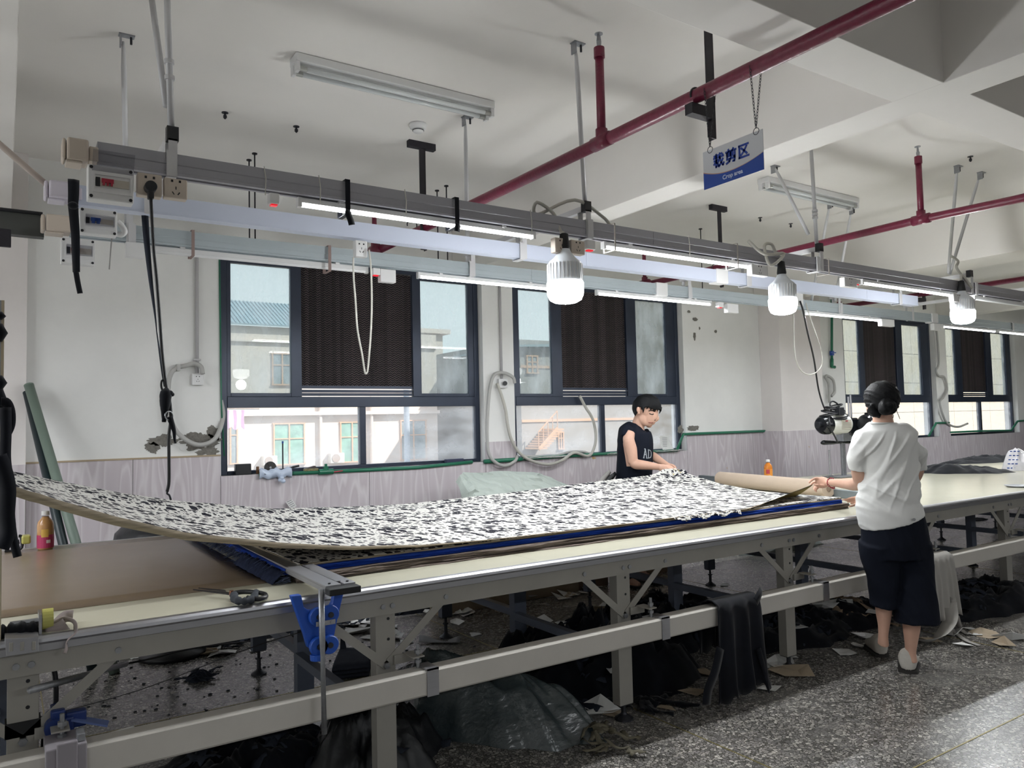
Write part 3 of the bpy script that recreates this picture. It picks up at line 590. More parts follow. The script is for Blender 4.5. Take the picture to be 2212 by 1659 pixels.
def breaker(x0, y0, x1, y1, Y, label, colr, lid_open=False, n=3):
    t, xa, xb, za, zb_ = boxobj('breaker_box', x0, y0, x1, y1, Y, .06, m_white, label, 'breaker box'); w = xb-xa; h = zb_-za
    for sx in (.07, .93):
        for sz in (.08, .92): ob('screw', MB().cyl((xa+w*sx, Y-.003, za+h*sz), (xa+w*sx, Y+.001, za+h*sz), .006, 10), m_black, t)
    wa, wb_, wc, wd = xa+w*.15, xb-w*.08, za+h*.30, za+h*.72
    ob('window_bezel', MB().box(wa-.006, wb_+.006, Y-.004, Y, wc-.012, wc).box(wa-.006, wb_+.006, Y-.004, Y, wd, wd+.012).box(wa-.006, wa, Y-.004, Y, wc, wd).box(wb_, wb_+.006, Y-.004, Y, wc, wd), m_white, t)
    ob('breaker_module', MB().box(wa+.01, wb_-.004, Y-.0035, Y, wc+.012, wd-.012), mat('breaker_body', 'b8b1a5', .4), t)
    ob('blank_module', MB().box(wa+.002, wa+w*.11, Y-.0045, Y, wc+.01, wd-.01), m_black, t)
    bw = w*.26; bx0 = wa+w*.14; mz = (wc+wd)/2
    lv = MB().box(bx0, bx0+bw, Y-.012, Y-.003, mz-.002, mz+.012)
    for k in range(n): lv.box(bx0+bw*(k/n)+.003, bx0+bw*((k+1)/n)-.003, Y-.014, Y-.003, mz-.012, mz)
    ob('breaker_lever', lv, colr, t)
    if lid_open: ob('lid', MB().hexa([(wa-.01, Y-.004, wd+.012), (wb_+.01, Y-.004, wd+.012), (wb_+.01, Y-.05, wd+.075), (wa-.01, Y-.05, wd+.075)], [(wa-.01, Y-.001, wd+.012), (wb_+.01, Y-.001, wd+.012), (wb_+.01, Y-.047, wd+.075), (wa-.01, Y-.047, wd+.075)]), g_cover, t)
    else: ob('lid', MB().box(wa, wb_, Y-.022, Y-.019, wc, wd), g_cover, t)
    return t
breaker(190, 353, 289, 440, YA-.01, 'large breaker box with an open clear lid and a red triple lever', m_red, True)
breaker(172, 447, 253, 510, TY['B']-.09, 'middle breaker box with a blue lever', m_blue, n=2)
breaker(132, 512, 205, 573, TY['C']-.09, 'lowest breaker box with red levers behind the black strap', m_red, n=2)
def endfeed(x0, y0, x1, y1, Y, m, label):
    a = at(x0, y0, Y=Y); b = at(x1, y1, Y=Y); w = b.x-a.x; h = a.z-b.z
    t = thing('feed_box', ((a.x+b.x)/2, Y+.05, b.z), label, 'box')
    ob('case', MB().box(a.x+w*.12, b.x-w*.28, Y, Y+.10, b.z+h*.1, a.z), m, t, bevel=.008)
    ob('end_plate', MB().box(a.x, a.x+w*.10, Y+.01, Y+.095, b.z+h*.12, a.z-h*.04), m, t, bevel=.006)
    ob('collar', MB().box(b.x-w*.26, b.x, Y+.02, Y+.085, b.z+h*.22, a.z-h*.18), m, t, bevel=.004)
    ob('lower_tray', MB().box(a.x+w*.1, b.x-w*.45, Y+.01, Y+.09, b.z, b.z+h*.10), m, t, bevel=.003); return t
endfeed(135, 292, 214, 357, TY['A']-.06, m_cream, 'cream feed box capping the left end of the near track')
endfeed(96, 385, 178, 438, TY['B']-.06, m_lav, 'lilac-white feed box capping the left end of the trunking')
endfeed(89, 459, 178, 509, TY['C']-.06, m_cream, 'cream feed box capping the left end of the window-side track')
p0 = at(100, 398, Y=3.75); cord('conduit', [(-.9, 3.55, 3.18), (-.25, 3.68, 2.80), tuple(p0)], .013, mat('cream_conduit', 'ab9f96', .4), 'beige conduit running down from the upper left into the lilac-white feed box', 'conduit', n=8, seg=10)
a = at(0, 455, Y=4.40)
t = thing('steel_beam_section', (-1.0, 4.42, a.z-.1), 'dark grey steel channel at the left edge, running in behind the feed box of the window-side track', 'beam')
ob('channel', MB().box(-3.5, at(95, 480, Y=4.42).x, 4.40, 4.46, at(0, 503, Y=4.4).z, a.z), mat('dark_track', '4c4e4c', .6, .2), t)
ob('cable', MB().tube([(-3.4, 4.39, a.z+.01), (at(92, 463, Y=4.39).x, 4.39, a.z+.005)], .009, 8), m_black, t)
t2 = boxobj('steel_bracket', -25, 490, 24, 534, 4.3, .02, m_hang, 'black steel bracket plate with a slot at the left edge of the photograph', 'bracket')[0]
# battery of rods behind track A (thin dark threaded rods)
m_thr = mat('threaded_rod', '26242a', .5, .5)
def thin(px0, py0, pym, label):
    c = ceil(px0, py0); zb_ = at(px0+4, pym, Y=c.y).z
    t = thing('threaded_rod', (c.x, c.y, ZC), label, 'rod', 'thin dark threaded rods')
    ob('rod', MB().cyl((c.x, c.y, zb_), (c.x, c.y, ZC), .005, 6), m_thr, t); ob('washer', MB().cyl((c.x, c.y, ZC-.008), (c.x, c.y, ZC), .018, 10), m_thr, t)
for a in ((538, 345, 516, 'thin dark threaded rod, left of the pair over the first window'), (550, 331, 518, 'thin dark threaded rod, right of the pair over the first window'), (944, 411, 560, 'thin dark threaded rod, left one of the pair beside the black T-shaped hanger'), (964, 401, 566, 'thin dark threaded rod, right one of the pair beside the black T-shaped hanger'), (1513, 494, 628, 'thin dark threaded rod right of the black hanger behind the sign'), (1273, 530, 600, 'thin dark threaded rod behind the first bulb')):
    thin(*a)

# ------------------------------------------------------------------ sprinkler pipes
ZP = 2.78
def pipe_line(pts, r, m, parent, name='pipe'): return ob(name, MB().tube(pts, r, 16), m, parent, smooth=True)
def riser(t, x, y, zt, r=.021):
    ob('riser', MB().cyl((x, y, ZP), (x, y, zt-.10), r, 14), m_pipe, t, smooth=True)
    ob('riser_collar', MB().cyl((x, y, zt-.13), (x, y, zt-.08), r*1.25, 14), m_pipe, t)
    ob('tee_joint', MB().cyl((x, y-.06, ZP), (x, y+.06, ZP), .034, 14).cyl((x, y, ZP), (x, y, ZP+.06), .029, 14), m_pipe, t, smooth=True)
    h = ob('sprinkler_head', MB().lathe([(.010, 0), (.012, .025), (.007, .03), (.004, .055), (.004, .06), (.020, .062), (.020, .066), (.004, .068)], (x, y, zt-.075), 14).beam((x-.012, y, zt-.05), (x-.006, y, zt-.015), .004, .004).beam((x+.012, y, zt-.05), (x+.006, y, zt-.015), .004, .004), m_steel, t)
P1 = at(1933, 0, Z=ZP), at(810, 544, Z=ZP); d1 = (P1[1]-P1[0]); xp = 2.38
t1 = thing('sprinkler_pipe', (xp, 3, ZP), 'dark red sprinkler pipe running overhead past the hanging blue and white sign', 'pipe')
pipe_line([(P1[0].x, -5.5, ZP), (P1[0].x, 0, ZP), P1[0], P1[1], (P1[1].x, 6.1, ZP)], .03, m_pipe, t1)
q = at(1300, 306, Z=ZP); riser(t1, q.x, q.y, 3.32)
q = at(806, 540, Z=ZP); riser(t1, q.x, q.y-.03, 3.25, .018)
P2 = at(2190, 432, Z=ZP), at(1410, 611, Z=ZP)
t3 = thing('sprinkler_pipe', (P2[0].x, 3, ZP), 'dark red sprinkler pipe beyond the ceiling beam, its riser standing by the far batten', 'pipe')
pipe_line([(P2[0].x, -5.5, ZP), P2[0], at(1984, 475, Z=ZP), at(1693, 545, Z=ZP), P2[1], (P2[1].x, 6.1, ZP)], .027, m_pipe, t3)
q = at(1990, 474, Z=ZP); riser(t3, q.x, q.y, 3.30, .02); q = at(1393, 612, Z=ZP); riser(t3, q.x, min(q.y, 6.0), 3.28, .018)
P3 = at(2212, 602, Z=ZP); t4 = thing('sprinkler_pipe', (P3.x, 3, ZP), 'dark red sprinkler pipe farthest away, crossing above the third bulb', 'pipe')
pipe_line([(P3.x, -5.5, ZP), (P3.x, 6.1, ZP)], .027, m_pipe, t4)
riser(t4, P3.x, 5.6, 3.2, .018)
# black angle hangers of the pipes
def lhanger(x, y, label, ztop, side=-1, T=False, w=.045):
    t = thing('pipe_hanger', (x, y, ztop), label, 'hanger')
    hx_ = x+side*-.085
    ob('drop_leg', MB().box(hx_-w/2, hx_+w/2, y-.004, y+.004, ZP-.16, ztop).box(hx_+w/2-.004, hx_+w/2, y-.004, y+.035, ZP-.16, ztop), m_hang, t)
    ob('foot_angle', MB().box(min(hx_, x-.05)-.0, max(hx_, x+.05)+.0, y-.02, y+.02, ZP-.085, ZP-.040), m_hang, t)
    ob('u_bolt', MB().tube(arc((x, y, ZP), .036, -.3, math.pi+.3, 12, X_, Z_), .004, 6), m_dsteel, t)
    if T: ob('top_plate', MB().box(hx_-.10, hx_+.10, y-.01, y+.03, ztop-.045, ztop), m_hang, t)
    return t
q = at(1512, 235, Z=ZP-.06); lhanger(P1[0].x, q.y+.02, 'black angle-iron hanger holding the near red pipe beside the sign', ZB if False else ZC, -1)
q = ceil(887, 302); lhanger(q.x+.0+.085*-1+.085, q.y, 'black T-shaped angle-iron hanger under the smoke detector', ZC, -1, True)
q = ceil(1482, 430); lhanger(P2[1].x, q.y, 'black angle-iron hanger behind the white rod, below the sign', ZC, -1, True)
q = at(2200, 420, Z=ZP); lhanger(P2[0].x, q.y-.08, 'black angle-iron hanger at the right edge of the photograph', ZC, -1)
lhanger(P3.x, 4.6, 'black angle-iron hanger of the farthest red pipe', ZC, -1)

# ------------------------------------------------------------------ ceiling battens, detector, bolts
def ceiling_lamp(a, b, label):
    A_, B_ = ceil(*a), ceil(*b); y = (A_.y+B_.y)/2; xa, xb = A_.x, B_.x
    t = thing('ceiling_batten', ((xa+xb)/2, y, ZC), label, 'light')
    ob('housing', MB().box(xa, xb, y-.055, y+.055, ZC-.045, ZC-.002), m_white, t, bevel=.004)
    for s in (-1, 1):
        ob('tube', MB().tube([(xa+.05, y+s*.032, ZC-.075), (xb-.05, y+s*.032, ZC-.075)], .013, 12), mat('unlit_glass_tube', 'cfd3d4', .12), t, smooth=True)
        for e in (xa+.012, xb-.012): ob('lamp_holder', MB().box(e-.01, e+.01, y+s*.032-.018, y+s*.032+.018, ZC-.095, ZC-.043), m_white, t, bevel=.003)
        for e0, e1_ in ((xa+.022, xa+.06), (xb-.06, xb-.022)): ob('tube_cap', MB().cyl((e0, y+s*.032, ZC-.075), (e1_, y+s*.032, ZC-.075), .0145, 12), mat('tube_cap', 'a9aaa6', .4, .5), t)
ceiling_lamp((634, 118), (1057, 226), 'twin-tube ceiling batten, unlit, the near one at the top of the photograph')
ceiling_lamp((1646, 384), (1846, 430), 'twin-tube ceiling batten, unlit, the small far one right of the sign')
q = ceil(903, 268)
t = thing('smoke_detector', (q.x, q.y, ZC), 'round white smoke detector on the ceiling above the black T-shaped hanger', 'smoke detector')
ob('base', MB().lathe([(.055, 0), (.058, -.01), (.052, -.028), (.040, -.034)], (q.x, q.y, ZC), 28), m_white, t, smooth=True)
ob('sensor', MB().lathe([(.036, -.034), (.034, -.048), (.026, -.055), (0, -.056)], (q.x, q.y, ZC), 24), m_white, t, smooth=True)
ob('vent_ring', MB().lathe([(.037, -.040), (.0375, -.045), (.0, -.045)], (q.x, q.y, ZC), 24), m_black, t)
for i, (px, py, lb) in enumerate(((486, 243, 'small bolt stub in the ceiling between the hanger rods and the near batten'), (640, 273, 'small bolt stub in the ceiling below the left end of the near batten'), (1642, 470, 'small bolt stub in the ceiling under the sign, upper one'), (1708, 483, 'small bolt stub in the ceiling under the sign, lower right one'), (2096, 338, 'small bolt stub in the ceiling above the pair of meeting rods'))):
    q = ceil(px, py); t = thing('ceiling_bolt', (q.x, q.y, ZC), lb, 'bolt')
    ob('shank', MB().cyl((q.x, q.y, ZC-.04), (q.x, q.y, ZC), .006, 8), m_dsteel, t); ob('nut', MB().cyl((q.x, q.y, ZC-.034), (q.x, q.y, ZC-.018), .011, 6), m_dsteel, t); ob('washer', MB().cyl((q.x, q.y, ZC-.004), (q.x, q.y, ZC), .02, 12), m_dsteel, t)

# ------------------------------------------------------------------ hanging sign
xs = 2.38
sy0, sy1 = at(1519, 330, X=xs).y, at(1648, 280, X=xs).y; sz1 = at(1519, 330, X=xs).z; sz0 = at(1522, 411, X=xs).z
sg = thing('hanging_sign', (xs, (sy0+sy1)/2, sz1), 'blue and white hanging sign reading Crop area, chained to the red pipe', 'sign')
hw, hh = sy0-sy1, sz1-sz0     # width runs from sy0 (left in the photo) to sy1
def SP(u, v, off=0): return Vector((xs-.002-off, sy0-(sy0-sy1)*u, sz0+hh*v))
ob('board', MB().hexa([SP(0, 0, -.002), SP(1, 0, -.002), SP(1, 1, -.002), SP(0, 1, -.002)], [SP(0, 0), SP(1, 0), SP(1, 1), SP(0, 1)]), mat('sign_board_grey', 'c9cbd0', .35), sg)
def curve_(u): return .26+.18*((u-.45)/(.45 if u < .45 else .56))**2
blue = MB(); n = 24
for k in range(n): u0, u1 = k/n, (k+1)/n; blue.add([SP(u0, 0, .0006), SP(u1, 0, .0006), SP(u1, curve_(u1), .0006), SP(u0, curve_(u0), .0006)], [(3, 2, 1, 0)])
ob('blue_wave', blue, mat('sign_blue', '1e469c', .35), sg)
stp = MB()
for k in range(n): u0, u1 = k/n, (k+1)/n; stp.add([SP(u0, curve_(u0)+.002, .0009), SP(u1, curve_(u1)+.002, .0009), SP(u1, curve_(u1)+.022-.012*u1, .0009), SP(u0, curve_(u0)+.022-.012*u0, .0009)], [(3, 2, 1, 0)])
ob('orange_line', stp, mat('sign_orange', 'c08a70', .4), sg)
# characters drawn as strokes on a 0..10 square
CH = {'cai': [[(0.6, 8.9), (4.6, 8.9)], [(2.6, 9.9), (2.6, 7.4)], [(.1, 7.3), (9.4, 7.3)], [(6.0, 10), (6.2, 6), (7.2, 3), (9.0, .5), (9.8, 2)], [(9.0, 5.2), (7.2, 2.4), (4.9, .2)], [(7.7, 9.6), (8.8, 8.3)],
              [(2.4, 6.6), (3.1, 5.7)], [(.5, 5.3), (5.2, 5.3)], [(2.7, 5.2), (.2, 2.7)], [(2.2, 3.6), (2.2, .4), (3.8, 1.3)], [(4.7, 4.3), (3.3, 3.2)], [(2.6, 4.0), (5.3, .6)]],
      'jian': [[(2.6, 10), (3.4, 8.8)], [(7.3, 10), (6.4, 8.8)], [(.3, 8.5), (9.7, 8.5)], [(1.3, 7.6), (1.3, 3.6)], [(1.3, 7.6), (5.0, 7.6), (5.0, 3.8)], [(1.4, 6.3), (4.9, 6.3)], [(1.4, 5.1), (4.9, 5.1)], [(6.6, 7.6), (6.6, 4.9)], [(8.6, 7.9), (8.6, 3.9), (7.6, 4.1)],
               [(1.0, 2.9), (8.6, 2.9), (8.1, .4), (6.8, .5)], [(4.4, 2.8), (3.4, 1.2), (.6, 0)]],
      'qu': [[(.8, 9.3), (9.4, 9.3)], [(1.2, 9.3), (1.2, .6)], [(.8, .6), (9.7, .6)], [(7.8, 8.1), (5.6, 4.9), (2.7, 2.3)], [(3.0, 7.3), (5.4, 5.2), (8.0, 2.5)]]}
cs = .255
for i, k in enumerate(('cai', 'jian', 'qu')):
    g = MB(); u0 = .19+i*.207; v0 = .49; su = .175; sv = .34
    for st_ in CH[k]:
        P_ = [SP(u0+su*x/10, v0+sv*y/10-.02, .0012) for x, y in st_]
        for a, b in zip(P_, P_[1:]): g.beam(a-(b-a).normalized()*.003, b+(b-a).normalized()*.003, .0080, .0012, X_)
    ob('character', g, mat('sign_letter_blue', '173c98', .4), sg)
def text(s, size, M, m, parent, name='lettering', ext=.0004, align='LEFT', bold=0):
    cu = bpy.data.curves.new('t', 'FONT'); cu.body = s; cu.size = size; cu.extrude = ext; cu.align_x = align; cu.offset = bold
    o = bpy.data.objects.new('t', cu); COL.objects.link(o); bpy.context.view_layer.update()
    me = bpy.data.meshes.new_from_object(o.evaluated_get(bpy.context.evaluated_depsgraph_get())); bpy.data.objects.remove(o)
    mb = MB(); mb.add([M @ v.co for v in me.vertices], [tuple(p.vertices) for p in me.polygons]); return ob(name, mb, m, parent)
Mt = Matrix.Translation(SP(.50, .10, .0014)) @ Matrix(((0, 0, -1, 0), (-1, 0, 0, 0), (0, 1, 0, 0), (0, 0, 0, 1)))
text('Crop area', .024, Mt, mat('sign_white_letter', 'c7cfe4', .4), sg, align='CENTER', bold=.0004)
for u in (.13, .90):
    p = SP(u, 1.0); top = Vector((xs, p.y, ZP+.034))
    ob('ring', MB().tube(arc(p+Vector((0, 0, .0)), .013, 0, 2*math.pi, 16, Y_, Z_), .0013, 6), m_dsteel, sg)
    for s in (-1, 1):
        q = Vector((P1[0].x+s*.033, p.y, ZP)); a = p+Vector((0, 0, .013)); n = 19; ch = MB()
        for k in range(n):
            c = a.lerp(q, (k+.5)/n); L_ = (q-a).length/n*.66; dd = (q-a).normalized(); sdv = (Y_ if k % 2 else X_); sdv = (sdv-dd*sdv.dot(dd)).normalized()
            ch.tube([c+dd*L_*math.cos(2*math.pi*j/8)+sdv*.0036*math.sin(2*math.pi*j/8) for j in range(8)], .0011, 5, closed=True)
        o = ob('chain', ch, m_dsteel, sg); o['kind'] = 'stuff'
# ------------------------------------------------------------------ cutting tables
TT, TY0, TY1 = .82, 2.83, 5.0
def table(xa, xb, st, label, joints):
    t = thing('cutting_table', ((xa+xb)/2, TY0, 0), label, 'table')
    js = [xa]+joints+[xb]
    for a, b in zip(js, js[1:]): ob('tabletop', MB().box(a+.0008, b-.0008, TY0+.012, TY1-.012, TT-.022, TT), m_top, t)
    # aluminium edge profile
    def prof(y, s): return [(y+s*.014, TT+.001), (y-s*.012, TT+.001), (y-s*.022, TT-.006), (y-s*.024, TT-.016), (y-s*.016, TT-.024), (y-s*.016, TT-.045), (y+s*.002, TT-.05), (y+s*.014, TT-.03)]
    for y, s in ((TY0, 1), (TY1, -1)):
        ob('edge_trim', MB().prism([(xa, a, b) for a, b in (prof(y, s) if s > 0 else prof(y, s)[::-1])], (xb-xa, 0, 0)), m_alu, t)
        ob('apron', MB().box(xa+.03, xb-.03, y+s*.006-.006*(1-s), y+s*.006+.02-.007*(1-s)+.0, TT-.118, TT-.046), m_leg, t)
    ob('end_apron', MB().box(xa+.02, xa+.04, TY0+.03, TY1-.03, TT-.11, TT-.03).box(xb-.04, xb-.02, TY0+.03, TY1-.03, TT-.11, TT-.03), m_leg2, t)
    for i, x in enumerate(st):
        for k, (y, w, mm, zb) in enumerate(((2.885, .084, m_leg, .115), (3.72, .082, m_leg2, .14), (4.68, .080, m_leg2, .14))):
            xo = x if k != 1 else x-.045
            lg = ob('leg', MB().box(xo-w/2, xo+w/2, y-.025, y+.03, zb if k != 0 else .075, TT-.03), mm, t, bevel=.002)
            ob('foot', MB().lathe([(.045, 0), (.045, .008), (.018, .026), (.012, .035), (.012, .09), (.020, .09), (.020, .10), (.009, .10), (.009, .15)], (xo, y, 0), 18), m_dsteel, lg, smooth=False)
            ob('foot_plug', MB().box(xo-w/2+.004, xo+w/2-.004, y-.022, y+.027, (zb if k else .075)-.004, (zb if k else .075)+.0), m_black, lg)
        xo = x-.022
        ob('rung', MB().box(xo-.075, xo-.035, 2.92, 3.70, .33, .37), m_leg2, t)
        ob('rung', MB().box(xo-.035, xo+.005, 3.75, 4.66, .33, .37), m_leg2, t)
        for y, yy in ((2.857, 2.85), (3.70, 3.69)):
            for s in (-1, 1):
                if y > 3 and s > 0: continue
                a = Vector((x+s*.0, y, .50)); b = Vector((x+s*.26, y+.0, TT-.10))
                ob('brace', MB().beam(a, b, .004, .032, Y_.cross((b-a).normalized())), m_leg if y < 3 else m_leg2, t)
        ob('bolt', MB().cyl((x, 2.845, .50), (x, 2.858, .50), .013, 6), m_steel, t)
        for dx in (-.26, -.02, .02, .26): ob('bolt', MB().cyl((x+dx, TY0-.012+.012, TT-.085), (x+dx, TY0+.008, TT-.085), .010, 10), m_steel, t)
        for z in (.60, .68): ob('bolt_hole', MB().cyl((x+.012, 2.8585, z), (x+.012, 2.861, z), .006, 8), m_black, t)
    # long white rail bracketed in front of the legs
    rx = [xa-.02]+[x+.13 for x in st if xa < x+.13 < xb]+[xb]
    for a, b in zip(rx, rx[1:]):
        ob('rail', MB().prism([(a+.001, y, z) for y, z in ((2.715, .405), (2.715, .487), (2.720, .492), (2.795, .492), (2.80, .487), (2.80, .405), (2.795, .398), (2.72, .398))], (b-a-.002, 0, 0)), m_alu2, t)
    for x in st:
        if x+.13 > xb: continue
        ob('rail_joint_plate', MB().box(x+.105, x+.155, 2.709, 2.714, .396, .50).box(x+.105, x+.155, 2.709, 2.80, .494, .50), m_alu, t)
        ob('rail_bracket', MB().box(x+.03, x+.12, 2.845, 2.851, .50, .535).box(x+.07, x+.12, 2.76, 2.85, .535, .540), m_leg, t)
        ob('bracket_bolt', MB().cyl((x+.10, 2.78, .47), (x+.10, 2.78, .585), .007, 8).cyl((x+.10, 2.78, .548), (x+.10, 2.78, .562), .014, 6).cyl((x+.10, 2.78, .512), (x+.10, 2.78, .524), .014, 6), m_steel, t)
    return t
tb1 = table(-.75, 4.86, [0.06, 1.27, 2.52, 3.78], 'long cream-topped cutting table with the fabric stack lying on it', [.80, 2.02, 3.24])
tb2 = table(4.88, 14.0, [5.12, 6.42, 7.68, 8.93, 10.2, 11.5, 12.8], 'second cream-topped cutting table behind the woman, running to the right edge', [5.86, 7.08, 8.30, 9.52, 10.74, 11.96])
# kraft sheet on the first table
kp = MB(); n = 20; P = []
for i in range(n+1):
    x = -.7+(1.62)*i/n; P.append([Vector((x, 3.175+(4.96-3.175)*j/12, TT+.0012+.0006*noise.noise(Vector((x*3, j, 0))))) for j in range(13)])
ob('kraft_sheet', kp.grid(P), m_kraft, solid=.0012, smooth=True, label='brown glossy kraft paper sheet covering the left part of the table', cat='paper')

# ------------------------------------------------------------------ fabric stack on the table
def slab(name, x0, x1, y0, y1, z0, z1, m, parent, seed, amp=.012, nl=3, uv=False, seg=.04, right=None):
    """layers: a slab whose rim wanders a little, layer by layer"""
    mb = MB(); UV = []
    nx, ny = int((x1-x0)/seg), int((y1-y0)/.12)
    rim = [(x0+(x1-x0)*i/nx, y0, 0, -1) for i in range(nx)]+[(x1, y0+(y1-y0)*j/ny, 1, 0) for j in range(ny)]+[(x1-(x1-x0)*i/nx, y1, 0, 1) for i in range(nx)]+[(x0, y1-(y1-y0)*j/ny, -1, 0) for j in range(ny)]
    N_ = len(rim); lay = []
    for l in range(nl*2+1):
        f = l/(nl*2); z = z0+(z1-z0)*f; off = amp*(.35*noise.noise(Vector((l*3.1, seed, 0)))+ (0 if l % 2 else -.25))
        lay.append([(x+nx_*(off+amp*noise.noise(Vector((x*2.2, y*2.2, seed+l//2)))+amp*.5*noise.noise(Vector((x*11, y*11, seed+l)))), y+ny_*(off+amp*noise.noise(Vector((x*2.2, y*2.2, seed+l//2)))+amp*.5*noise.noise(Vector((x*11, y*11, seed+l)))), z+.002*noise.noise(Vector((x*5, y*5, seed)))) for x, y, nx_, ny_ in rim])
    for l in lay: mb.v += l; UV += [(p[0]+p[2], p[1]*.55+p[2]*1.3) for p in l]
    for l in range(len(lay)-1): mb.f += [(l*N_+k, l*N_+(k+1) % N_, (l+1)*N_+(k+1) % N_, (l+1)*N_+k) for k in range(N_)]
    mb.f.append(tuple((len(lay)-1)*N_+k for k in range(N_))); mb.f.append(tuple(range(N_))[::-1])
    return ob(name, mb, m, parent, uvs=UV)
fs = thing('fabric_stack', (2.8, 3.1, TT), 'stack of spread fabric layers on the table, taupe below, then blue, printed on top', 'fabric stack')
m_taupe = mat('taupe_cloth', '6c625c', .95, spec=.1, var=.25, vscale=9, stretch=(1, 1, 25)); m_bluec = mat('royal_blue_cloth', '1c3c94', .9, spec=.15, var=.3, vscale=10, stretch=(1, 1, 25)); m_hem = mat('ecru_cloth_edge', '9d9280', .95, spec=.1, var=.3, vscale=5, stretch=(1, 1, 30))
SX0, SX1 = .93, 4.74
slab('taupe_layers', SX0+.06, SX1, 3.085, 4.86, TT+.001, TT+.034, m_taupe, fs, 1.3, .022, 4)
slab('blue_layers', SX0+.02, SX1-.03, 3.115, 4.85, TT+.034, TT+.058, m_bluec, fs, 5.7, .014, 3)
slab('lower_ecru_layers', SX0+.08, SX1-.02, 3.125, 4.85, TT+.058, TT+.067, m_hem, fs, 6.7, .010, 2)
slab('printed_layers', SX0+.08, SX1-.02, 3.13, 4.84, TT+.067, TT+.071, m_print, fs, 8.1, .012, 1)
# frayed blue ends sticking out left of the clamp bar
fr = MB(); rn = random.Random(3)
for k in range(900):
    y = rn.uniform(3.1, 4.8); x = SX0+.02+.02*noise.noise(Vector((y*6, 0, 0))); z = TT+rn.uniform(.004, .055); L_ = rn.uniform(.015, .06)
    a = Vector((x+.03, y, z)); b = a+Vector((-L_*.8, rn.uniform(-.02, .02), rn.uniform(-.01, .006))); c = b+Vector((-L_*.5, rn.uniform(-.02, .02), -z*.15+TT*.15)); c.z = max(TT+.002, c.z-.01); b.z = max(TT+.002, b.z)
    fr.tube([a, b, c], [.0014, .0012, .0005], 3, caps=False)
o = ob('frayed_threads', fr, mat('frayed_blue_thread', '56607a', .9, var=.5, vscale=30), fs); o['kind'] = 'stuff'
o = ob('crumpled_blue_end', (lambda: (lambda mb: mb)(MB()))().grid([[Vector((SX0-.035+.05*i/4+.012*noise.noise(Vector((j*.8, i, 3))), 3.1+.6*j/24, TT+.004+.045*(i/4)**.7*(1+.25*noise.noise(Vector((j*.9, i*.7, 1)))))) for j in range(25)] for i in range(5)]), mat('dark_frayed_navy', '262c40', .95, spec=.1, var=.4, vscale=30), fs, solid=.003, smooth=True)

# ------------------------------------------------------------------ lifted printed cloth
near = [(-.42, 1.50), (-.2, 1.40), (0.013, 1.283), (.162, 1.213), (.342, 1.141), (.577, 1.062), (.924, .986), (1.25, .938), (1.541, .912), (1.9, .900), (2.5, .8985), (3.2, .8985), (3.75, .900)]
far = [(-.42, 1.45), (-.2, 1.36), (.035, 1.25), (.26, 1.185), (.55, 1.105), (.887, 1.027), (1.424, .945), (1.9, .918), (2.376, .905), (3.138, .922), (4.033, .956), (4.55, .975), (4.80, .985)]
def interp(tab, x):
    for (a, za), (b, zb) in zip(tab, tab[1:]):
        if x <= b or b == tab[-1][0]:
            t = (x-a)/(b-a); return za+(zb-za)*t
YN, YF_ = 3.11, 4.84
NU, NV = 190, 70
UVs = []; PP = []
hand_w = at(1757, 1046, Y=3.22)
for i in range(NU+1):
    u = i/NU; row = []
    for j in range(NV+1):
        v = j/NV
        xn = -.42+(hand_w.x+.42)*u; xf = -.42+(4.95+.42)*u
        x = xn+(xf-xn)*v; y = YN+(YF_-YN)*v
        zn = interp(near, min(xn, 3.75)); zf = interp(far, min(xf, 4.8))
        sag = .018*math.sin(math.pi*v)*(max(0, 1-abs(x-.2)/2.2))
        z = zn*(1-v)+zf*v-sag
        # long folds running along the cloth at the far side, and soft ripples
        fold = .016*math.exp(-((v-.80-.04*math.sin(x*1.1))/.045)**2)*max(0, 1-abs(x-1.5)/1.5)+.012*math.exp(-((v-.66)/.04)**2)*max(0, 1-abs(x-.7)/1.2)
        z += fold+.004*noise.noise(Vector((x*2.5, y*6, 2)))
        # resting part follows the stack
        rest = max(0, min(1, (x-1.5)/.8))
        lift = max(0, min(1, (x-3.5)/1.2))*max(0, v-.35)/.65
        zr_ = TT+.0745+.003*noise.noise(Vector((x*4, y*4, 9)))
        if rest > 0:
            tgt = zr_+(z-zr_)*(max(0, (v-.25)/.75)**1.6) if v > .25 else zr_
            z = z*(1-rest)+tgt*rest
        # pinch in the man's hands
        px_, py_ = 4.85, 4.80; d = math.hypot(x-px_, (y-py_)); ang = math.atan2(y-py_, x-px_)
        z += .032*math.exp(-(d/.13)**2)+.014*math.exp(-(d/.45)**2)*math.cos(ang*9+.7*math.sin(3*ang))
        # corner lifted by the woman: near right corner raised and pulled back
        c = max(0, (u-.835)/.165)
        if c > 0:
            L_v = max(0, 1-v/.115)**1.1
            z += (hand_w.z-TT-.0745)*(c**1.15)*L_v; y += (hand_w.y-YN)*c*max(0, 1-v/.5)
        if x > 4.55: z = max(z, TT+.075)
        if x < .1: z += .004*math.sin(y*30)
        row.append(Vector((x, y, z))); UVs.append((x*1.0, v*1.75*.55))
    PP.append(row)
cl = thing('printed_sheet', (2.2, 3.1, .9), 'black and white leopard-spotted cloth being lifted and spread over the stack', 'cloth')
mb = MB().grid(PP)
ob('printed_face', mb, m_print, cl, smooth=True, uvs=UVs)
m_ochre = mat('ochre_cloth_back', 'a89862', .95, spec=.1, var=.12, vscale=8)
ob('reverse_side', MB().grid([[p-Vector((0, 0, .004)) for p in row] for row in PP][::-1]), m_ochre, cl, smooth=True)
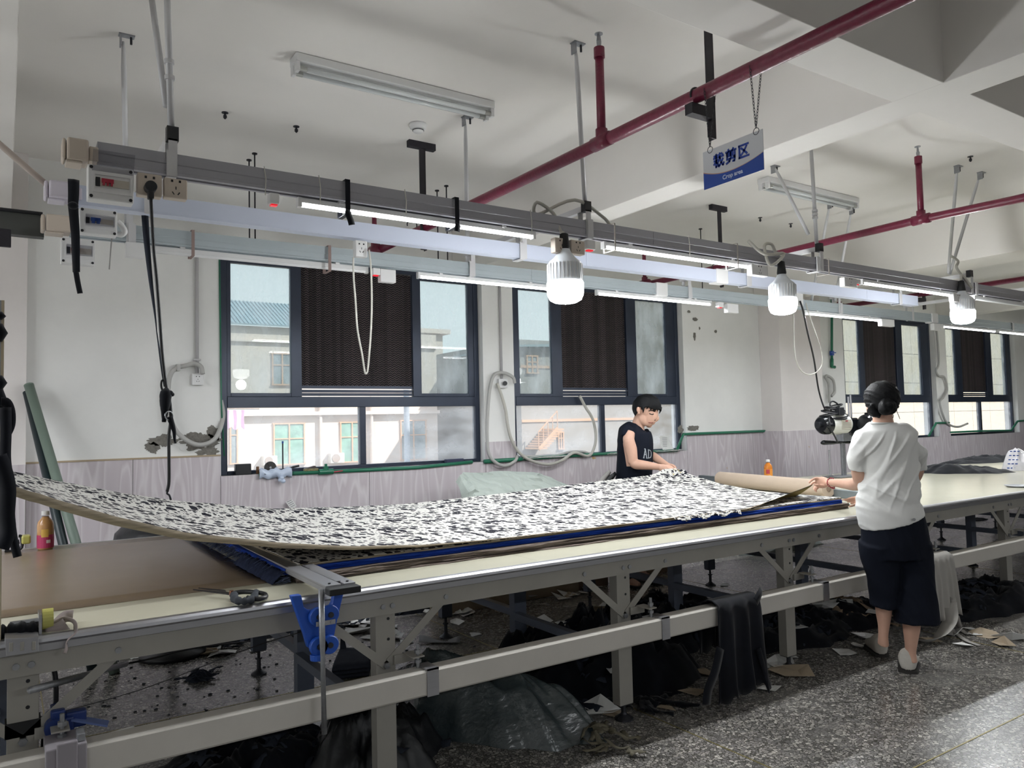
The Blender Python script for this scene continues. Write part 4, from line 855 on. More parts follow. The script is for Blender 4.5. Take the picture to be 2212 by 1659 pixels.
# thick layered near edge
E1 = []; k1 = int(NU*.87)
for i in range(k1+1):
    p = PP[i][0]; th = .030*(1-max(0, min(1, (p.x-.3)/1.6)))+.004
    E1.append([p+Vector((0, .001, .0005)), p+Vector((0, -.007, -th*.3)), p+Vector((0, -.006+.003*noise.noise(Vector((p.x*9, 0, 0))), -th*.65)), p+Vector((0, .004, -th))])
ob('layered_edge', MB().grid(E1[::-1]), m_hem, cl, smooth=True)
E2 = []
for i in range(k1+1):
    p = PP[i][0]; th = .030*(1-max(0, min(1, (p.x-.3)/1.6)))+.004
    if p.x < 1.6: E2.append([p+Vector((0, .004, -th)), p+Vector((0, .3, -th)) if p.x < 2 else p+Vector((0, .3, -.0045))])
ob('under_layers', MB().grid(E2[::-1]), m_hem, cl, smooth=True)
# ruffled overhang of the near edge
rf_ = MB(); rows = []
for i in range(100):
    x = 3.12+.55*i/99; rows.append([Vector((x, 3.135, TT+.078)), Vector((x, 3.10+.004*math.sin(i*1.3), TT+.074+.003*math.sin(i*.9))), Vector((x, 3.088+.006*math.sin(i*.9), TT+.060+.008*math.sin(i*.23+1)+.004*math.sin(i*1.1)))])
ob('ruffled_edge', rf_.grid(rows[::-1]), m_print, cl, smooth=True, uvs=[(p.x, p.z*3) for r in rows[::-1] for p in r])

# ------------------------------------------------------------------ clamp bar with blue roller bracket
cbz = .868
bar = thing('clamp_bar', (1.0, 2.62, cbz), 'aluminium fabric clamp bar across the table with a blue roller bracket at its near end', 'clamp')
nl, nr = at(703, 1277, Y=2.63), at(768, 1268, Y=2.63); fl_, fr_ = at(428, 1153, Y=4.95), at(428, 1153, Y=4.95)+Vector((.125, 0, 0))
nl.z = nr.z = .888; fl_.z = fr_.z = .866
def barhex(u0, u1, z0, z1, v0=0.0, v1=1.0):
    a = nl.lerp(nr, u0); b = nl.lerp(nr, u1); c = fl_.lerp(fr_, u0); d = fl_.lerp(fr_, u1)
    A0, B0 = a.lerp(c, v0), b.lerp(d, v0); C0, D0 = a.lerp(c, v1), b.lerp(d, v1)
    return [A0+Z_*z0, B0+Z_*z0, D0+Z_*z0, C0+Z_*z0], [A0+Z_*z1, B0+Z_*z1, D0+Z_*z1, C0+Z_*z1]
m_bar = mat('satin_bar', 'a5a5aa', .38, .7)
ob('bar', MB().hexa(*barhex(0, 1, -.022, -.006)).hexa(*barhex(.0, .52, -.006, .003)).hexa(*barhex(.62, 1, -.006, .003)), m_bar, bar, bevel=.002)
ob('groove', MB().hexa(*barhex(.52, .62, -.006, -.003)), m_black, bar)
ob('end_cap', MB().hexa(*barhex(-.02, 1.02, -.026, -.003, -.022, .0)), m_rubber, bar, bevel=.003)
ob('stopper', MB().hexa(*barhex(.50, .66, .003, .005, .02, .16)), m_alu, bar)
for u in (.2, .8): c = nl.lerp(nr, u).lerp(fl_.lerp(fr_, u), .01)+Z_*.003; ob('screw', MB().cyl(c, c+Z_*.004, .005, 10), m_black, bar)
Yb = 2.70; m_bluep = mat('blue_cast_bracket', '1a4fb0', .45, var=.06)
def bp_(x, y): return at(x, y, Y=Yb)
half = lambda pts: MB().prism([bp_(*p) for p in pts], (0, .03, 0))
pl = [(629, 1288), (651, 1285), (657, 1312), (668, 1319), (690, 1320), (690, 1398), (680, 1404), (666, 1400), (658, 1372), (646, 1338)]
prr = [(722, 1286), (743, 1281), (737, 1306), (728, 1345), (719, 1392), (708, 1396), (700, 1394), (700, 1318), (714, 1312), (719, 1302)]
ob('roller_bracket', half(pl[::-1]), m_bluep, bar, bevel=.004); ob('roller_bracket', half(prr[::-1]), m_bluep, bar, bevel=.004)
ob('link_plate', MB().prism([bp_(*p)+Vector((0, .004, 0)) for p in ((690, 1390), (700, 1390), (700, 1322), (690, 1322))], (0, .01, 0)), m_bluep, bar)
for x, y in ((684, 1330), (709, 1325), (685, 1394), (708, 1390)):
    c = bp_(x, y); w = ob('roller', MB().lathe([(.030, 0), (.033, .004), (.033, .018), (.029, .022)], c+Vector((0, -.026, 0)), 24, axis=Y_), m_bluep, bar, smooth=False)
    ob('axle', MB().cyl(c+Vector((0, -.032, 0)), c+Vector((0, 0, 0)), .010, 12), m_dsteel, w)
c = bp_(696, 1341); ob('clasp_plate', MB().box(c.x-.035, c.x+.035, Yb-.038, Yb-.034, c.z-.008, c.z+.008).cyl((c.x-.02, Yb-.042, c.z), (c.x-.02, Yb-.03, c.z), .006).cyl((c.x+.022, Yb-.042, c.z), (c.x+.022, Yb-.03, c.z), .006), m_alu, bar)
c = bp_(683, 1412); ob('thumb_knob', MB().cyl(c+Vector((0, -.014, .022)), c+Vector((0, -.014, .0)), .012, 12).cyl(c+Vector((0, -.014, .002)), c+Vector((0, -.014, -.018)), .026, 16), m_bluep, bar, bevel=.002)
ra, rb = at(694, 1285, Y=2.655), at(701, 1585, Y=2.655); rb.x = ra.x+.006
ob('guide_rod', MB().tube([ra+Z_*.02, ra.lerp(rb, .34), ra.lerp(rb, .45), rb], [.0105, .0105, .008, .0095], 14), m_steel, bar, smooth=True)
ra = at(679, 1282, Y=2.80)
# second metal bar, square tube on table two
q0, q1 = Vector((4.62, 3.02, TT+.045)), Vector((5.05, 4.98, TT+.045))
q0 = at(1860, 1066, Z=TT+.08); q0 = Vector((q0.x, q0.y, TT+.0)); qd = (at(1588, 1036, Z=TT+.07)); 
sb = thing('square_steel_tube', (4.8, 4.0, TT), 'grey square steel tube lying across the far end of the fabric stack', 'tube')
a = at(1588, 1042, Z=TT+.03); b = at(1515, 1034, Z=TT+.03)
a2 = at(1868, 1072, Z=TT+.03)
m_zinc = mat('zinc_tube', '7c8488', .45, .5, var=.1, vscale=10)
tt = MB(); d_ = (a-b).normalized(); tt.beam(Vector((a2.x, a2.y, TT+.031)), Vector((a.x-.0, a.y, TT+.031)), .05, .058); ob('tube', tt, m_zinc, sb, bevel=.003)
tt = MB(); sb2 = thing('square_steel_tube', tuple(a), 'short grey square steel tube with an open end, beside the kraft paper roll', 'tube')
a.z = b.z = TT+.035; e = a+(a-b).normalized()*.0
sd_ = (b-a).normalized(); pr_ = sd_.cross(Z_)
for s1, s2 in ((1, 0), (-1, 0), (0, 1), (0, -1)): o_ = pr_*(s1*.028)+Z_*(s2*.028+.0); tt.beam(a+o_, b+o_, .004 if s1 else .06, .06 if s1 else .004)
ob('tube', tt, m_zinc, sb2)
# kraft paper roll
kr = thing('paper_roll', (5.8, 4.6, TT), 'fat beige kraft paper roll lying on the second table in front of the bottle', 'paper roll')
ra, rb = at(1562, 1030, Z=TT+.065), at(1800, 1050, Z=TT+.065); ra = Vector((5.75, 4.93, TT+.067)); rb = Vector((5.42, 3.3, TT+.067))
ra = at(1556, 1034, Z=TT+.067); rb = at(1790, 1056, Z=TT+.067)
ob('wound_paper', MB().tube([ra, rb], .064, 32), mat('beige_kraft_roll', 'bba997', .75, var=.04), kr, smooth=False)
d_ = (rb-ra).normalized(); ob('core', MB().tube([ra-d_*.004, rb+d_*.004], .022, 16), m_brown, kr)
# bottles
def bottle(px, py, label, s=1.0, orange=False, Y=None):
    p = at(px, py, Z=TT) if Y is None else at(px, py, Y=Y); p.z = TT
    t = thing('drink_bottle', p, label, 'bottle'); h = .205*s; R = .040*s
    liq = mat('orange_drink' if orange else 'amber_drink', 'c8782c' if orange else 'ad8458', .12, var=.15)
    ob('body', MB().lathe([(0, .002), (R*.8, 0), (R, .01), (R, .055*s), (R*.96, .06*s), (R, .065*s), (R, .13*s), (R*.9, .150*s), (R*.45, .172*s), (R*.40, .178*s)], p, 24), liq, t, smooth=True)
    ob('neck', MB().lathe([(R*.45, .168*s), (R*.41, .182*s), (R*.41, .188*s)], p, 20), g_cover, t, smooth=True)
    ob('cap', MB().lathe([(R*.47, .184*s), (R*.49, .187*s), (R*.49, .204*s), (R*.44, .207*s), (0, .207*s)], p, 20), m_white, t)
    ob('label_band', MB().lathe([(R*1.012, .012*s if not orange else .035*s), (R*1.015, (.013 if not orange else .036)*s), (R*1.015, (.080 if not orange else .115)*s), (R*1.012, (.081 if not orange else .116)*s)], p, 24), mat('orange_label' if orange else 'magenta_label', 'd98b33' if orange else 'a8325a', .5), t)
    th = math.atan2(-p.y, -p.x); 
    for a0, a1, z0, z1, c in ((-.5, .35, .07, .112, 'c9a04a' if not orange else 'b03a40'), (.1, .6, .038, .055, 'd8cfc8')):
        ob('label_print', MB().grid([[p+Vector((math.cos(th+a0+(a1-a0)*i/6), math.sin(th+a0+(a1-a0)*i/6), 0))*R*1.025+Z_*((z0+(z1-z0)*j)*s) for j in (0, 1)] for i in range(7)]), mat('label_'+c, c, .5), t)
    return t
bottle(98, 1187, 'tea bottle with white cap and magenta label on the left end of the first table')
bottle(1660, 1030, 'orange drink bottle with white cap standing behind the kraft paper roll', 1.0, True, Y=4.93)
# scissors
sc = thing('tailor_shears', (.7, 3.0, TT), 'black tailor shears with cloth-wrapped handle on the front edge of the table', 'scissors')
za = TT+.018
tip, pv, hb = at(417, 1273, Z=za), at(500, 1283, Z=za), at(572, 1291, Z=za)
m_sc = mat('blackened_shears', '1c181c', .4, .5)
ob('blade', MB().hexa([tip-Z_*.002, pv+Vector((.0, .016, -.004)), pv+Vector((0, -.012, -.004)), tip-Z_*.003], [tip, pv+Vector((0, .016, .003)), pv+Vector((0, -.012, .003)), tip+Z_*.001]), m_sc, sc)
pv2 = at(488, 1279, Z=za+.01); ob('blade', MB().hexa([tip+Vector((.02, .004, 0)), pv2+Vector((0, .02, 0)), pv2+Vector((0, -.003, 0)), tip+Vector((.02, .002, 0))], [tip+Vector((.02, .004, .003)), pv2+Vector((0, .02, .005)), pv2+Vector((0, -.003, .005)), tip+Vector((.02, .002, .003))]), m_sc, sc)
ob('pivot_screw', MB().cyl(pv-Z_*.006, pv+Z_*.012, .008, 10), mat('brass_screw', '8a5c48', .4, .7), sc)
hc_ = at(548, 1290, Z=za+.004)
ob('handle', MB().tube(spline([pv, at(520, 1279, Z=za+.004), at(545, 1279, Z=za+.004), at(570, 1283, Z=za), at(573, 1290, Z=za), at(556, 1294, Z=za), at(535, 1291, Z=za)], 5), .009, 8), m_black, sc, smooth=True)
ob('wrapped_handle', MB().tube(spline([at(505, 1284, Z=za), at(508, 1295, Z=za), at(525, 1299, Z=za), at(545, 1294, Z=za), at(553, 1280, Z=za+.004)], 5), [.012+.004*math.sin(i*1.9) for i in range(21)], 9), mat('dark_grey_wrap', '33373e', .9), sc, smooth=True)
# end clamp with yellow tape, left end
ec = thing('end_clamp', (.1, 2.9, TT), 'metal end clamp with yellow tape and twisted grey strips at the near left table corner', 'clamp')
a, b = at(8, 1385, Y=2.77), at(84, 1413, Y=2.77)
pts = [at(x, y, Y=2.77) for x, y in ((10, 1380), (84, 1376), (84, 1408), (14, 1419))]
ob('slotted_plate', MB().prism(pts[::-1], (0, .006, 0)).prism([at(x, y, Y=2.77) for x, y in ((10, 1380), (84, 1376), (84, 1379), (10, 1383))][::-1], (0, .08, 0)), m_alu, ec, bevel=.002)
for x in (24, 48, 73): c = at(x, 1398-(x-24)*.06, Y=2.767); ob('slot', MB().box(c.x-.005, c.x+.005, 2.7665, 2.7695, c.z-.013, c.z+.013), m_leg, ec, bevel=.002)
c = at(88, 1352, Y=2.87); ob('upright_plate', MB().box(c.x-.006, c.x+.002, 2.84, 2.93, TT+.002, TT+.060), m_alu, ec)
c = at(103, 1348, Y=2.86); ob('tape_roll', MB().cyl((c.x-.014, 2.885, TT+.037), (c.x+.016, 2.885, TT+.037), .032, 20), mat('yellow_clear_tape', 'b9b566', .25), ec)
ob('cross_bolt', MB().cyl((c.x-.10, 2.885, TT+.035), (c.x-.0, 2.885, TT+.035), .009, 10), m_steel, ec)
def ribbon(name, pts, w, m, parent=None, up=Z_, tw=0, th=.002, n=5, wend=None, **k):
    P_ = spline(pts, n); rows = []
    for i, p in enumerate(P_):
        t = (P_[min(i+1, len(P_)-1)]-P_[max(i-1, 0)]).normalized(); s = t.cross(up)
        if s.length < .05: s = t.cross(X_)
        s.normalize(); s = Matrix.Rotation(tw*i/len(P_), 3, t) @ s; ww = w if wend is None else w+(wend-w)*i/len(P_)
        rows.append([p-s*ww/2, p+s*.0+t.cross(s)*ww*.12, p+s*ww/2])
    return ob(name, MB().grid(rows), m, parent, smooth=True, solid=th, **k)
m_gst = mat('grey_pink_strip', '958a88', .85)
ribbon('cloth_strip', [at(66, 1372, Y=2.9), at(110, 1356, Y=2.88), at(140, 1338, Y=2.88), at(160, 1345, Y=2.84), at(162, 1365, Y=2.82), at(146, 1385, Y=2.80), at(143, 1402, Y=2.79), at(139, 1412, Y=2.79)], .035, m_gst, ec, tw=2.5, up=Y_, wend=.015)
ribbon('cloth_strip', [at(118, 1350, Y=2.92), at(140, 1330, Y=2.95), at(158, 1328, Y=2.95)], .03, m_gst, ec, up=Y_)
ribbon('cloth_strip', [at(100, 1368, Y=2.87), at(125, 1362, Y=2.86), at(145, 1350, Y=2.86)], .05, m_gst, ec, up=Y_)
bt = MB().tube(spline([at(-20, 1372, Y=2.88), at(10, 1368, Y=2.88), at(45, 1362, Y=2.87), at(80, 1362, Y=2.87)], 6), [.018+.012*abs(math.sin(i*.9)) for i in range(19)], 8)
ob('black_cloth_strip', bt, m_cloth, ec, smooth=True)
# left post that carries black tatters
po = thing('spreader_post', (-.012, 2.86, TT), 'cream-edged upright post at the left edge of the photograph, tied with black cloth strips', 'post')
pe = at(6, 1000, Y=2.86).x
ob('upright', MB().box(pe-.05, pe-.008, 2.84, 2.885, TT, 1.86), m_steel, po); ob('edge_strip', MB().box(pe-.008, pe, 2.838, 2.887, TT, 1.86), mat('cream_edge', 'b8ac92', .6), po)
for y0, y1, w in ((675, 690, 6), (700, 738, 9), (812, 842, 8), (838, 905, 10)):
    ob('wrapped_tatter', MB().tube([at(1, y0, Y=2.83), at(2, (y0+y1)/2, Y=2.825), at(1, y1, Y=2.83)], [.006, w*.0017+.004, .005], 8), m_cloth, po, smooth=True)
ribbon('black_strip', [at(2, 868, Y=2.80), at(14, 870, Y=2.80), at(22, 890, Y=2.80), at(22, 918, Y=2.80), at(12, 940, Y=2.80), at(3, 946, Y=2.81)], .028, m_cloth, po, up=Y_, tw=.6)
ribbon('black_strip', [at(12, 880, Y=2.79), at(13, 930, Y=2.79), at(12, 985, Y=2.79), at(16, 1020, Y=2.79), at(24, 1060, Y=2.79), at(22, 1110, Y=2.79), at(28, 1160, Y=2.79), at(38, 1203, Y=2.79)], .03, m_cloth, po, up=Y_, wend=.022)
ribbon('black_strip', [at(-4, 985, Y=2.78), at(6, 1010, Y=2.78), at(16, 1055, Y=2.78), at(14, 1110, Y=2.78), at(16, 1150, Y=2.78), at(2, 1185, Y=2.78)], .045, m_cloth, po, up=Y_, tw=.4)
# far left clamp with tape
c = at(52, 1165, Y=4.9); fc = thing('end_clamp', (c.x, 4.9, TT), 'small clamp with yellow tape at the far left corner of the table', 'clamp')
ob('hook', MB().tube(spline([at(10, 1190, Y=4.9), at(30, 1190, Y=4.9), at(47, 1182, Y=4.9), at(46, 1160, Y=4.9), at(40, 1158, Y=4.9)], 4), .008, 8), m_dsteel, fc)
ob('tape_roll', MB().box(c.x-.012, c.x+.03, 4.86, 4.94, c.z-.022, c.z+.022), mat('yellow_clear_tape', 'b9b566', .25), fc, bevel=.008)
ob('grip', MB().cyl(at(8, 1177, Y=4.9), at(42, 1170, Y=4.9), .012, 8), m_black, fc)

# ------------------------------------------------------------------ cloths, bag and dish on the second table
def heap(name, cx, cy, z0, rx, ry, h, seed, m, label=None, cat='cloth', rot=0, nr=16, na=44, rough=1.0, parent=None, group=None, kind=None, edge=.5, freq=1.0, smooth=True, xs=1.0):
    """crumpled heap: folded height field over a ragged outline"""
    V = []; c, s = math.cos(rot), math.sin(rot)
    for i in range(nr+1):
        f = i/nr
        for k in range(na):
            a = 2*math.pi*k/na; e = 1+edge*.5*noise.noise(Vector((math.cos(a)*1.4, math.sin(a)*1.4, seed)))+edge*.35*noise.noise(Vector((math.cos(a)*5, math.sin(a)*5, seed+3)))
            x, y = rx*f*e*math.cos(a), ry*f*e*math.sin(a); q = Vector((x*6*freq*xs, y*6*freq, seed))
            rid = 1-abs(noise.noise(q))*2.2; rid2 = 1-abs(noise.noise(q*2.3+Vector((5, 5, 5))))*2
            z = h*max(0, (1-f**2.2))*(.62+.5*noise.noise(q*.5))+h*.28*rough*rid*(1-f**4)+h*.12*rough*rid2*(1-f**6)
            z = max(.003+.004*(1-f), z)
            if i == nr: z = .001
            V.append(Vector((cx+x*c-y*s, cy+x*s+y*c, z0+z)))
    mb = MB(); mb.v = [tuple(v) for v in V]; mb.f = [(i*na+k, (i+1)*na+k, (i+1)*na+(k+1) % na, i*na+(k+1) % na) for i in range(nr) for k in range(na)]
    return ob(name, mb, m, parent, smooth=smooth, label=label, cat=cat if label else None, group=group, kind=kind)
p = at(2060, 1020, Z=TT); heap('black_cloth', p.x, p.y, TT, .46, .30, .085, 4.2, m_cloth, 'crumpled black cloth on the second table right beside the woman', rot=-.9, nr=24, na=72)
p = at(2105, 997, Z=TT); heap('black_cloth', p.x, p.y-.15, TT, .80, .22, .08, 9.2, m_cloth, 'flat black cloth along the far edge of the second table', rot=-.25, nr=20, na=60)
p = at(2200, 1015, Z=TT); pbg = heap('plastic_bag', p.x, p.y, TT, .14, .14, .21, 2.4, mat('printed_white_plastic', 'd8d6da', .25, var=.05, vscale=20), 'upright crumpled white plastic bag with blue print at the right edge, on the second table', 'bag', nr=20, na=40, rough=1.4)
bl = MB()
for r_ in range(5):
    for c_ in range(3):
        q = at(2184+c_*8-r_*1.5, 975+r_*9, D=1); d = ray(2184+c_*8-r_*1.5, 975+r_*9); L_ = ((Vector(p)-CAM).length-.15)/d.length; q = CAM+d*L_
        bl.beam(q-RT*.012, q+RT*.012, .004, .010, UP)
ob('blue_print', bl, m_blue, pbg)
p = at(2200, 1052, Z=TT); dh = thing('metal_dish', p, 'small metal dish on the second table at the right edge', 'dish')
ob('dish', MB().lathe([(0, .003), (.07, .002), (.10, .014), (.103, .015), (.075, 0), (0, 0)], p, 24), m_steel, dh, smooth=True)

# ------------------------------------------------------------------ straight-knife cutting machine
KM = at(1822, 1030, Z=TT); KY = KM.y
def kp_(x, y, dy=0): return at(x, y, Y=KY+dy)
km = thing('cutting_machine', KM, 'upright fabric cutting machine with a round white motor on the second table', 'cutting machine')
m_mot = mat('cream_motor_paint', 'd6d6d0', .3); m_blk = mat('gloss_black_paint', '121418', .2)
ob('base_plate', MB().box(KM.x-.20, KM.x+.16, KY-.11, KY+.11, TT+.003, TT+.016), m_steel, km, bevel=.006)
kz = lambda y: kp_(1822, y).z
ob('knife_standard', MB().box(KM.x-.018, KM.x+.04, KY-.012, KY+.012, TT+.016, kz(957)), m_steel, km, bevel=.002)
ob('blade', MB().box(KM.x-.034, KM.x-.018, KY-.0015, KY+.0015, TT+.018, kz(960)), m_alu, km)
gx = kp_(1804, 1000).x; ob('presser_rod', MB().cyl((gx-.09, KY, TT+.03), (gx-.09, KY, kz(970)), .009, 10).tube([(gx-.14, KY, TT+.022), (gx-.09, KY, TT+.03), (gx-.04, KY, TT+.022)], .008, 8), m_alu, km)
ml_, mr_ = kp_(1785, 917).x, kp_(1824, 917).x; mz_ = kz(916)
mot = ob('motor', MB().lathe([(.094, 0), (.10, .01), (.104, .10), (.104, mr_-ml_-.03), (.095, mr_-ml_)], (ml_, KY, mz_), 32, axis=X_), m_mot, km, smooth=False)
ob('motor_end_bell', MB().lathe([(.03, -.10), (.07, -.095), (.092, -.06), (.098, -.04), (.10, 0)], (ml_, KY, mz_), 32, axis=X_), m_blk, km)
ob('motor_knob', MB().cyl((ml_-.145, KY, mz_), (ml_-.09, KY, mz_), .03, 18), m_black, km, bevel=.004)
ob('name_plate', MB().prism([(mr_-.20, KY-.1055, mz_-.05), (mr_-.04, KY-.1055, mz_-.05), (mr_-.04, KY-.1055, mz_+.045), (mr_-.20, KY-.1055, mz_+.045)], (0, .003, 0)), mat('name_plate', 'b8b4a8', .4), km)
ob('plate_mark', MB().box(mr_-.14, mr_-.10, KY-.107, KY-.1045, mz_+.026, mz_+.036), m_red, km)
lm = MB()
for k in range(4): lm.box(mr_-.19, mr_-.05, KY-.107, KY-.1045, mz_+.012-.016*k, mz_+.015-.016*k)
ob('plate_lines', lm, mat('plate_line', '77746c', .6), km)
ob('gear_housing', MB().box(mr_, mr_+.14, KY-.07, KY+.07, kz(940), kz(903)).box(mr_+.06, mr_+.15, KY-.05, KY+.05, kz(958), kz(940)), m_blk, km, bevel=.015)
for x, y0 in ((1834, 857), (1839, 853)): c = kp_(x, y0); ob('slide_rod', MB().cyl((c.x, KY+.01, kz(905)), (c.x, KY+.01, c.z), .009, 10), m_alu, km)
ob('handle', MB().tube([kp_(1775, 957), kp_(1779, 956), kp_(1800, 956), kp_(1808, 956), kp_(1845, 956)], [.014, .024, .02, .013, .013], 12), m_blk, km, smooth=True)
ob('grinder_box', MB().box(kp_(1812, 950).x, kp_(1831, 950).x, KY-.05, KY+.03, kz(953), kz(935)), m_steel, km, bevel=.003)
cs_ = MB(); rn = random.Random(5)
for k in range(9):
    c0 = kp_(1797+rn.uniform(-3, 5), 893+rn.uniform(-6, 5)); R_ = rn.uniform(.10, .16)
    cs_.tube([c0+Vector((R_*math.cos(a*math.pi/8), (R_*.6)*math.sin(a*math.pi/8)-.02, .02*math.sin(a*math.pi/8+k)+.01*k-.03)) for a in range(16)], .008, 6, closed=True)
cs_.tube(spline([kp_(1796, 890), kp_(1793, 872), kp_(1800, 867), kp_(1811, 875), kp_(1813, 888)], 6), .008, 6)
ob('coiled_cord', cs_, m_bcord, km, smooth=True)
ob('plug', MB().box(kp_(1789, 890).x, kp_(1799, 890).x, KY-.13, KY-.07, kz(897), kz(880)), m_black, km, bevel=.006)
cord('supply_cord', [at(1728, 650, Y=TY['C']-.07), at(1735, 672, Y=4.28), at(1745, 720, Y=4.4), at(1758, 775, Y=4.5), at(1768, 840, Y=KY), at(1780, 880, Y=KY), kp_(1790, 892), kp_(1791, 910, -.13), kp_(1794, 925, -.13), kp_(1803, 942, -.1), kp_(1809, 955, -.03)], .008, m_bcord, parent=km)
# head of a second machine half hidden by the woman
c = at(1880, 912, Y=4.5); k2 = thing('cutting_machine', (c.x, 4.5, TT), 'second cutting machine almost hidden behind the woman, its dark motor showing left of her neck', 'cutting machine')
ob('base_plate', MB().box(c.x-.15, c.x+.15, 4.4, 4.6, TT+.003, TT+.016), m_steel, k2, bevel=.005); ob('knife_standard', MB().box(c.x-.02, c.x+.03, 4.49, 4.51, TT+.016, c.z-.08), m_steel, k2)
ob('motor', MB().lathe([(.08, -.13), (.10, -.11), (.10, .10), (.085, .13)], (c.x+.03, 4.5, c.z-.02), 28, axis=X_), m_blk, k2); ob('top_cap', MB().box(c.x-.04, c.x+.05, 4.46, 4.54, c.z+.07, c.z+.10), m_blk, k2, bevel=.008)
# ------------------------------------------------------------------ people
m_skin = mat('skin', 'c79f8b', .5, spec=.35, var=.05, vscale=12); m_hair = mat('black_hair', '08090c', .62, spec=.22, bump=.25, bscale=22, stretch=(8, 8, 1.2))
m_tee = mat('white_jersey', 'dadad8', .85, spec=.15, bump=.06, bscale=40); m_pants = mat('navy_black_trousers', '10141f', .85, spec=.15, var=.15, vscale=8)
m_tank = mat('black_tank_jersey', '131722', .85, spec=.15, var=.12, vscale=10); m_shoe = mat('white_knit_shoe', 'b9b5ad', .8, var=.06, vscale=40)
class Fig:
    def __init__(s, D): s.D = D; s.k = D/FPX
    def P(s, x, y, d=0): return at(x, y, D=s.D+d)
    def loft(s, mb, pts, n=20, sub=4):
        """pts: (px, py, depth offset, half width in px, half depth in m)"""
        C_ = spline([s.P(*p[:3]) for p in pts], sub); W_ = []
        for q in (3, 4):
            vals = [Vector((p[q], 0, 0)) for p in pts]; W_.append([max(.1 if q == 3 else .001, v.x) for v in spline(vals, sub)])
        vs = []; m = len(C_)
        for i, c in enumerate(C_):
            t = (C_[min(i+1, m-1)]-C_[max(i-1, 0)]).normalized(); dp = FW-t*FW.dot(t)
            if dp.length < .35: dp = UP-t*UP.dot(t)
            dp.normalize(); sd = t.cross(dp).normalized(); k = (c-CAM).dot(FW)/FPX
            vs += [c+sd*(W_[0][i]*k*math.cos(2*math.pi*j/n))+dp*(W_[1][i]*math.sin(2*math.pi*j/n)) for j in range(n)]
        fs = [(i*n+j, i*n+(j+1) % n, (i+1)*n+(j+1) % n, (i+1)*n+j) for i in range(m-1) for j in range(n)]+[tuple(range(n))[::-1], tuple((m-1)*n+j for j in range(n))]
        mb.add(vs, fs); return mb
    def ell(s, mb, x, y, d, rx, ry, rd, tilt=0, n=20, m=14):
        c = s.P(x, y, d); k = (c-CAM).dot(FW)/FPX; a = RT*math.cos(tilt)-UP*math.sin(tilt); b = UP*math.cos(tilt)+RT*math.sin(tilt)
        vs = [c+a*(rx*k*math.sin(math.pi*i/m)*math.cos(2*math.pi*j/n))+FW*(rd*math.sin(math.pi*i/m)*math.sin(2*math.pi*j/n))+b*(ry*k*math.cos(math.pi*i/m)) for i in range(m+1) for j in range(n)]
        mb.add(vs, [(i*n+j, (i+1)*n+j, (i+1)*n+(j+1) % n, i*n+(j+1) % n) for i in range(m) for j in range(n)]); return mb
    def finger(s, mb, pts, r=.0085):
        P_ = spline([s.P(*p) for p in pts], 3); n = len(P_); mb.tube(P_, [r*(1-.28*i/(n-1)) if i < n-1 else r*.45 for i in range(n)], 8); return mb
def skin_mesh(name, mb, m, parent, vox=.006, smooth=6, disp=None, label=None):
    o = ob(name, mb, m, parent)
    r = o.modifiers.new('r', 'REMESH'); r.mode = 'VOXEL'; r.voxel_size = vox; r.use_smooth_shade = True
    if smooth: q = o.modifiers.new('s', 'SMOOTH'); q.factor = .5; q.iterations = smooth
    bake(o); me = o.data
    if disp:
        me.update(); n_ = len(me.vertices); co = [0.0]*(3*n_); no = [0.0]*(3*n_); me.vertices.foreach_get('co', co); me.vertex_normals.foreach_get('vector', no)
        for i in range(n_):
            k = disp(Vector(co[3*i:3*i+3]))
            for j in range(3): co[3*i+j] += no[3*i+j]*k
        me.vertices.foreach_set('co', co)
    me.polygons.foreach_set('use_smooth', [True]*len(me.polygons)); me.update()
    if not me.materials: me.materials.append(m)
    if label: o['label'] = label
    return o
def fold(scale, amp, dirv=(1, 0, .5), seed=0):
    def f(p):
        a = (p-CAM).dot(RT); z = p.z
        q = Vector((a*scale+z*scale*dirv[2], z*scale*.28-a*scale*.1, seed)); r = noise.noise(q); r2 = noise.noise(q*2.1+Vector((3, 1, 7)))
        return amp*(max(0, 1-abs(r)*4.5)*1.0+r2*.35-.3)
    return f
# ---- woman
w = Fig(4.33); root = at(1960, 1455, Z=0)
wo = thing('person', root, 'person in white T-shirt and cropped navy trousers, seen from behind, lifting the cloth corner', 'person')
b = MB()
w.ell(b, 1905, 866, 0, 30, 36, .088); w.loft(b, [(1906, 880, .01, 21, .055), (1907, 903, 0, 20, .052), (1908, 925, 0, 26, .055)])
w.loft(b, [(1909, 920, 0, 30, .05), (1912, 940, 0, 52, .075), (1918, 975, .0, 54, .10), (1922, 1030, 0, 50, .10), (1926, 1080, 0, 52, .10), (1930, 1130, 0, 58, .12), (1932, 1170, 0, 58, .12)])
# left arm
w.loft(b, [(1866, 948, 0, 14, .045), (1855, 975, .02, 14.5, .045), (1855, 1020, .05, 15, .042), (1862, 1042, .08, 15.5, .042)])
w.loft(b, [(1862, 1040, .06, 14, .038), (1848, 1046, .16, 14.5, .038), (1830, 1045, .34, 11, .034), (1806, 1043, .55, 8.5, .026), (1793, 1043, .66, 8, .022), (1783, 1043, .70, 9, .018)])
w.loft(b, [(1790, 1043, .68, 8, .02), (1779, 1042, .71, 13, .018), (1768, 1044, .73, 12, .015), (1764, 1045, .74, 9, .012)])
w.finger(b, [(1774, 1034, .72), (1762, 1033, .72), (1752, 1038, .70), (1747, 1044, .69)], .0105)
w.finger(b, [(1770, 1040, .75), (1757, 1042, .76), (1751, 1048, .74)], .010)
w.finger(b, [(1768, 1046, .75), (1759, 1052, .76), (1759, 1059, .73)], .010)
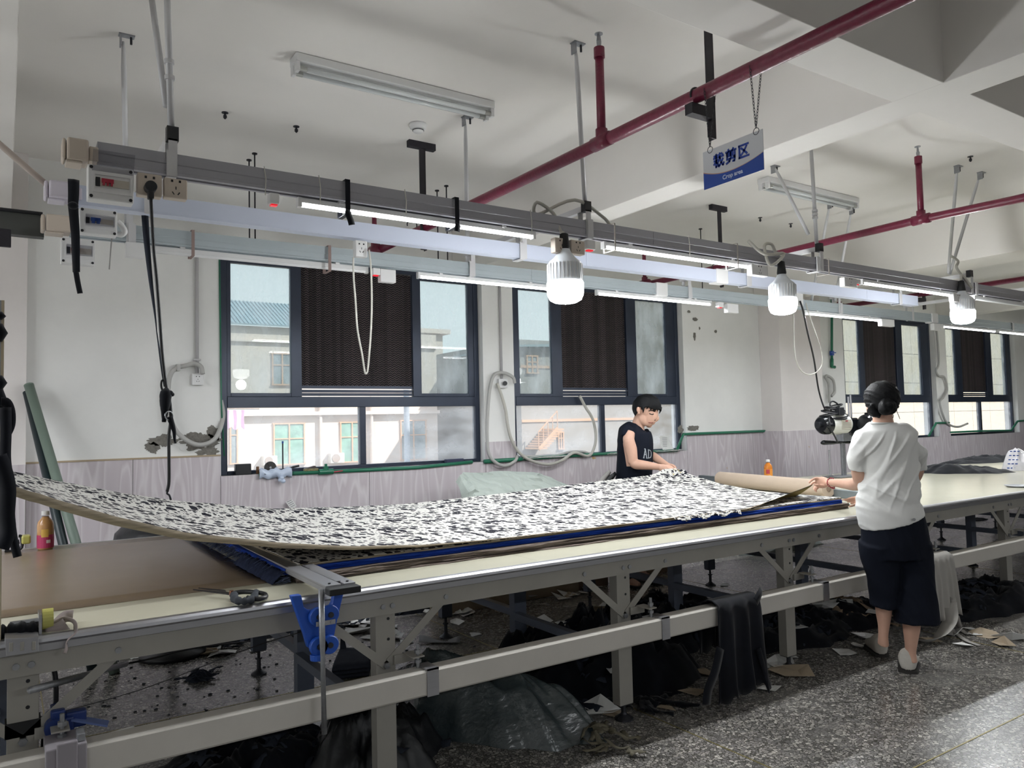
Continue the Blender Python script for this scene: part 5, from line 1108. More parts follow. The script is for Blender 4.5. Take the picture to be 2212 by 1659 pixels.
w.finger(b, [(1770, 1051, .74), (1762, 1058, .75), (1764, 1063, .72)], .0095)
w.finger(b, [(1776, 1051, .70), (1765, 1048, .66), (1757, 1046, .66)], .011)
# right arm, passing in front of the body
w.loft(b, [(1960, 948, 0, 14, .045), (1978, 985, .05, 13, .042), (1982, 1010, .12, 14, .04), (1968, 1040, .24, 13, .038), (1930, 1066, .36, 11, .034), (1885, 1078, .44, 8.5, .026), (1866, 1081, .47, 8.5, .02)])
w.loft(b, [(1868, 1081, .47, 9, .02), (1858, 1081, .48, 12, .016), (1848, 1080, .49, 11, .013)])
w.finger(b, [(1852, 1074, .49), (1838, 1076, .50), (1828, 1079, .50), (1818, 1080, .50)], .0092)
w.finger(b, [(1850, 1077, .50), (1836, 1080, .51), (1824, 1082, .51)], .0092)
w.finger(b, [(1850, 1081, .50), (1838, 1083, .52), (1829, 1085, .52)], .009)
w.finger(b, [(1852, 1085, .49), (1842, 1087, .50), (1836, 1088, .50)], .0085)
w.finger(b, [(1858, 1086, .45), (1848, 1090, .43), (1839, 1093, .42), (1833, 1095, .42)], .010)
# legs
w.loft(b, [(1900, 1150, 0, 34, .09), (1905, 1230, .03, 24, .075), (1908, 1290, .04, 18, .055), (1909, 1322, .04, 16, .048), (1909, 1350, .04, 11.5, .036), (1908, 1372, .04, 9.5, .032), (1908, 1392, .05, 10.5, .04)])
w.loft(b, [(1962, 1150, 0, 34, .09), (1968, 1240, -.01, 25, .075), (1969, 1315, -.02, 19, .056), (1969, 1352, -.03, 17.5, .05), (1968, 1385, -.03, 13, .038), (1967, 1408, -.03, 10.5, .034), (1968, 1428, -.03, 11.5, .042)])
skin_mesh('body', b, m_skin, wo, .0052, 4)
# hair
h = MB(); w.ell(h, 1905, 858, .0, 36, 36, .105); w.ell(h, 1906, 872, -.012, 33, 25, .088)
w.loft(h, [(1880, 880, -.02, 10, .05), (1890, 893, -.04, 8, .03), (1902, 897, -.05, 6, .02)])
hb = skin_mesh('hair', h, m_hair, wo, .006, 4, fold(30, .005, (1, 0, 1.2), 4))
h2 = MB()
for k in range(3):
    R_ = 15-k*4; h2.tube([w.P(1917+R_*math.cos(a*math.pi/8)*.95, 879+R_*.86*math.sin(a*math.pi/8), -.10-.012*k+.006*math.sin(a*math.pi/8*2)) for a in range(16)], [.017+.004*math.sin(a*1.3+k) for a in range(16)], 10, closed=True)
w.ell(h2, 1917, 879, -.105, 14, 13, .035)
skin_mesh('hair_bun', h2, m_hair, hb, .005, 4, fold(40, .0012, (1, 0, -1.0), 9))
h3 = MB()
for p_ in ([(1884, 893, -.02), (1880, 898, -.02), (1882, 903, -.02)], [(1936, 885, -.02), (1940, 895, -.03), (1944, 905, -.03)], [(1926, 893, -.03), (1930, 897, -.04), (1929, 903, -.04)]): h3.tube(spline([w.P(*q) for q in p_], 5), .0018, 5)
ob('loose_strands', h3, m_hair, hb, smooth=True)
e_ = MB(); w.ell(e_, 1876, 884, .01, 4.2, 8, .012, .15); o = ob('ear', e_, m_skin, wo, smooth=True)
# T-shirt
t_ = MB()
w.loft(t_, [(1908, 912, 0, 27, .066), (1908, 917, 0, 38, .078), (1909, 924, 0, 56, .09), (1910, 934, 0, 66, .105), (1912, 948, 0, 69, .118), (1918, 975, 0, 63, .125), (1923, 1010, 0, 57, .13), (1924, 1038, 0, 57, .128), (1922, 1060, 0, 64, .14), (1918, 1080, 0, 64, .14), (1920, 1100, 0, 68, .15), (1927, 1126, 0, 68, .152)], 36, 4)
w.loft(t_, [(1878, 946, 0, 13, .06), (1867, 953, 0, 17, .064), (1860, 966, 0, 18.5, .064), (1853, 985, .02, 17.5, .062), (1852, 1014, .04, 16.5, .058)], 24)
w.loft(t_, [(1946, 946, 0, 13, .06), (1960, 953, .01, 17, .064), (1969, 967, .02, 18.5, .064), (1980, 978, .04, 18.5, .06), (1985, 1008, .08, 13.5, .055)], 24)
f1, f2 = fold(13, .012, (1, 0, -.55), 2), fold(9, .018, (1, 0, 1.5), 6)
def fsh(p):
    z = p.z; k = max(0, min(1, (1.12-z)/.25)); return (f1(p)*(1-k)+f2(p)*k)*min(1, max(0, (1.36-z)/.08))*min(1, max(.15, (z-.86)/.12))
skin_mesh('tshirt', t_, m_tee, wo, .0060, 5, fsh)
cb = MB(); cb.tube([w.P(1908+28.5*math.cos(a*math.pi/12), 914.5+3.0*math.sin(a*math.pi/12)*0, .068*math.sin(a*math.pi/12)) for a in range(24)], .0055, 8, closed=True); ob('collar', cb, m_tee, wo, smooth=True)
# trousers
t_ = MB()
w.loft(t_, [(1930, 1112, 0, 60, .14), (1931, 1140, 0, 67, .15), (1934, 1170, 0, 70, .155), (1936, 1200, 0, 71, .15)], 32)
w.loft(t_, [(1900, 1170, 0, 40, .13), (1902, 1205, .01, 38, .12), (1908, 1245, .02, 31, .11), (1909, 1280, .03, 28, .10), (1909, 1309, .03, 26, .095)], 28)
w.loft(t_, [(1965, 1170, 0, 42, .13), (1968, 1205, 0, 41, .125), (1974, 1250, -.01, 40, .12), (1977, 1300, -.02, 42, .12), (1980, 1343, -.03, 45, .125)], 28)
tr = skin_mesh('trousers', t_, m_pants, wo, .0065, 5, fold(9, .005, (1, 0, .5), 12))
pz = w.P(1974, 1122, -.152); ob('hip_badge', MB().cyl(pz, pz-FW*.006, .008, 10), m_alu, tr)
# shoes
def shoe(fig, pts, sole, parent, m=m_shoe, name='shoe', laces=False):
    s = MB(); fig.loft(s, pts, 20, 4); o = skin_mesh(name, s, m, parent, .005, 4)
    ob('sole', MB().add([fig.P(*p) for p in sole]+[fig.P(*p)+Vector((0, 0, .016)) for p in sole], [tuple(range(len(sole)))[::-1], tuple(range(len(sole), 2*len(sole)))]+[(i, (i+1) % len(sole), len(sole)+(i+1) % len(sole), len(sole)+i) for i in range(len(sole))]), mat('dark_sole', '2a2826', .8), o); return o
def foot(fig, heel, toe, wpx, wo_, m, high=.075, raise_=0):
    """a shoe from heel to toe (points on the floor)"""
    H, T_ = Vector(heel), Vector(toe); d = (T_-H); L_ = d.length; d.normalize(); sd = d.cross(Z_).normalized(); s = MB(); n = 18; vs = []
    prof = [(0, .35, .07), (.04, .74, .112), (.15, .88, .125), (.32, .88, .112), (.5, .92, .082), (.7, 1.0, .062), (.88, .86, .05), (.97, .5, .036), (1, .2, .022)]
    for f, wf, hh_ in prof:
        c = H+d*L_*f
        for j in range(n):
            a = 2*math.pi*j/n; x = math.cos(a); z = math.sin(a); zz_ = (z*.5+.5)*hh_ if z > -.6 else .1*hh_
            vs.append(c+sd*(x*wpx*wf)+Z_*(zz_+.012)+d*(0))
    m_ = len(prof); s.add(vs, [(i*n+j, i*n+(j+1) % n, (i+1)*n+(j+1) % n, (i+1)*n+j) for i in range(m_-1) for j in range(n)]+[tuple(range(n))[::-1], tuple((m_-1)*n+j for j in range(n))])
    o = skin_mesh('shoe', s, m, wo_, .005, 3)
    so = MB(); R_ = [(H+d*L_*f+sd*(e*wpx*wf*1.06)) for e, rg in ((1, prof), (-1, prof[::-1])) for f, wf, _ in rg]; so.prism(R_[::-1], (0, 0, .018)); ob('sole', so, mat('dark_sole', '2a2826', .8), o); return o
hl = at(1962, 1456, Z=0); foot(w, hl, hl+Vector((.215, .115, 0)), .056, wo, m_shoe)
hl = at(1906, 1421, Z=0.0); q = foot(w, hl+Vector((0, 0, .0)), hl+Vector((.165, .175, 0)), .052, wo, m_shoe)
# bracelet
br = MB()
c0, c1 = w.P(1794, 1043, .665), w.P(1800, 1043, .62); ax = (c1-c0).normalized(); u_ = ax.cross(UP).normalized(); v_ = ax.cross(u_)
for k in range(16):
    a = 2*math.pi*k/16; p_ = c0.lerp(c1, .5)+(u_*math.cos(a)+v_*math.sin(a))*.030+ax*.006*math.sin(a); br.ico(p_, .0052, 8, 6)
br.tube(spline([w.P(1794, 1052, .64), w.P(1799, 1055, .63), w.P(1803, 1055, .62)], 4), .004, 6)
o = ob('bead_bracelet', br, mat('red_beads', '8a1a2e', .3), wo, smooth=True); o['kind'] = 'stuff'

# ---- man
g = Fig(7.05); root = at(1412, 1272, Z=0); root = Vector((4.72, 5.16, 0))
mo = thing('person', root, 'young person in a black sleeveless top behind the table, pulling the cloth with both hands', 'person')
b = MB()
g.ell(b, 1396, 881, -.0, 26, 25, .080, -.25)
g.loft(b, [(1398, 880, 0, 24, .072), (1403, 894, -.005, 19.5, .066), (1402, 905, -.008, 16.5, .058), (1400, 914, -.01, 12, .045), (1399, 920, -.01, 7, .03)])
g.loft(b, [(1388, 896, -.01, 14, .05), (1390, 907, -.01, 13, .05), (1398, 916, -.01, 8, .035)])          # jaw
g.loft(b, [(1415, 890, -.012, 3.4, .014), (1417.5, 898, -.012, 4.2, .016), (1419.5, 904, -.012, 4.6, .020), (1415, 909, -.012, 3.6, .016)], 10)  # nose
g.ell(b, 1412, 911.5, -.012, 4.2, 2.0, .022); g.ell(b, 1410.5, 915.2, -.012, 4.0, 2.0, .020); g.ell(b, 1402, 919.5, -.01, 6.5, 4.5, .024)
g.ell(b, 1409, 889, -.02, 8, 3.2, .05, .25)     # brow ridge
g.loft(b, [(1388, 893, 0, 15, .052), (1381, 908, .01, 13, .052), (1377, 922, .02, 15, .055), (1374, 935, .02, 22, .06)])  # neck
g.loft(b, [(1373, 925, .02, 18, .07), (1368, 936, .02, 30, .13), (1368, 955, .02, 33, .16), (1369, 1000, .02, 31, .14), (1369, 1050, .02, 31, .14), (1372, 1110, .03, 32, .14)], 28)
# near arm
g.loft(b, [(1360, 936, -.13, 12, .05), (1358, 950, -.17, 12.5, .052), (1363, 970, -.18, 13, .05), (1366, 988, -.19, 11.5, .046), (1367, 999, -.19, 11, .042)])
g.loft(b, [(1366, 995, -.19, 10, .04), (1372, 1002, -.20, 11, .042), (1384, 1004, -.23, 10.5, .040), (1402, 1006, -.27, 9, .034), (1418, 1008, -.31, 7.2, .026), (1426, 1009, -.33, 6.8, .022)])
g.loft(b, [(1424, 1009, -.33, 6.8, .022), (1432, 1011, -.34, 8.5, .018), (1441, 1014, -.35, 8, .015), (1447, 1016, -.355, 6, .012)])
for pts in ([(1438, 1007, -.35), (1447, 1009, -.355), (1454, 1015, -.36), (1457, 1020, -.36)], [(1440, 1010, -.36), (1448, 1013, -.37), (1452, 1019, -.37), (1449, 1023, -.36)], [(1438, 1014, -.36), (1444, 1018, -.375), (1446, 1023, -.37), (1443, 1025, -.36)], [(1434, 1016, -.35), (1439, 1021, -.36), (1438, 1025, -.36)], [(1436, 1006, -.33), (1446, 1006, -.33), (1455, 1012, -.345), (1458, 1019, -.35)]): g.finger(b, pts, .0105)
# far arm
g.loft(b, [(1384, 938, .17, 11, .05), (1392, 960, .16, 11, .045), (1400, 980, .10, 10, .04), (1412, 987, .02, 10, .036), (1425, 995, -.08, 8, .030), (1438, 1003, -.18, 6.5, .025), (1446, 1008, -.24, 6.5, .02), (1453, 1011, -.29, 5.5, .014)])
for pts in ([(1449, 1004, -.27), (1456, 1008, -.31), (1461, 1014, -.34), (1462, 1019, -.35)], [(1451, 1006, -.27), (1459, 1012, -.31), (1463, 1018, -.33)], [(1452, 1010, -.28), (1458, 1015, -.32), (1460, 1021, -.34)], [(1449, 1012, -.29), (1454, 1017, -.33), (1455, 1022, -.35)], [(1448, 1003, -.25), (1455, 1005, -.27), (1461, 1010, -.31)]): g.finger(b, pts, .009)
# legs
fl1, fl2 = at(1398, 1262, Z=0.0), Vector((4.55, 5.12, 0))
fl1 = Vector((4.78, 5.10, 0))
def wl(mb, pts, n=18):
    C_ = spline([Vector(p[:3]) for p in pts], 4); R_ = [v.x for v in spline([Vector((p[3], 0, 0)) for p in pts], 4)]; mb.tube(C_, R_, n); return mb
hipc = g.P(1372, 1110, .03)
wl(b, [(hipc.x+.04, hipc.y+.07, hipc.z, .10), (fl1.x-.02, fl1.y+.10, .50, .068), (fl1.x-.01, fl1.y+.09, .36, .058), (fl1.x, fl1.y+.09, .2, .042), (fl1.x, fl1.y+.06, .07, .036), (fl1.x, fl1.y+.02, .045, .04)])
wl(b, [(hipc.x-.05, hipc.y-.0, hipc.z, .10), (fl2.x, fl2.y+.10, .50, .068), (fl2.x, fl2.y+.10, .36, .058), (fl2.x, fl2.y+.10, .2, .042), (fl2.x, fl2.y+.07, .07, .036), (fl2.x, fl2.y+.03, .045, .04)])
for f_ in (fl1, fl2): wl(b, [(f_.x, f_.y+.10, .045, .03), (f_.x, f_.y+.02, .045, .04), (f_.x+.01, f_.y-.08, .038, .034), (f_.x+.02, f_.y-.14, .03, .02)])
skin_mesh('body', b, m_skin, mo, .0044, 2)
# ear and features
e_ = MB(); g.ell(e_, 1379.5, 886, -.07, 4.4, 7.5, .014, -.15); g.ell(e_, 1380, 892, -.072, 3, 3.4, .010); ob('ear', e_, m_skin, mo, smooth=True)
m_fe = mat('dark_brow', '1c1614', .8); m_lip = mat('lip', '84483f', .5)
def surf(px, py, d=-.078): return g.P(px, py, d)
body_o = [o for o in mo.children if o.name.startswith('body')][0]
def on_face(px, py, off=.0012):
    pass
    d = ray(px, py); ok, loc, nrm, idx = body_o.ray_cast(CAM+d*5.0, d.normalized()); return (loc-d.normalized()*off) if ok else g.P(px, py, -.07)
fe = MB(); fe.tube([on_face(x, y) for x, y in ((1402.5, 893), (1405.5, 894.6), (1409, 895.2), (1412, 894.2))], .0046, 6); ob('eyelid', fe, m_fe, mo)
fe = MB(); fe.tube([on_face(x, y) for x, y in ((1401, 888), (1405, 886.4), (1410, 887), (1413.5, 889))], .0046, 6); ob('eyebrow', fe, m_fe, mo)
fe = MB(); fe.tube([on_face(x, y) for x, y in ((1400.5, 912.5), (1404, 913), (1408, 913.4), (1411, 913))], .0038, 6); ob('mouth', fe, m_lip, mo)
fe = MB(); fe.ico(on_face(1415, 907.5), .0055, 8, 6); ob('nostril_shade', fe, m_fe, mo)  # dark ball standing in for the shade under the nose
fe = MB(); fe.tube([on_face(x, y) for x, y in ((1381, 883), (1378.5, 887), (1380, 891))], .003, 6); ob('ear_fold', fe, m_lip, mo)
# hair: cap of an ellipsoid kept above a hairline
def hairline(px):
    T_ = [(1360, 905), (1371, 897), (1374, 890), (1381, 877), (1386, 884), (1390, 889), (1393, 881), (1399, 880), (1405, 882), (1412, 884), (1417, 887), (1422, 884), (1430, 890)]
    for (a, ya), (c, yc) in zip(T_, T_[1:]):
        if px <= c: return ya+(yc-ya)*(px-a)/(c-a)
    return 890
hm = MB(); g.ell(hm, 1397, 880, 0, 30, 28, .094, -.15, 72, 48)
def proj(v): d = v-CAM; k = d.dot(FW); return CX+d.dot(RT)/k*FPX, CY-d.dot(UP)/k*FPX
keep = []; V = [Vector(v) for v in hm.v]
for i, v in enumerate(V):
    x, y = proj(v); near_ = (v-CAM).dot(FW) < 7.05
    keep.append(y < hairline(x)+(0 if near_ else -2 if x > 1400 else 4))
hm.f = [f for f in hm.f if sum(keep[i] for i in f) >= 3]
hm.v = [tuple(v+(v-g.P(1397, 880, 0)).normalized()*.004*noise.noise(v*28)) for v in V]
hr = ob('hair', hm, m_hair, mo, smooth=True, solid=.012)
bake(hr); hr.data.polygons.foreach_set('use_smooth', [True]*len(hr.data.polygons))
h3 = MB()
for x0, y0, x1, y1, d in ((1400, 872, 1397, 884, -.088), (1406, 872, 1405, 887, -.083), (1411, 873, 1412, 889, -.074), (1416, 875, 1414, 891, -.062), (1420, 876, 1421, 888, -.045), (1424, 878, 1425, 890, -.02), (1427, 880, 1424, 894, 0), (1388, 878, 1389, 892, -.092), (1374, 885, 1372, 899, -.05)):
    h3.tube(spline([g.P(x0, y0, d+.012), g.P((x0+x1)/2+1, (y0+y1)/2, d-.004), g.P(x1, y1, d+.004)], 4), [.013, .013, .012, .011, .010, .008, .006, .004, .002][:9], 7)
ob('fringe', h3, m_hair, hr, smooth=True)
# sleeveless top
t_ = MB()
g.loft(t_, [(1374, 917, .02, 14, .075), (1371, 923, .02, 24, .12), (1369, 932, .02, 33, .17), (1371, 945, .02, 38, .185), (1372.5, 965, .02, 38.5, .185), (1371, 1000, .02, 39, .18), (1369, 1045, .03, 39, .18), (1370, 1090, .03, 39, .175)], 36)
g.loft(t_, [(1356, 928, -.08, 14, .06), (1352, 936, -.13, 12, .05), (1350, 944, -.16, 9, .035)], 20)
g.loft(t_, [(1390, 935, .12, 14, .06), (1398, 945, .14, 12, .05)], 20)
tk = skin_mesh('sleeveless_top', t_, m_tank, mo, .006, 5, fold(8, .005, (1, 0, .3), 20))
def on_obj(o_, px, py, off=.002):
    d = ray(px, py); ok, loc, nrm, idx = o_.ray_cast(CAM+d*5.0, d.normalized()); return (loc-d.normalized()*off) if ok else None
# skin seen in the deep arm hole
ah = MB(); rows = []
for i in range(12):
    y = 957+i*4.6; w0 = 1345.5+i*.75; w1 = w0+ (5.5 if i < 9 else 4)+i*.35; rows.append([on_obj(tk, w0+(w1-w0)*j/3, y, .004) or g.P(w0, y, -.17) for j in range(4)])
ob('arm_hole_skin', MB().grid(rows), m_skin, mo, smooth=True)
# letters on the chest
lt = MB(); L_A = [[(0, 0), (2.2, 9.5)], [(2.2, 9.5), (4.2, 0)], [(1, 3.6), (3.4, 3.6)], [(-.8, 0), (1.0, 0)], [(3.4, 0), (5.2, 0)], [(.6, 9.5), (2.6, 9.5)]]
L_D = [[(6.6, 0), (6.6, 9)], [(5.8, 9), (9, 8.4), (10.2, 6.6), (10.3, 3.2), (9.3, .8), (5.8, 0)]]
for st_ in L_A+L_D:
    for a, c in zip(st_, st_[1:]):
        n_ = 3; P_ = []
        for k in range(n_+1):
            u, v = a[0]+(c[0]-a[0])*k/n_, a[1]+(c[1]-a[1])*k/n_; q_ = on_obj(tk, 1390.6+u*1.55, 989.0-v*2.05+u*.12, .003)
            if q_: P_.append(q_)
        for p_, q_ in zip(P_, P_[1:]): lt.beam(p_, q_, .0075, .001, FW)
ob('chest_lettering', lt, mat('faded_print_grey', '9aa0a6', .8), tk)
# dark shorts and sandals
t_ = MB(); g.loft(t_, [(1370, 1075, .03, 37, .17), (1371, 1110, .03, 37, .17)], 28)
wl(t_, [(hipc.x+.04, hipc.y+.06, hipc.z, .135), (fl1.x-.01, fl1.y+.10, .55, .11), (fl1.x-.01, fl1.y+.10, .42, .105)]); wl(t_, [(hipc.x-.05, hipc.y, hipc.z, .135), (fl2.x, fl2.y+.10, .55, .11), (fl2.x, fl2.y+.10, .42, .105)])
skin_mesh('shorts', t_, m_tank, mo, .008, 4)
for f_ in (fl1, fl2):
    sl = ob('sandal', MB().prism([(f_.x+a, f_.y+c, 0.0) for a, c in ((-.045, .13), (.045, .13), (.05, 0), (.055, -.13), (.02, -.17), (-.035, -.14), (-.045, 0))][::-1], (0, 0, .022)), m_rubber, mo, bevel=.004)
    ob('strap', MB().tube([(f_.x-.048, f_.y-.04, .015), (f_.x-.04, f_.y-.05, .07), (f_.x, f_.y-.055, .085), (f_.x+.045, f_.y-.05, .07), (f_.x+.05, f_.y-.04, .015)], .013, 8), m_rubber, sl, smooth=True)
# ------------------------------------------------------------------ things on the back wall
def wy(x, y, d=.03): return at(x, y, Y=YW-d)
m_cond = mat('grey_white_conduit', 'b0aeb0', .5)
cd1 = thing('wall_conduit', wy(424, 700), 'vertical grey conduit on the wall left of the first window, ending at a socket', 'conduit')
a, b_ = wy(421, 545, .02), wy(426, 806, .02); ob('conduit', MB().cyl((b_.x, a.y, ZC-.4), (b_.x, a.y, b_.z), .012, 10), m_cond, cd1, smooth=True)
ob('saddle_clip', MB().box(b_.x-.025, b_.x+.025, YW-.034, YW, wy(425, 777).z-.006, wy(425, 777).z+.006), m_cond, cd1)
t, xa, xb, za, zb_ = boxobj('wall_socket', 415, 807, 440, 832, YW-.04, .04, m_white, 'white wall socket at the foot of the grey conduit, left of the first window', 'socket'); face_holes(t, (xa+xb)/2, YW-.04, (za+zb_)/2, .9, t)
t, xa, xb, za, zb_ = boxobj('wall_socket', 1078, 818, 1097, 838, YW-.04, .04, m_white, 'white wall socket with a round black plug on the pier between the first two windows', 'socket')
ob('plug', MB().cyl(wy(1091, 828, .07), wy(1091, 828, .04), .022, 16), m_black, t)
m_hose = mat('grey_hose', 'aaa9a6', .45)
cord('hose', [wy(438, 808, .07), wy(434, 792, .06), wy(420, 786, .05), wy(400, 790, .05), wy(380, 796, .05), wy(367, 812, .05), wy(363, 850, .05), wy(366, 895, .05), wy(382, 932, .06), wy(410, 955, .08), wy(436, 961, .08), wy(462, 950, .06), wy(476, 925, .03), wy(482, 895, -.01), wy(477, 865, -.03)], .017, m_hose, 'fat grey hose looping from the wall socket down past the bare cement patch', 'hose', n=6, seg=12)
ob('hose_clip', MB().box(wy(384, 793).x-.012, wy(384, 793).x+.012, YW-.07, YW-.0, wy(384, 793).z-.03, wy(384, 793).z+.02), m_hose, wall)
cd2 = thing('wall_conduit', wy(1083, 700), 'vertical grey conduit on the pier between the first two windows', 'conduit')
ob('conduit', MB().cyl((wy(1085, 815).x, YW-.02, ZC-.4), (wy(1085, 815).x, YW-.02, wy(1085, 818).z), .012, 10), m_cond, cd2, smooth=True)
cord('hose', [wy(1112, 828, .07), wy(1108, 815, .07), wy(1090, 806, .07), wy(1070, 808, .06), wy(1060, 830, .05), wy(1054, 880, .05), wy(1052, 940, .05), wy(1058, 985, .06), wy(1085, 1006, .07), wy(1110, 998, .06), wy(1118, 985, .03)], .016, m_hose, 'grey hose looping down the pier to the green pipe', 'hose', n=6, seg=10)
cord('hose', [wy(1074, 828, .05), wy(1082, 850, .05), wy(1092, 885, .05), wy(1097, 920, .05), wy(1105, 950, .06), wy(1122, 978, .06), wy(1150, 996, .07), wy(1185, 1003, .08), wy(1215, 994, .08), wy(1240, 978, .06), wy(1270, 985, .05), wy(1283, 968, .02), wy(1287, 940, -.0), wy(1280, 905, -.01), wy(1265, 880, -.01), wy(1252, 855, -.02)], .015, m_cord, 'long white hose hanging across the second window and along its sill', 'hose', n=6, seg=10)
cord('hose', [wy(1128, 985, .03), wy(1160, 986, .02), wy(1200, 984, .02), wy(1232, 976, .01), wy(1260, 976, .0), wy(1278, 982, .0)], .012, m_hose, 'thin grey hose lying on the sill of the second window', 'hose', n=6, seg=8)
cord('pipe_coil', [wy(1792, 870, .04), wy(1790, 830, .04), wy(1783, 815, .04), wy(1788, 812, .04), wy(1800, 822, .04), wy(1803, 845, .04), wy(1796, 856, .05)], .018, m_hose, 'short grey hose loop on the wall above the cutting machine', 'hose', n=6)
cord('hose', [wy(2022, 700, .04), wy(2028, 780, .04), wy(2022, 800, .05), wy(2028, 812, .05), wy(2040, 815, .04), wy(2046, 840, .03), wy(2038, 858, .04), wy(2030, 870, .05), wy(2040, 905, .04), wy(2052, 918, .03), wy(2070, 922, .02), wy(2090, 915, .02)], .016, m_hose, 'grey hose and cable hanging on the pier between the two far windows', 'hose', n=6)
# green water pipe
gp = thing('water_pipe', wy(1100, 990), 'thin green water pipe running along the sills and the top of the wall panelling', 'pipe')
def gpp(pts, r=.016): return ob('pipe', MB().tube([wy(*p) for p in pts], r, 10), m_green, gp, smooth=True)
gpp([(560, 1026, .02), (900, 1010, .02), (1020, 998, .02)]); gpp([(1046, 997, .03), (1125, 992, .03), (1132, 990, .03)], .02); gpp([(1130, 991, .03), (1290, 981, .03), (1462, 973, .03)]); gpp([(1462, 973, .03), (1476, 938, .03), (1630, 932, .03), (1780, 926, .03)])
gpp([(2006, 942, .03), (2022, 914, .03), (2050, 913, .03)]); gpp([(2050, 934, .0), (2120, 931, .02), (2184, 930, .02), (2198, 910, .03), (2240, 906, .03)])
gpp([(1797, 640, .03), (1797, 790, .03)]); gpp([(1797, 775, .03), (1797, 792, .03), (1803, 793, .03)], .022)
v = wy(1797, 763, .04); ob('valve', MB().box(v.x-.02, v.x+.02, v.y-.02, v.y+.02, v.z-.03, v.z+.03).box(v.x-.07, v.x+.05, v.y-.03, v.y-.022, v.z+.0, v.z+.012), m_blue, gp)
gpp([(474, 560, .01), (478, 870, .01), (484, 985, .01)], .006)
v = wy(704, 1019, .03); ob('tap_fitting', MB().cyl((v.x-.06, v.y, v.z), (v.x+.06, v.y, v.z), .024, 14).cyl(v, v+Z_*.045, .022, 12).cyl(v+Z_*.045, v+Z_*.065, .012, 10), m_green, gp)
# leaning poles
for (x0, y0, x1, y1, Y1, r, m, lb) in ((63, 834, 172, 1200, 5.55, .030, mat('sage_green_pole', '69786e', .5), 'grey-green pole leaning in the corner beside the left column'), (60, 850, 142, 1200, 5.58, .028, mat('dark_green_pole', '17262a', .4), 'dark green-black pole leaning in the corner beside the left column')):
    a = at(x0, y0, Y=6.07 if r > .029 else 6.10); b_ = at(x1, y1, Y=Y1); d_ = (b_-a).normalized(); b_ = a+d_*((a.z-.0)/-d_.z)
    t = thing('leaning_pole', b_, lb, 'pole'); ob('shaft', MB().cyl(a, b_, r, 16), m, t, smooth=True); ob('end_cap', MB().cyl(a-d_*.0, a-d_*.01, r*1.02, 16), m, t)
# paper note stuck on the panelling, papers and things on the sills
def card(name, pts, Y, th, m, **k): return ob(name, MB().prism([at(x, y, Y=Y) for x, y in pts], (0, th, 0)), m, **k)
nt_ = card('paper_note', [(617, 1084), (631, 1078), (641, 1093), (629, 1101)][::-1], YW-.05, .002, m_paper, label='small white paper note with faint lines stuck on the panelling below the first window', cat='note')
ln = MB()
for k in range(4): ln.beam(at(620+2.6*k, 1084.5+3.6*k, Y=YW-.0515), at(630+2.4*k, 1080+3.5*k, Y=YW-.0515), .001, .004, Z_)
ob('note_lines', ln, mat('pencil_grey', '77777c', .8), nt_)
ZSL = ZS+.001
def sill(x, y, dy=.02): return at(x, y, Y=YW+dy)
def sbox(name, x0, y0, x1, m, label, cat, h, dy=-.005, dep=.05, parent=None, rotz=0, bevel=.004, z=None):
    a = sill(x0, y0, dy); b_ = sill(x1, y0, dy); return ob(name, MB().box(a.x, b_.x, YW+dy, YW+dy+dep, ZSL, ZSL+h), m, parent, bevel=bevel, label=label, cat=cat)
sbox('black_box', 509, 1000, 543, m_black, 'black plastic box at the left end of the first window sill', 'box', .085)
bx_ = sbox('blue_box', 965, 990, 1002, mat('navy_carton', '272c48', .5), 'small flat navy blue box at the right end of the first window sill', 'box', .040, dep=.05)
sbox('small_bottle', 554, 1000, 560, mat('amber_plastic', '6b4c34', .3), 'tiny brown bottle beside the black fan disc on the first sill', 'bottle', .06, dep=.02)
fd = thing('fan_disc', sill(584, 1000), 'dark round spoked disc standing on the first window sill behind the pale blue bag', 'wheel')
c = sill(584, 1000, .03); c.z = ZSL+.045; ob('disc', MB().cyl(c, c+Y_*.012, .048, 28), mat('dark_grey_plastic', '2c2b2a', .5), fd); ob('hub', MB().cyl(c-Y_*.005, c, .009, 12), m_alu, fd)
for k in range(6): a_ = k*math.pi/3; ob('spoke', MB().beam(c-Y_*.002, c-Y_*.002+Vector((math.cos(a_), 0, math.sin(a_)))*.04, .002, .005, Y_), mat('spoke_grey', '55534f', .5), fd)
tk_ = thing('thin_rod', sill(611, 1012), 'thin dark upright rod standing on the first window sill', 'rod'); a = sill(611, 1012, .04); ob('shaft', MB().cyl((a.x, a.y, ZSL), (a.x, a.y, sill(611, 954, .04).z), .006, 8), m_dsteel, tk_); ob('tip', MB().cyl((a.x, a.y, sill(611, 955, .04).z-.01), (a.x, a.y, sill(611, 954, .04).z+.004), .008, 8), m_blue, tk_)
tk_ = thing('file_tool', sill(620, 1012), 'long dark file lying aslant on the first window sill', 'tool'); ob('shank', MB().beam(sill(595, 1017, .01), sill(646, 1006, .01), .012, .012), m_dsteel, tk_); ob('grip', MB().cyl(sill(632, 1009, .01), sill(646, 1006, .01), .009, 8), m_black, tk_)
ob('brush_handle', MB().prism([sill(*p, .0) for p in ((657, 1015), (684, 1015), (684, 1009), (681, 1006), (659, 1012))], (0, .04, 0)), mat('dark_brown_wood', '33272a', .5), label='dark brown wooden block on the first window sill left of the green tap fitting', cat='block', bevel=.003)
ob('striped_pouch', MB().box(sill(657, 1018, -.02).x, sill(688, 1018, -.02).x, YW-.03, YW+.01, ZSL+.0, ZSL+.022), mat('yellow_black_band', '77704f', .7, var=.6, vscale=60), label='small yellow and black striped bundle at the sill edge', cat='pouch', bevel=.006)
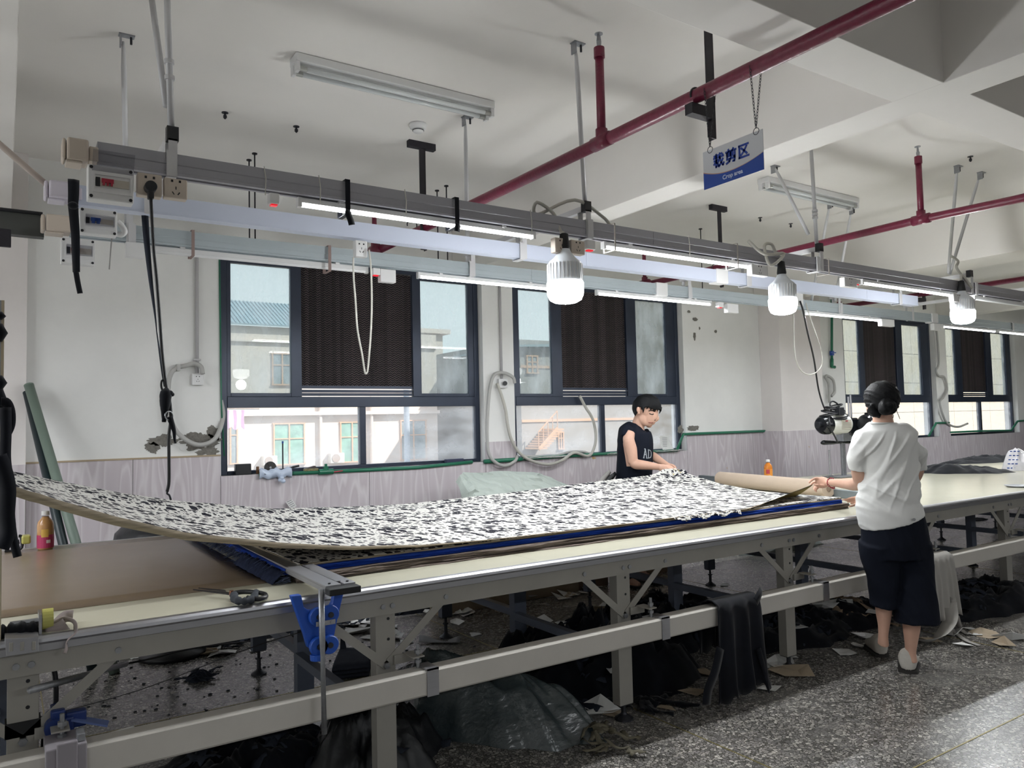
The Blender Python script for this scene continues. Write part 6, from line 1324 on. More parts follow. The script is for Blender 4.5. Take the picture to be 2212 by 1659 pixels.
ob('red_pen', MB().tube([sill(708, 1021, -.03), sill(740, 1017, -.03)], [.008, .007], 10), m_red, label='dark red marker pen lying on the first window sill', cat='pen')
ob('pale_sill_bag', (lambda P: MB().grid(P))([[Vector((sill(556+70*i/20, 1030).x, YW-.03-.025*math.sin(math.pi*j/6)*(.5+.5*abs(noise.noise(Vector((i*.4, j*.4, 1))))), ZSL+.035-.075*j/6+.02*noise.noise(Vector((i*.5, j*.7, 3)))+.01*math.sin(i*.8))) for j in range(7)] for i in range(21)]), mat('pale_blue_plastic_film', 'bcc8dc', .35), smooth=True, solid=.003, label='crumpled pale blue plastic bag hanging over the edge of the first sill', cat='bag')
kn = MB(); 
for k in range(5): kn.ico(sill(608, 1036, -.05)+Vector((.012*math.sin(k*2.1), -.01*k*.3, .014*math.cos(k*2.3))), .020, 8, 6, (1, .7, .8))
o = ob('knotted_bag', kn, mat('pale_blue_plastic_film', 'bcc8dc', .35), smooth=True, label='knotted end of clear pale blue film below the first sill', cat='bag'); o.parent = bpy.data.objects['pale_sill_bag']; del o['category']; del o['label']
def papers(x0, x1, y0, n, label, seed, dy=0.0, h=.012, Yb_=YW+.03):
    rn = random.Random(seed); t = thing('paper_pile', at(x0, y0, Y=Yb_), label, 'papers')
    for k in range(n):
        a = at(x0+rn.uniform(0, 8), y0, Y=Yb_).x; b_ = at(x1-rn.uniform(0, 8), y0, Y=Yb_).x; z = ZSL+.005+k*h/n*1.6; r = rn.uniform(-.1, .1); cx_ = (a+b_)/2; M_ = Matrix.Translation((cx_, YW-.0, z)) @ Matrix.Rotation(r, 4, 'Z') @ Matrix.Rotation(rn.uniform(-.08, .08), 4, 'X')
        w_ = (b_-a)/2; P = [[M_ @ Vector((w_*(i/5-1), .055*(j/2-1)+rn.uniform(-.002, .002), .006*noise.noise(Vector((i*.6, j, k*3))))) for j in range(5)] for i in range(11)]
        ob('sheet', MB().grid(P), m_paper, t, smooth=True, solid=.002)
papers(1118, 1222, 984, 5, 'loose stack of curled papers under the hoses on the second window sill', 2)
papers(1300, 1345, 975, 3, 'few sheets on the second window sill left of the young person', 4)
papers(1400, 1465, 974, 3, 'few sheets on the second window sill right of the young person', 6)
pn = ob('standing_note', MB().grid([[at(x+(x2-x)*i/3, y+(y2-y)*i/3, Y=YW+.03) for i in range(4)] for x, y, x2, y2 in ((1424, 942, 1446, 942), (1426, 952, 1446, 953), (1428, 962, 1449, 962), (1432, 972, 1459, 974))]), m_paper, label='upright written note leaning in the right corner of the second window', cat='note', solid=.002)
ln = MB()
for k in range(6): ln.beam(at(1430+k*.5, 946+k*3.6, Y=YW+.027), at(1441, 946+k*3.6, Y=YW+.027), .001, .004, Z_)
ob('handwriting', ln, mat('pencil_grey', '77777c', .8), pn)
# crumpled grey-green sheet propped between table and wall
P = []
out_t = [(978, 1042), (985, 1028), (1000, 1021), (1050, 1018), (1100, 1017), (1150, 1020), (1190, 1030), (1215, 1045), (1240, 1060)]
for i in range(41):
    f = i/40*(len(out_t)-1); k = min(int(f), len(out_t)-2); x = out_t[k][0]+(out_t[k+1][0]-out_t[k][0])*(f-k); y = out_t[k][1]+(out_t[k+1][1]-out_t[k][1])*(f-k)
    top = at(x, y, Y=5.75); row = []
    for j in range(17):
        v_ = j/16; q = Vector((top.x+.1*(v_)*(0), 5.75-.45*v_, top.z-(.44)*v_)); n_ = noise.noise(Vector((q.x*3, v_*2.2, 5))); n2_ = abs(noise.noise(Vector((q.x*7, v_*5, 8))))
        row.append(q+Vector((0, -.05*n_-.10*n2_, .03*n_)))
    P.append(row)
sh = thing('crumpled_sheet', (3.2, 5.4, .0), 'large crumpled grey-green paper sheet standing between the table and the panelled wall', 'paper')
ob('sheet', MB().grid(P), mat('grey_green_paper', 'a9b2ac', .7), sh, solid=.002)
bk = ob('carton', MB().box(2.75, 4.1, 5.22, 5.36, 0, .80), m_tan, sh, bevel=.004)
# dark cloth and papers behind the young person, dark seat edge at left
gb = thing('cloth_bundle', (4.0, 5.35, 0), 'bundle of grey and dark cloth ends sticking up left of the young person', 'cloth')
ob('stand_box', MB().box(3.95, 4.45, 5.25, 5.6, 0, .80), m_brown, gb)
for k, (x0, y0, x1, y1, c) in enumerate(((1296, 1045, 1318, 1018, '8f8c8a'), (1302, 1046, 1325, 1026, '4a4a4c'), (1312, 1046, 1330, 1022, '1d1d20'), (1306, 1047, 1322, 1034, 'b5b0a8'))):
    a, b_ = at(x0, y0, Y=5.35), at(x1, y1, Y=5.35+.02*k); a.z = .79; ribbon('cloth_end', [a, a.lerp(b_, .5)+Vector((-.03, 0, .02)), b_], .09, mat('cloth_'+c, c, .9), gb, up=Y_, wend=.03)
gb2 = thing('paper_bundle', (4.9, 5.5, 0), 'white papers lying behind the hands of the young person', 'papers')
ob('stand_box', MB().box(4.85, 5.35, 5.35, 5.7, 0, .86), m_brown, gb2)
for k in range(3): c = at(1428+k*6, 1028, Y=5.5); ob('sheet', MB().box(-.1, .1, -.08, .08, 0, .003, Matrix.Translation((c.x, 5.5, .865+.006*k)) @ Matrix.Rotation(.4*k, 4, 'Z') @ Matrix.Rotation(.05, 4, 'Y')), m_paper, gb2)
a = at(300, 1155, Y=5.25); b_ = at(450, 1140, Y=5.25)
seat = thing('dark_seat', ((a.x+b_.x)/2, 5.35, 0), 'dark rounded seat pad rising just above the far left edge of the table', 'seat')
mb = MB().lathe([(.20, 0), (.20, .03), (.03, .05), (.03, .66), (.30, .68), (.35, .74), (.34, .80), (.29, .85), (.18, .885), (.05, .895), (0, .896)], ((a.x+b_.x)/2+.02, 5.42, 0), 28); ob('wrap', mb, mat('black_plastic_film', '15171c', .4, bump=.4, bscale=12), seat, smooth=True)
c = at(386, 1152, Y=5.0); ob('blue_block', MB().box(c.x-.03, c.x+.03, 4.93, 4.97, TT+.001, TT+.018), m_blue, label='small blue plastic block on the far edge of the table left of the clamp bar', cat='block', bevel=.004)

# ------------------------------------------------------------------ straps, cords and loops on the tracks
def strap(k, x, y0, y1, m, label, tail=None, w=.022):
    Y = TY[k]-.05; t = thing('tie_strap', at(x, y0, Y=Y), label, 'strap'); a = at(x, y0, Y=Y); b_ = at(x+2, y1, Y=Y)
    ob('band', MB().box(a.x-w/2, a.x+w/2, Y-.001, Y+.001, b_.z, TZ+.004).box(a.x-w/2, a.x+w/2, Y, TY[k]+.045, TZ+.003, TZ+.005).box(a.x-w/2, a.x+w/2, TY[k]+.043, TY[k]+.046, b_.z, TZ+.004).box(a.x-w/2, a.x+w/2, Y, TY[k]+.045, b_.z-.002, b_.z), m, t)
    if tail: ribbon('tail', [Vector((a.x, Y-.01, b_.z+.01))]+[at(*p, Y=Y-.02) for p in tail], w*1.3, m, t, up=Y_)
    return t
strap('A', 751, 398, 462, m_cloth, 'black cloth strap knotted round the first lit batten, left one', [(752, 462), (757, 475), (760, 486)])
strap('A', 987, 438, 490, m_cloth, 'black cloth strap knotted round the first lit batten, right one', [(988, 492), (987, 500)])
m_bs = mat('brown_strap', '8a7772', .8)
strap('C', 417, 495, 552, m_bs, 'thin brown strap round the unlit batten, left one', w=.016); strap('C', 712, 533, 585, m_bs, 'thin brown strap round the unlit batten, right one', w=.018)
for x, y0, y1 in ((1328, 494, 540), (1593, 532, 578), (1790, 563, 592)): strap('A', x, y0, y1, mat('clear_tie', 'b0aaa4', .5), 'pale tie strap round the near track '+{1328: 'at the left end of the second lit batten', 1593: 'at the right end of the second lit batten', 1790: 'right of the second bulb'}[x], w=.009)
for x in (570, 688, 873, 1143, 1482):
    a = at(x, 400, Y=TY['A']-.04).x; ob('wire_tie', MB().tube([(a, TY['A']-.045, TZ+.003), (a+.006, TY['A']-.047, TZ-.05), (a+.004, TY['A']-.047, TZ-.115)], .0022, 5), m_cord, tA)
cord('cord_loop', [at(763, 556, Y=3.68), at(764, 600, Y=3.68), at(768, 650, Y=3.68), at(772, 710, Y=3.68), at(782, 765, Y=3.68), at(788, 803, Y=3.68), at(791, 806, Y=3.68), at(794, 800, Y=3.68), at(798, 760, Y=3.68), at(802, 700, Y=3.68), at(803, 640, Y=3.68), at(801, 575, Y=3.68), at(797, 540, Y=3.69)], .0052, m_cord, 'white cord hanging in a long V in front of the first window', 'cord', n=7)
cord('cord_loop', [at(1714, 676, Y=4.27), at(1715, 720, Y=4.27), at(1718, 770, Y=4.27), at(1730, 800, Y=4.27), at(1748, 809, Y=4.27), at(1765, 803, Y=4.27), at(1776, 785, Y=4.27), at(1772, 750, Y=4.27), at(1758, 710, Y=4.27), at(1745, 670, Y=4.27), at(1741, 655, Y=4.28)], .0052, m_cord, 'white cord hanging in a wide U beside the supply cord of the cutting machine', 'cord', n=7)
cord('wire', [at(322, 562, Y=4.2), at(243, 490, Y=4.2)][::-1][:0]+[at(243, 505, Y=4.26), at(240, 530, Y=4.2), at(236, 582, Y=4.2)], .003, mat('grey_wire', '8a8886', .5), 'short thin grey wire end dangling below the middle breaker box', 'wire')
cord('flex_conduit', [at(252, 478, Y=3.7), at(262, 487, Y=3.7), at(269, 500, Y=3.7), at(262, 507, Y=3.72), at(252, 505, Y=3.75)], .013, m_white, 'short white bent conduit at the right of the middle breaker box', 'conduit', n=6)
# plug and long black cord with wrapped tool and hook
pc_ = at(325, 405, Y=YA-.02); pl = thing('hanging_plug_cord', pc_, 'black plug and long black cord with wrapped end and hook, hanging from the left socket', 'cord')
ob('plug', MB().cyl(pc_+Vector((0, .02, 0)), pc_+Vector((0, -.022, 0)), .021, 18).box(pc_.x-.010, pc_.x+.010, pc_.y-.02, pc_.y+.01, pc_.z-.045, pc_.z-.01), m_black, pl, bevel=.003)
YP = 3.05
ob('cord', MB().tube(spline([pc_+Vector((0, -.008, -.04)), at(328, 470, Y=YP), at(332, 540, Y=YP), at(338, 600, Y=YP), at(345, 690, Y=YP), at(350, 760, Y=YP), at(358, 830, Y=YP), at(367, 870, Y=YP), at(369, 905, Y=YP), at(365, 940, Y=YP), at(365, 990, Y=YP), at(365, 1040, Y=YP), at(361, 1062, Y=YP)], 5), .0058, 8), m_bcord, pl, smooth=True)
ribbon('black_strap', [at(313, 466, Y=3.12), at(317, 520, Y=3.10), at(325, 600, Y=3.08), at(335, 680, Y=3.07), at(342, 740, Y=3.07), at(351, 800, Y=3.06), at(357, 835, Y=3.06)], .024, m_cloth2, pl, up=Y_, tw=3.0, wend=.010)
ob('strap_loop', MB().tube(spline([at(357, 822, Y=3.05), at(350, 822, Y=3.05), at(348, 832, Y=3.05), at(351, 843, Y=3.05), at(357, 845, Y=3.05)], 5), .004, 6), m_black, pl, smooth=True)
wt = MB().tube(spline([at(360, 838, Y=3.05), at(358, 850, Y=3.05), at(357, 866, Y=3.05), at(356, 885, Y=3.05), at(355, 900, Y=3.05), at(354, 912, Y=3.05)], 4), [.006, .010, .016, .019, .020, .021, .021, .020, .020, .019, .018, .016, .015, .013, .012, .011, .010, .009, .008, .008, .007], 10)
ob('wrapped_tool', wt, m_cloth, pl, smooth=True)
ob('knot', MB().ico(at(367, 850, Y=3.05), .012, 10, 8).ico(at(372, 852, Y=3.05), .008, 8, 6), m_cloth, pl, smooth=True)
ob('ring', MB().tube(arc(at(365, 898, Y=3.04), .016, 0, 2*math.pi, 16, (X_*.6+Y_*.3).normalized(), Z_), .0022, 6, closed=False), m_steel, pl)
ribbon('loose_strap', [at(366, 900, Y=3.04), at(372, 918, Y=3.04), at(376, 932, Y=3.04), at(377, 948, Y=3.04), at(379, 958, Y=3.04)], .022, m_cloth, pl, up=Y_, wend=.004)
ob('hook', MB().tube(spline([at(362, 1060, Y=YP), at(361, 1066, Y=YP), at(366, 1070, Y=YP), at(369, 1080, Y=YP)], 5), .004, 6), m_dsteel, pl, smooth=True)
# black strap hung over the lilac feed box
bs = thing('hanging_strap', at(160, 390, Y=3.62), 'long black cloth strap tied over the lilac-white feed box, hanging down past the breaker boxes', 'strap')
ribbon('strap', [at(159, 388, Y=3.62), at(159, 420, Y=3.61), at(158, 442, Y=3.61), at(160, 470, Y=3.6), at(163, 510, Y=3.6), at(164, 550, Y=3.6), at(165, 588, Y=3.6)], .042, m_cloth, bs, up=Y_, tw=.5, wend=.028)
ribbon('strap_end', [at(164, 586, Y=3.6), at(168, 610, Y=3.6), at(173, 634, Y=3.6)], .020, m_cloth, bs, up=Y_); ob('knot', MB().ico(at(158, 444, Y=3.6), .020, 10, 8, (1, 1, .8)), m_cloth, bs, smooth=True)
# things on top of the fabric near the hook
tl_ = MB()
for k, (a, c) in enumerate((((372, 1086), (412, 1082)), ((385, 1081), (405, 1087)), ((405, 1086), (430, 1081)), ((415, 1088), (425, 1083)))): tl_.tube([at(*a, Y=4.95), at(*c, Y=4.95)], .006, 6)
# ------------------------------------------------------------------ floor: cloth piles, scraps, papers
def fz(x, y): return at(x, y, Z=0)
rn = random.Random(11)
def scrap(pos, size, m, seed, name='scrap', parent=None, curl=.25, asp=1.0, **k):
    r = random.Random(seed); n = r.choice((4, 5, 6)); ang = r.uniform(0, 6.28); pts = []
    for i in range(n):
        a = ang+2*math.pi*i/n+r.uniform(-.25, .25); rr = size*r.uniform(.6, 1.1); pts.append(Vector((math.cos(a)*rr, math.sin(a)*rr*asp, 0)))
    R_ = Matrix.Rotation(r.uniform(0, 6.28), 3, 'Z'); mb = MB(); vs = [pos+Vector((0, 0, .004+size*curl*.3))]; 
    for ring in (.5, 1.0):
        for i in range(n): q = R_ @ (pts[i]*ring); vs.append(pos+q+Vector((0, 0, .002+size*curl*(ring**2)*max(0, noise.noise(Vector((i*1.3+seed, ring, 2)))+.2))))
    vs[0].z = pos.z+.003+size*curl*.1
    mb.add(vs, [(0, 1+i, 1+(i+1) % n) for i in range(n)]+[(1+i, 1+n+i, 1+n+(i+1) % n, 1+(i+1) % n) for i in range(n)])
    return ob(name, mb, m, parent, solid=.0016, **k)
def strips(n, x0, x1, y0, y1, L0, L1, w0, w1, h, seed, z0=0.0, mound=None):
    """loose ribbons of cut cloth; returned as one mesh"""
    r = random.Random(seed); mb = MB()
    for _ in range(n):
        a = r.uniform(0, 6.28); f = math.sqrt(r.random()); cx_ = (x0+x1)/2+(x1-x0)/2*f*math.cos(a); cy_ = (y0+y1)/2+(y1-y0)/2*f*math.sin(a)
        L_ = r.uniform(L0, L1); w_ = r.uniform(w0, w1); th = r.uniform(0, 6.28); hh_ = h*(1-f*f)*(.85+.3*r.random()); p = Vector((cx_, cy_, z0+hh_+.004)); rows = []
        m_ = 7
        for i in range(m_):
            th += r.uniform(-.5, .5); p = p+Vector((math.cos(th), math.sin(th), 0))*L_/m_
            fx = ((p.x-(x0+x1)/2)/((x1-x0)/2+1e-6)); fy = ((p.y-(y0+y1)/2)/((y1-y0)/2+1e-6)); g_ = max(0, 1-(fx*fx+fy*fy)); p.z = z0+max(.004, h*g_*(.9)+.012*noise.noise(p*9)+.012)
            s = Vector((-math.sin(th), math.cos(th), r.uniform(-.7, .7))); rows.append([p-s*w_/2, p+Vector((0, 0, w_*.25)), p+s*w_/2])
        for row in rows:
            for q in row: q.z = max(q.z, z0+.002)
        mb.grid(rows)
    return mb
PILES = []
def pile(name, cx, cy, rx, ry, h, seed, m, label, nst=40, mst=None, rot=0, w=(.02, .06)):
    PILES.append((cx, cy, rx, ry, h))
    t = heap(name, cx, cy, 0, rx, ry, h, seed, m, label, 'cloth scraps', rot, nr=22, na=80, rough=1.3, freq=1.6, kind='stuff')
    s = ob('loose_strips', strips(nst, cx-rx*.9, cx+rx*.9, cy-ry*.9, cy+ry*.9, .08, .22, w[0], w[1], h*1.05, seed*7+1), mst or m_cloth2, t, smooth=True, solid=.0015, kind='stuff'); return t
m_ck = mat('black_scrap_cloth', '0d0f15', .92, spec=.12, var=.5, vscale=9, sheen=.1)
a = fz(1360, 1500); pile('scrap_pile', a.x+.05, a.y+.35, .66, .42, .34, 3, m_ck, 'big heap of black cloth scraps under the table behind the third front leg', 90, rot=-.2)
a = fz(1480, 1400); pile('scrap_pile', a.x+.15, a.y+.35, .58, .42, .22, 8, m_ck, 'black scraps with shiny grey strips behind the hanging black cloth', 60, m_cloth2)
a = fz(1220, 1470); pile('scrap_pile', a.x, a.y, .22, .16, .10, 12, m_ck, 'small black cloth heap left of the big heap, near the third front leg', 18)
a = fz(1770, 1385); pile('scrap_pile', a.x, a.y+.25, .62, .30, .15, 15, m_ck, 'heap of black scraps behind the fourth front leg, left of the woman', 50)
a = fz(1870, 1370); pile('scrap_pile', a.x+.25, a.y+.35, .5, .3, .12, 19, m_ck, 'black and tan scraps on the floor behind the legs of the woman', 40, mat('tan_scrap', '8a7660', .8))
a = fz(2140, 1310); pile('scrap_pile', a.x, a.y+.1, .75, .3, .16, 23, m_ck, 'black scraps under the second table at the right edge', 50)
a = fz(560, 1680); pile('scrap_pile', a.x, a.y+.1, .42, .26, .15, 27, m_ck, 'black cloth heap at the bottom edge left of the second front leg', 40)
a = fz(760, 1640); pile('scrap_pile', a.x+.08, a.y+.0, .30, .30, .24, 31, mat('black_film_and_cloth', '101216', .45, bump=.5, bscale=14), 'shiny dark heap at the foot of the second front leg', 25)
a = fz(230, 1400); pile('scrap_pile', a.x, a.y+.05, .5, .16, .08, 35, m_ck, 'dark cloth scraps far under the left part of the table', 40)
a = fz(470, 1395); pile('scrap_pile', a.x+.1, a.y+.1, .5, .16, .08, 39, m_ck, 'black scraps mixed with white paper beside the far leg', 30)
a = fz(700, 1345); pile('scrap_pile', a.x, a.y+.0, .45, .16, .09, 43, m_ck, 'black scraps far behind the blue bracket', 30)
a = fz(930, 1310); pile('scrap_pile', a.x, a.y+.0, .45, .16, .09, 47, m_ck, 'black scraps far behind the second front leg', 30)
a = fz(1200, 1262); pile('scrap_pile', a.x, a.y+.1, .35, .15, .06, 51, m_ck, 'grey and black scraps at the far side of the table left of the third front leg', 20)
a = fz(430, 1468); pile('scrap_pile', a.x, a.y, .07, .06, .05, 55, m_cloth2, 'little dark scrap pile alone on the bare floor under the left part of the table', 14, w=(.01, .03))
# strips on floor in front of leg three
o = ob('floor_strips', strips(16, *sorted((fz(1230, 1450).x, fz(1480, 1560).x)), *sorted((fz(1300, 1550).y-.1, fz(1300, 1550).y+.25)), .15, .35, .025, .05, .02, 61), m_ck, solid=.0015, smooth=True, label='black cloth strips spread on the floor round the third front leg', cat='cloth scraps', kind='stuff')
# dust and lint
r = random.Random(21); mb = MB()
for _ in range(240):
    x, y = r.uniform(150, 1300), r.uniform(1380, 1560); p = fz(x, y); s = r.uniform(.004, .014); mb.ico(p+Z_*s*.3, s, 5, 3, (1, r.uniform(.5, 1), .4))
o = ob('lint', mb, mat('dark_lint', '2a2d33', .95), label='dark lint and crumbs scattered on the floor under the table', cat='lint', kind='stuff')
# white papers and card scraps
lab = {'w': 'white paper scrap', 'b': 'tan card scrap'}
PS = [(290, 1395, .10, 'w', 'below the left apron, near the far leg'), (330, 1375, .08, 'w', 'standing up behind the far scraps at the left'), (410, 1395, .12, 'w', 'under the table left of the far leg, largest there'), (440, 1412, .09, 'b', 'in front of the big white scrap left of the far leg'), (460, 1402, .08, 'w', 'touching the far leg at the left'), (300, 1420, .05, 'w', 'alone near the slanting steel bar'),
      (745, 1350, .13, 'w', 'right of the blue bracket, crumpled upper one'), (775, 1365, .11, 'w', 'right of the blue bracket, lower one'), (790, 1335, .12, 'w', 'tall one left of the second front leg'), (635, 1385, .06, 'w', 'just left of the middle leg near the blue bracket'), (905, 1320, .07, 'w', 'inside the V brace of the second front leg'), (1010, 1300, .14, 'w', 'long one far right of the second front leg'), (1060, 1296, .12, 'b', 'far right of the second front leg'), (985, 1345, .07, 'w', 'in the middle of the bare floor'), (1025, 1372, .05, 'w', 'tiny long one on the bare floor'),
      (1155, 1270, .10, 'w', 'at the far side right of a middle leg'), (1150, 1290, .12, 'w', 'just below the far one beside a middle leg'), (1170, 1345, .12, 'w', 'long one in front of the third leg group'), (1220, 1352, .10, 'w', 'striped one with black scraps, in front of the third leg group'), (1565, 1265, .05, 'w', 'small bright one under the table right of the third front leg'), (1405, 1440, .06, 'w', 'small one on the black heap'), (1310, 1430, .10, 'b', 'crumpled one on the left of the big heap'), (1375, 1475, .08, 'b', 'behind the third front leg'),
      (1665, 1490, .08, 'w', 'sticking out beside the hanging black cloth'), (1670, 1440, .12, 'w', 'left of the fourth front leg'), (1700, 1455, .12, 'b', 'under the foot of the fourth front leg'), (1890, 1348, .08, 'w', 'left of the ankle of the woman'), (1830, 1340, .10, 'w', 'on the heap left of the woman'), (2080, 1395, .07, 'w', 'narrow one on the floor right of the woman'), (2105, 1370, .06, 'w', 'narrow one farther right of the woman'), (2095, 1360, .05, 'w', 'tiny one beside the draped grey cloth'), (1330, 1545, .07, 'b', 'crumpled one at the foot of the third front leg'), (1440, 1530, .05, 'b', 'among the strips right of the third front leg'), (800, 1380, .08, 'w', 'behind the folded charcoal cloth')]
def lift(p):
    z = 0
    for cx, cy, rx, ry, h in PILES:
        f = ((p.x-cx)/rx)**2+((p.y-cy)/ry)**2
        if f < 1: z = max(z, h*(1-f)**.6*.95+.02)
    return p+Z_*z
for i, (x, y, s, k, d_) in enumerate(PS): scrap(lift(fz(x, y)), s*1.25, m_paper if k == 'w' else m_tan, i*3+1, 'paper_scrap' if k == 'w' else 'card_scrap', label=lab[k]+' '+d_, cat='scrap', curl=.4, asp=.7)

rs = random.Random(91); n_x = 0
for (x0, x1, y0, y1, n) in ((120, 560, 1372, 1425, 26), (640, 880, 1325, 1390, 20), (900, 1100, 1285, 1330, 14), (1120, 1290, 1240, 1300, 16), (1560, 1880, 1340, 1440, 12), (1160, 1540, 1400, 1540, 12), (2000, 2200, 1330, 1400, 6)):
    g_ = {120: 'small pale scraps among the far cloth scraps at the left', 640: 'small pale scraps behind the blue bracket and second leg', 900: 'small pale scraps far right of the second front leg', 1120: 'small pale scraps at the far side left of the third front leg', 1560: 'small pale scraps on the heap left of the woman', 1160: 'small pale scraps on the big black heap', 2000: 'small pale scraps right of the woman'}[x0]
    for k in range(n):
        q = lift(fz(rs.uniform(x0, x1), rs.uniform(y0, y1))); m_ = rs.choice((m_paper, m_paper, m_tan, m_cloth2))
        scrap(q, rs.uniform(.05, .15), m_paper if m_ is m_cloth2 else m_, 200+n_x, 'paper_scrap', label=g_.replace('scraps among', 'scrap among').replace('scraps behind', 'scrap behind').replace('pale scraps', 'pale scrap'), cat='scrap', group=g_, curl=.6, asp=.75); n_x += 1
p = [fz(1275, 1325), fz(1302, 1302), fz(1408, 1312), fz(1395, 1329)]
ob('paper_sheet', MB().prism([q+Z_*.003 for q in p], (0, 0, .001)), m_paper, label='large flat white sheet with faint print lying under the table behind the third front leg', cat='paper')
mb = MB(); P = [[fz(905+88*i/10, 1392-10*j/4)+Z_*(.012+.02*math.sin(i*.6+j*.3)*(j/4)) for j in range(5)] for i in range(11)]
ob('padding_sheet', mb.grid(P), mat('crumpled_grey_paper', '8d8c8c', .8), smooth=True, solid=.002, label='crumpled grey sheet under the round foot of the far leg', cat='paper')
mb = MB(); P = [[fz(240+50*i/8, 1590-4*j/3)+Z_*(.01+.03*(i/8)*(j/3)) for j in range(4)] for i in range(9)]
ob('curled_paper', mb.grid(P), m_paper, smooth=True, solid=.002, label='curled white paper behind the long rail at the lower left', cat='paper')
# folded charcoal cloth
a, b_ = fz(717, 1470), fz(797, 1462); fcx = (a+b_)/2; fo = thing('folded_cloth', fcx, 'folded dark grey cloth on the floor between the blue bracket and the second front leg', 'cloth')
dx = (b_-a); dyv = (fz(735, 1425)-a)
for k in range(3):
    P = [[a+dx*(i/16)+dyv*(j/10)*(1-.03*k)+Z_*(.022*(k+1)+.006*noise.noise(Vector((i*.4, j*.5, k)))-.012*(j == 0)) for j in range(11)] for i in range(17)]
    ob('layer', MB().grid(P), mat('slate_cloth', '33363f', .9, spec=.15), fo, smooth=True, solid=.016)
ob('corner_flap', MB().prism([fz(735, 1425)+Z_*.06, fz(750, 1425)+Z_*.06, fz(738, 1425)+Z_*.20], (0, .004, 0)), mat('slate_cloth', '33363f', .9), fo)
# tarpaulin bundle
bp0, bp1 = fz(905, 1560), fz(1215, 1600); ctr = (bp0+bp1)/2; ctr.z = 0; ang = math.atan2((bp1-bp0).y, (bp1-bp0).x)
m_tarp = mat('dark_glossy_tarpaulin', '333d40', .24, spec=1.0, bump=.5, bscale=7, stretch=(1.5, 6, 6))
tp = thing('tarpaulin_bundle', ctr, 'long bundle wrapped in shiny dark green-black tarpaulin lying under the table', 'bundle')
def tarp(L_, R_, seed):
    rows = []; nU, nV = 130, 70
    for i in range(nU+1):
        u = i/nU*2-1; env = max(0.0, 1-abs(u)**7)**.5*(.86+.14*math.cos(u*2)); row = []
        for j in range(nV+1):
            v = 2*math.pi*j/nV; gz = 1-abs(noise.noise(Vector((u*1.2, v*1.5, seed))))*2; rr = R_*(env*(.92+.10*noise.noise(Vector((u*1.5, math.cos(v)*2, seed+math.sin(v)))) )+.09*gz*env+.034*(1-abs(noise.noise(Vector((u*.9+1, v*3.2, seed+4))))*3)+.012*(1-abs(noise.noise(Vector((u*2.5, v*7, seed+9))))*3))
            x = u*L_; y = math.cos(v)*rr*1.25; z = max(0.004, math.sin(v)*rr*.95+R_*.55); c_, s_q = math.cos(ang), math.sin(ang)
            row.append(Vector((ctr.x+x*c_-y*s_q, ctr.y+.12+x*s_q+y*c_, z)))
        rows.append(row)
    return rows
heap('wrap', ctr.x, ctr.y+.14, 0, .60, .27, .30, 4.4, m_tarp, None, rot=ang, nr=40, na=150, rough=1.25, parent=tp, freq=1.0, edge=.35, xs=.30)
e = ctr+Vector((math.cos(ang), math.sin(ang), 0))*.58+Vector((0, .10, 0)); o = ob('frayed_end', strips(26, e.x-.12, e.x+.12, e.y-.20, e.y+.12, .06, .14, .015, .035, .06, 77), mat('khaki_rag', '5b5647', .8, var=.4), tp, smooth=True, solid=.0015); o['kind'] = 'stuff'
# grey-green sacks by the wall
for x, y, rx, ry, h, sd_, m, lb in ((1690, 1185, .75, .28, .20, 5, mat('grey_sack', '5c625f', .6), 'grey-green sack lying by the wall under the second table, behind the fourth front leg'), (1560, 1195, .32, .2, .14, 6, mat('green_sack', '4f5852', .6), 'smaller crumpled grey sack left of the big one by the wall'), (1240, 1235, .5, .2, .13, 7, mat('white_sack', '8b8c86', .6), 'pale sack by the wall seen under the table left of the third leg'), (2130, 1125, .2, .08, .04, 8, m_ck, 'thin black rag on the floor far under the second table')):
    a = fz(x, y); heap('sack' if h > .1 else 'rag', a.x, a.y+.1, 0, rx, ry, h, sd_, m, lb, 'sack' if h > .1 else 'cloth', nr=18, na=50, rough=.7)
# black cloth hanging over the long rail
def drape(name, x0, x1, ztop, zbot, yf, yb, m, label, seed, cat='cloth', fol=9, amp=.022, rag=.06, yc=2.755):
    t = thing(name, ((x0+x1)/2, yf, ztop), label, cat); rows = []; nU = 60
    for i in range(nU+1):
        u = i/nU; x = x0+(x1-x0)*u; fl_ = amp*math.sin(u*fol*2*math.pi/3+1.3*noise.noise(Vector((u*4, 0, seed))))*1.0+amp*.6*noise.noise(Vector((u*9, 0, seed))); zb2 = zbot+rag*(noise.noise(Vector((u*3.5, 0, seed+2)))+.8*noise.noise(Vector((u*11, 0, seed+2)))); row = []
        path = [(yb+fl_*.5, zb2+.22), (yb+fl_*.4, ztop-.12), (yb+.012, ztop-.01), (yc+.02, ztop+.014), (yc-.02, ztop+.014), (yf+.0, ztop-.004), (yf-.006+fl_*.2, ztop-.06)]+[(yf-.008+fl_*(.4+.6*k/8)-.01*k/8, ztop-.10-(ztop-.10-zb2)*k/8) for k in range(1, 9)]
        for k, (y, z) in enumerate(path): row.append(Vector((x+.10*(u-.5)*max(0, (ztop-z))*1.2+.006*noise.noise(Vector((z*6, u*5, seed))), y, max(.006, z))))
        rows.append(row)
    ob('cloth', MB().grid(rows), m, t, smooth=True, solid=.005); return t
xa, xb = at(1551, 1330, Y=2.70).x, at(1640, 1300, Y=2.70).x
hb = drape('hanging_cloth', xa, xb, .505, .045, 2.70, 2.815, m_cloth, 'long black cloth draped over the white rail between the third and fourth front legs', 5)
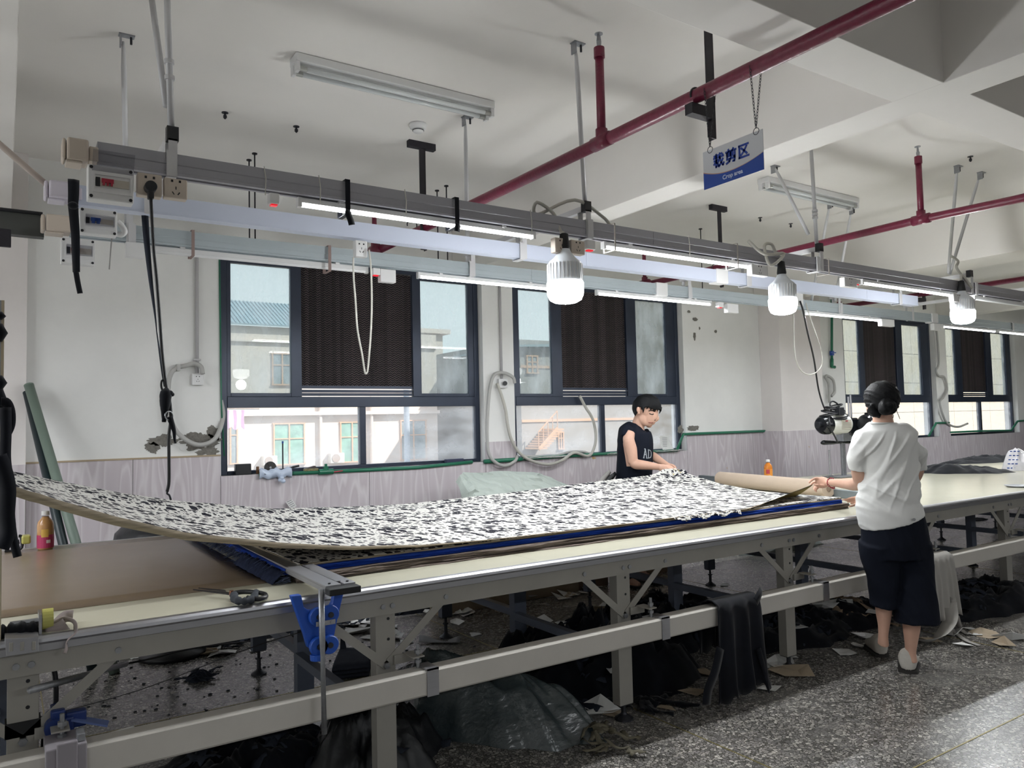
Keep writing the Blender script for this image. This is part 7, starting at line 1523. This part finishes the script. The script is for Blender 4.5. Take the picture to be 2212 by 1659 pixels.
ribbon('upper_tail', [at(1632, 1300, Y=2.69), at(1640, 1285, Y=2.70), at(1644, 1277, Y=2.72)], .05, m_cloth, hb, up=Y_)
ribbon('side_tail', [at(1556, 1400, Y=2.68), at(1545, 1450, Y=2.67), at(1530, 1490, Y=2.67), at(1526, 1522, Y=2.67)], .06, m_cloth, hb, up=Y_); ribbon('side_tail', [at(1640, 1400, Y=2.68), at(1650, 1440, Y=2.67), at(1664, 1488, Y=2.67)], .05, m_cloth, hb, up=Y_, wend=.02)
xa, xb = at(2008, 1230, Y=2.70).x, at(2058, 1215, Y=2.70).x
m_gry = mat('grey_white_jersey', '9b9893', .85, bump=.1, bscale=20)
drape('hanging_cloth', xa, xb, .505, .10, 2.70, 2.815, m_gry, 'grey-white cloth strips draped over the rail right of the woman', 15, fol=14, amp=.018, rag=.03)
o_ = thing('trailing_cloth', fz(2000, 1390), 'pale grey cloth tail sagging on the floor right of the legs of the woman', 'cloth')
ribbon('tail', [at(2050, 1300, Y=2.68), at(2052, 1340, Y=2.64), at(2030, 1372, Y=2.62), fz(2000, 1388)+Z_*.01, fz(1975, 1380)+Z_*.01], .09, m_gry, o_, up=Z_, tw=.5)
ribbon('tail', [at(2058, 1290, Y=2.68), at(2066, 1330, Y=2.65), fz(2075, 1362)+Z_*.012, fz(2090, 1372)+Z_*.008], .035, m_gry, o_, up=Z_); ribbon('tail', [fz(2062, 1368)+Z_*.008, fz(2085, 1385)+Z_*.008, fz(2115, 1396)+Z_*.006], .03, m_gry, o_, up=Z_)
# lower left: steel bar, blue tool, white joint box, black tape, cable
sbar = thing('steel_rod', at(66, 1490, Y=2.78), 'steel rod slung aslant behind the first front leg at the left', 'rod')
ob('shaft', MB().tube([at(66, 1491, Y=2.79), at(272, 1434, Y=3.35)], .011, 12), m_steel, sbar, smooth=True)
cord('cable', [at(272, 1434, Y=3.35), at(330, 1422, Y=3.5), at(420, 1400, Y=3.8), at(540, 1385, Y=4.3)], .004, m_bcord, parent=sbar)
cord('power_cable', [at(110, 1420, Y=2.92), at(120, 1470, Y=2.92), at(118, 1540, Y=2.92), at(98, 1580, Y=2.9), at(94, 1620, Y=2.9), at(94, 1659, Y=2.9), at(96, 1720, Y=2.9)], .008, m_bcord, 'black cable hanging behind the first front leg at the lower left', 'cord')
lj = thing('rail_end_box', at(150, 1620, Y=2.70), 'grey-white end coupling at the left end of the long rail', 'coupling')
c0_, c1_ = at(98, 1620, Y=2.69), at(188, 1640, Y=2.69); ob('sleeve', MB().box(c0_.x, c1_.x, 2.685, 2.83, .385, .515), mat('grey_coupling', '8f8a90', .5), lj, bevel=.004); xm = at(122, 1600, Y=2.68).x; xm2 = at(168, 1600, Y=2.68).x; ob('raised_band', MB().box(xm, xm2, 2.675, 2.69, .375, .53), mat('grey_coupling', '8f8a90', .5), lj, bevel=.004); ob('clip', MB().box(xm2, c1_.x-.004, 2.70, 2.76, .515, .54), m_steel, lj, bevel=.003)
bt_ = thing('blue_tool', at(140, 1580, Y=2.84), 'dark blue plastic roller tool resting on the long rail at the lower left', 'tool')
a = at(100, 1600, Y=2.86); ob('body', MB().box(a.x, a.x+.075, 2.84, 2.90, .47, .55).box(a.x+.01, a.x+.05, 2.83, 2.92, .535, .58).box(a.x+.05, a.x+.11, 2.85, 2.89, .51, .56), mat('deep_blue_plastic', '16306e', .4), bt_, bevel=.006); ob('tongue', MB().beam((a.x+.07, 2.86, .54), (a.x+.17, 2.84, .505), .045, .006), mat('pale_blue_plastic', '5b6da0', .4), bt_)
ob('wheel', MB().cyl((a.x+.02, 2.82, .53), (a.x+.02, 2.94, .53), .028, 16), mat('deep_blue_plastic', '16306e', .4), bt_)
tpx = at(5, 1570, Y=2.85).x; ob('tape_band', MB().box(.06-.047, .06+.047, 2.855, 2.92, .515, .56), m_rubber, label='black tape wound round the first front leg at the left edge', cat='tape')
# thin cord strung along the legs under the tables
pts = [at(230, 1432, Y=3.60)]+[Vector((x, 3.685, z)) for x, z in ((.5, .34), (1.23, .47), (2.46, .50), (3.72, .53), (5.1, .52), (6.4, .50), (7.6, .48))]
cord('strung_line', [Vector((.0, 3.685, .30))]+pts[1:], .0022, mat('grey_line', '4a4a4c', .7), 'thin grey line strung along the middle legs under the tables', 'line')
# laundry line
ob('laundry_line', MB().tube([fa(470, 885, 20)+Z_*.02, fa(560, 885, 20)+Z_*.02], .01, 6).tube([fa(486, 885, 20)+Z_*.02, Vector((fa(486, 885, 20).x, 20, -9))], .03, 6), m_dsteel, bpy.data.objects['hanging_laundry'])
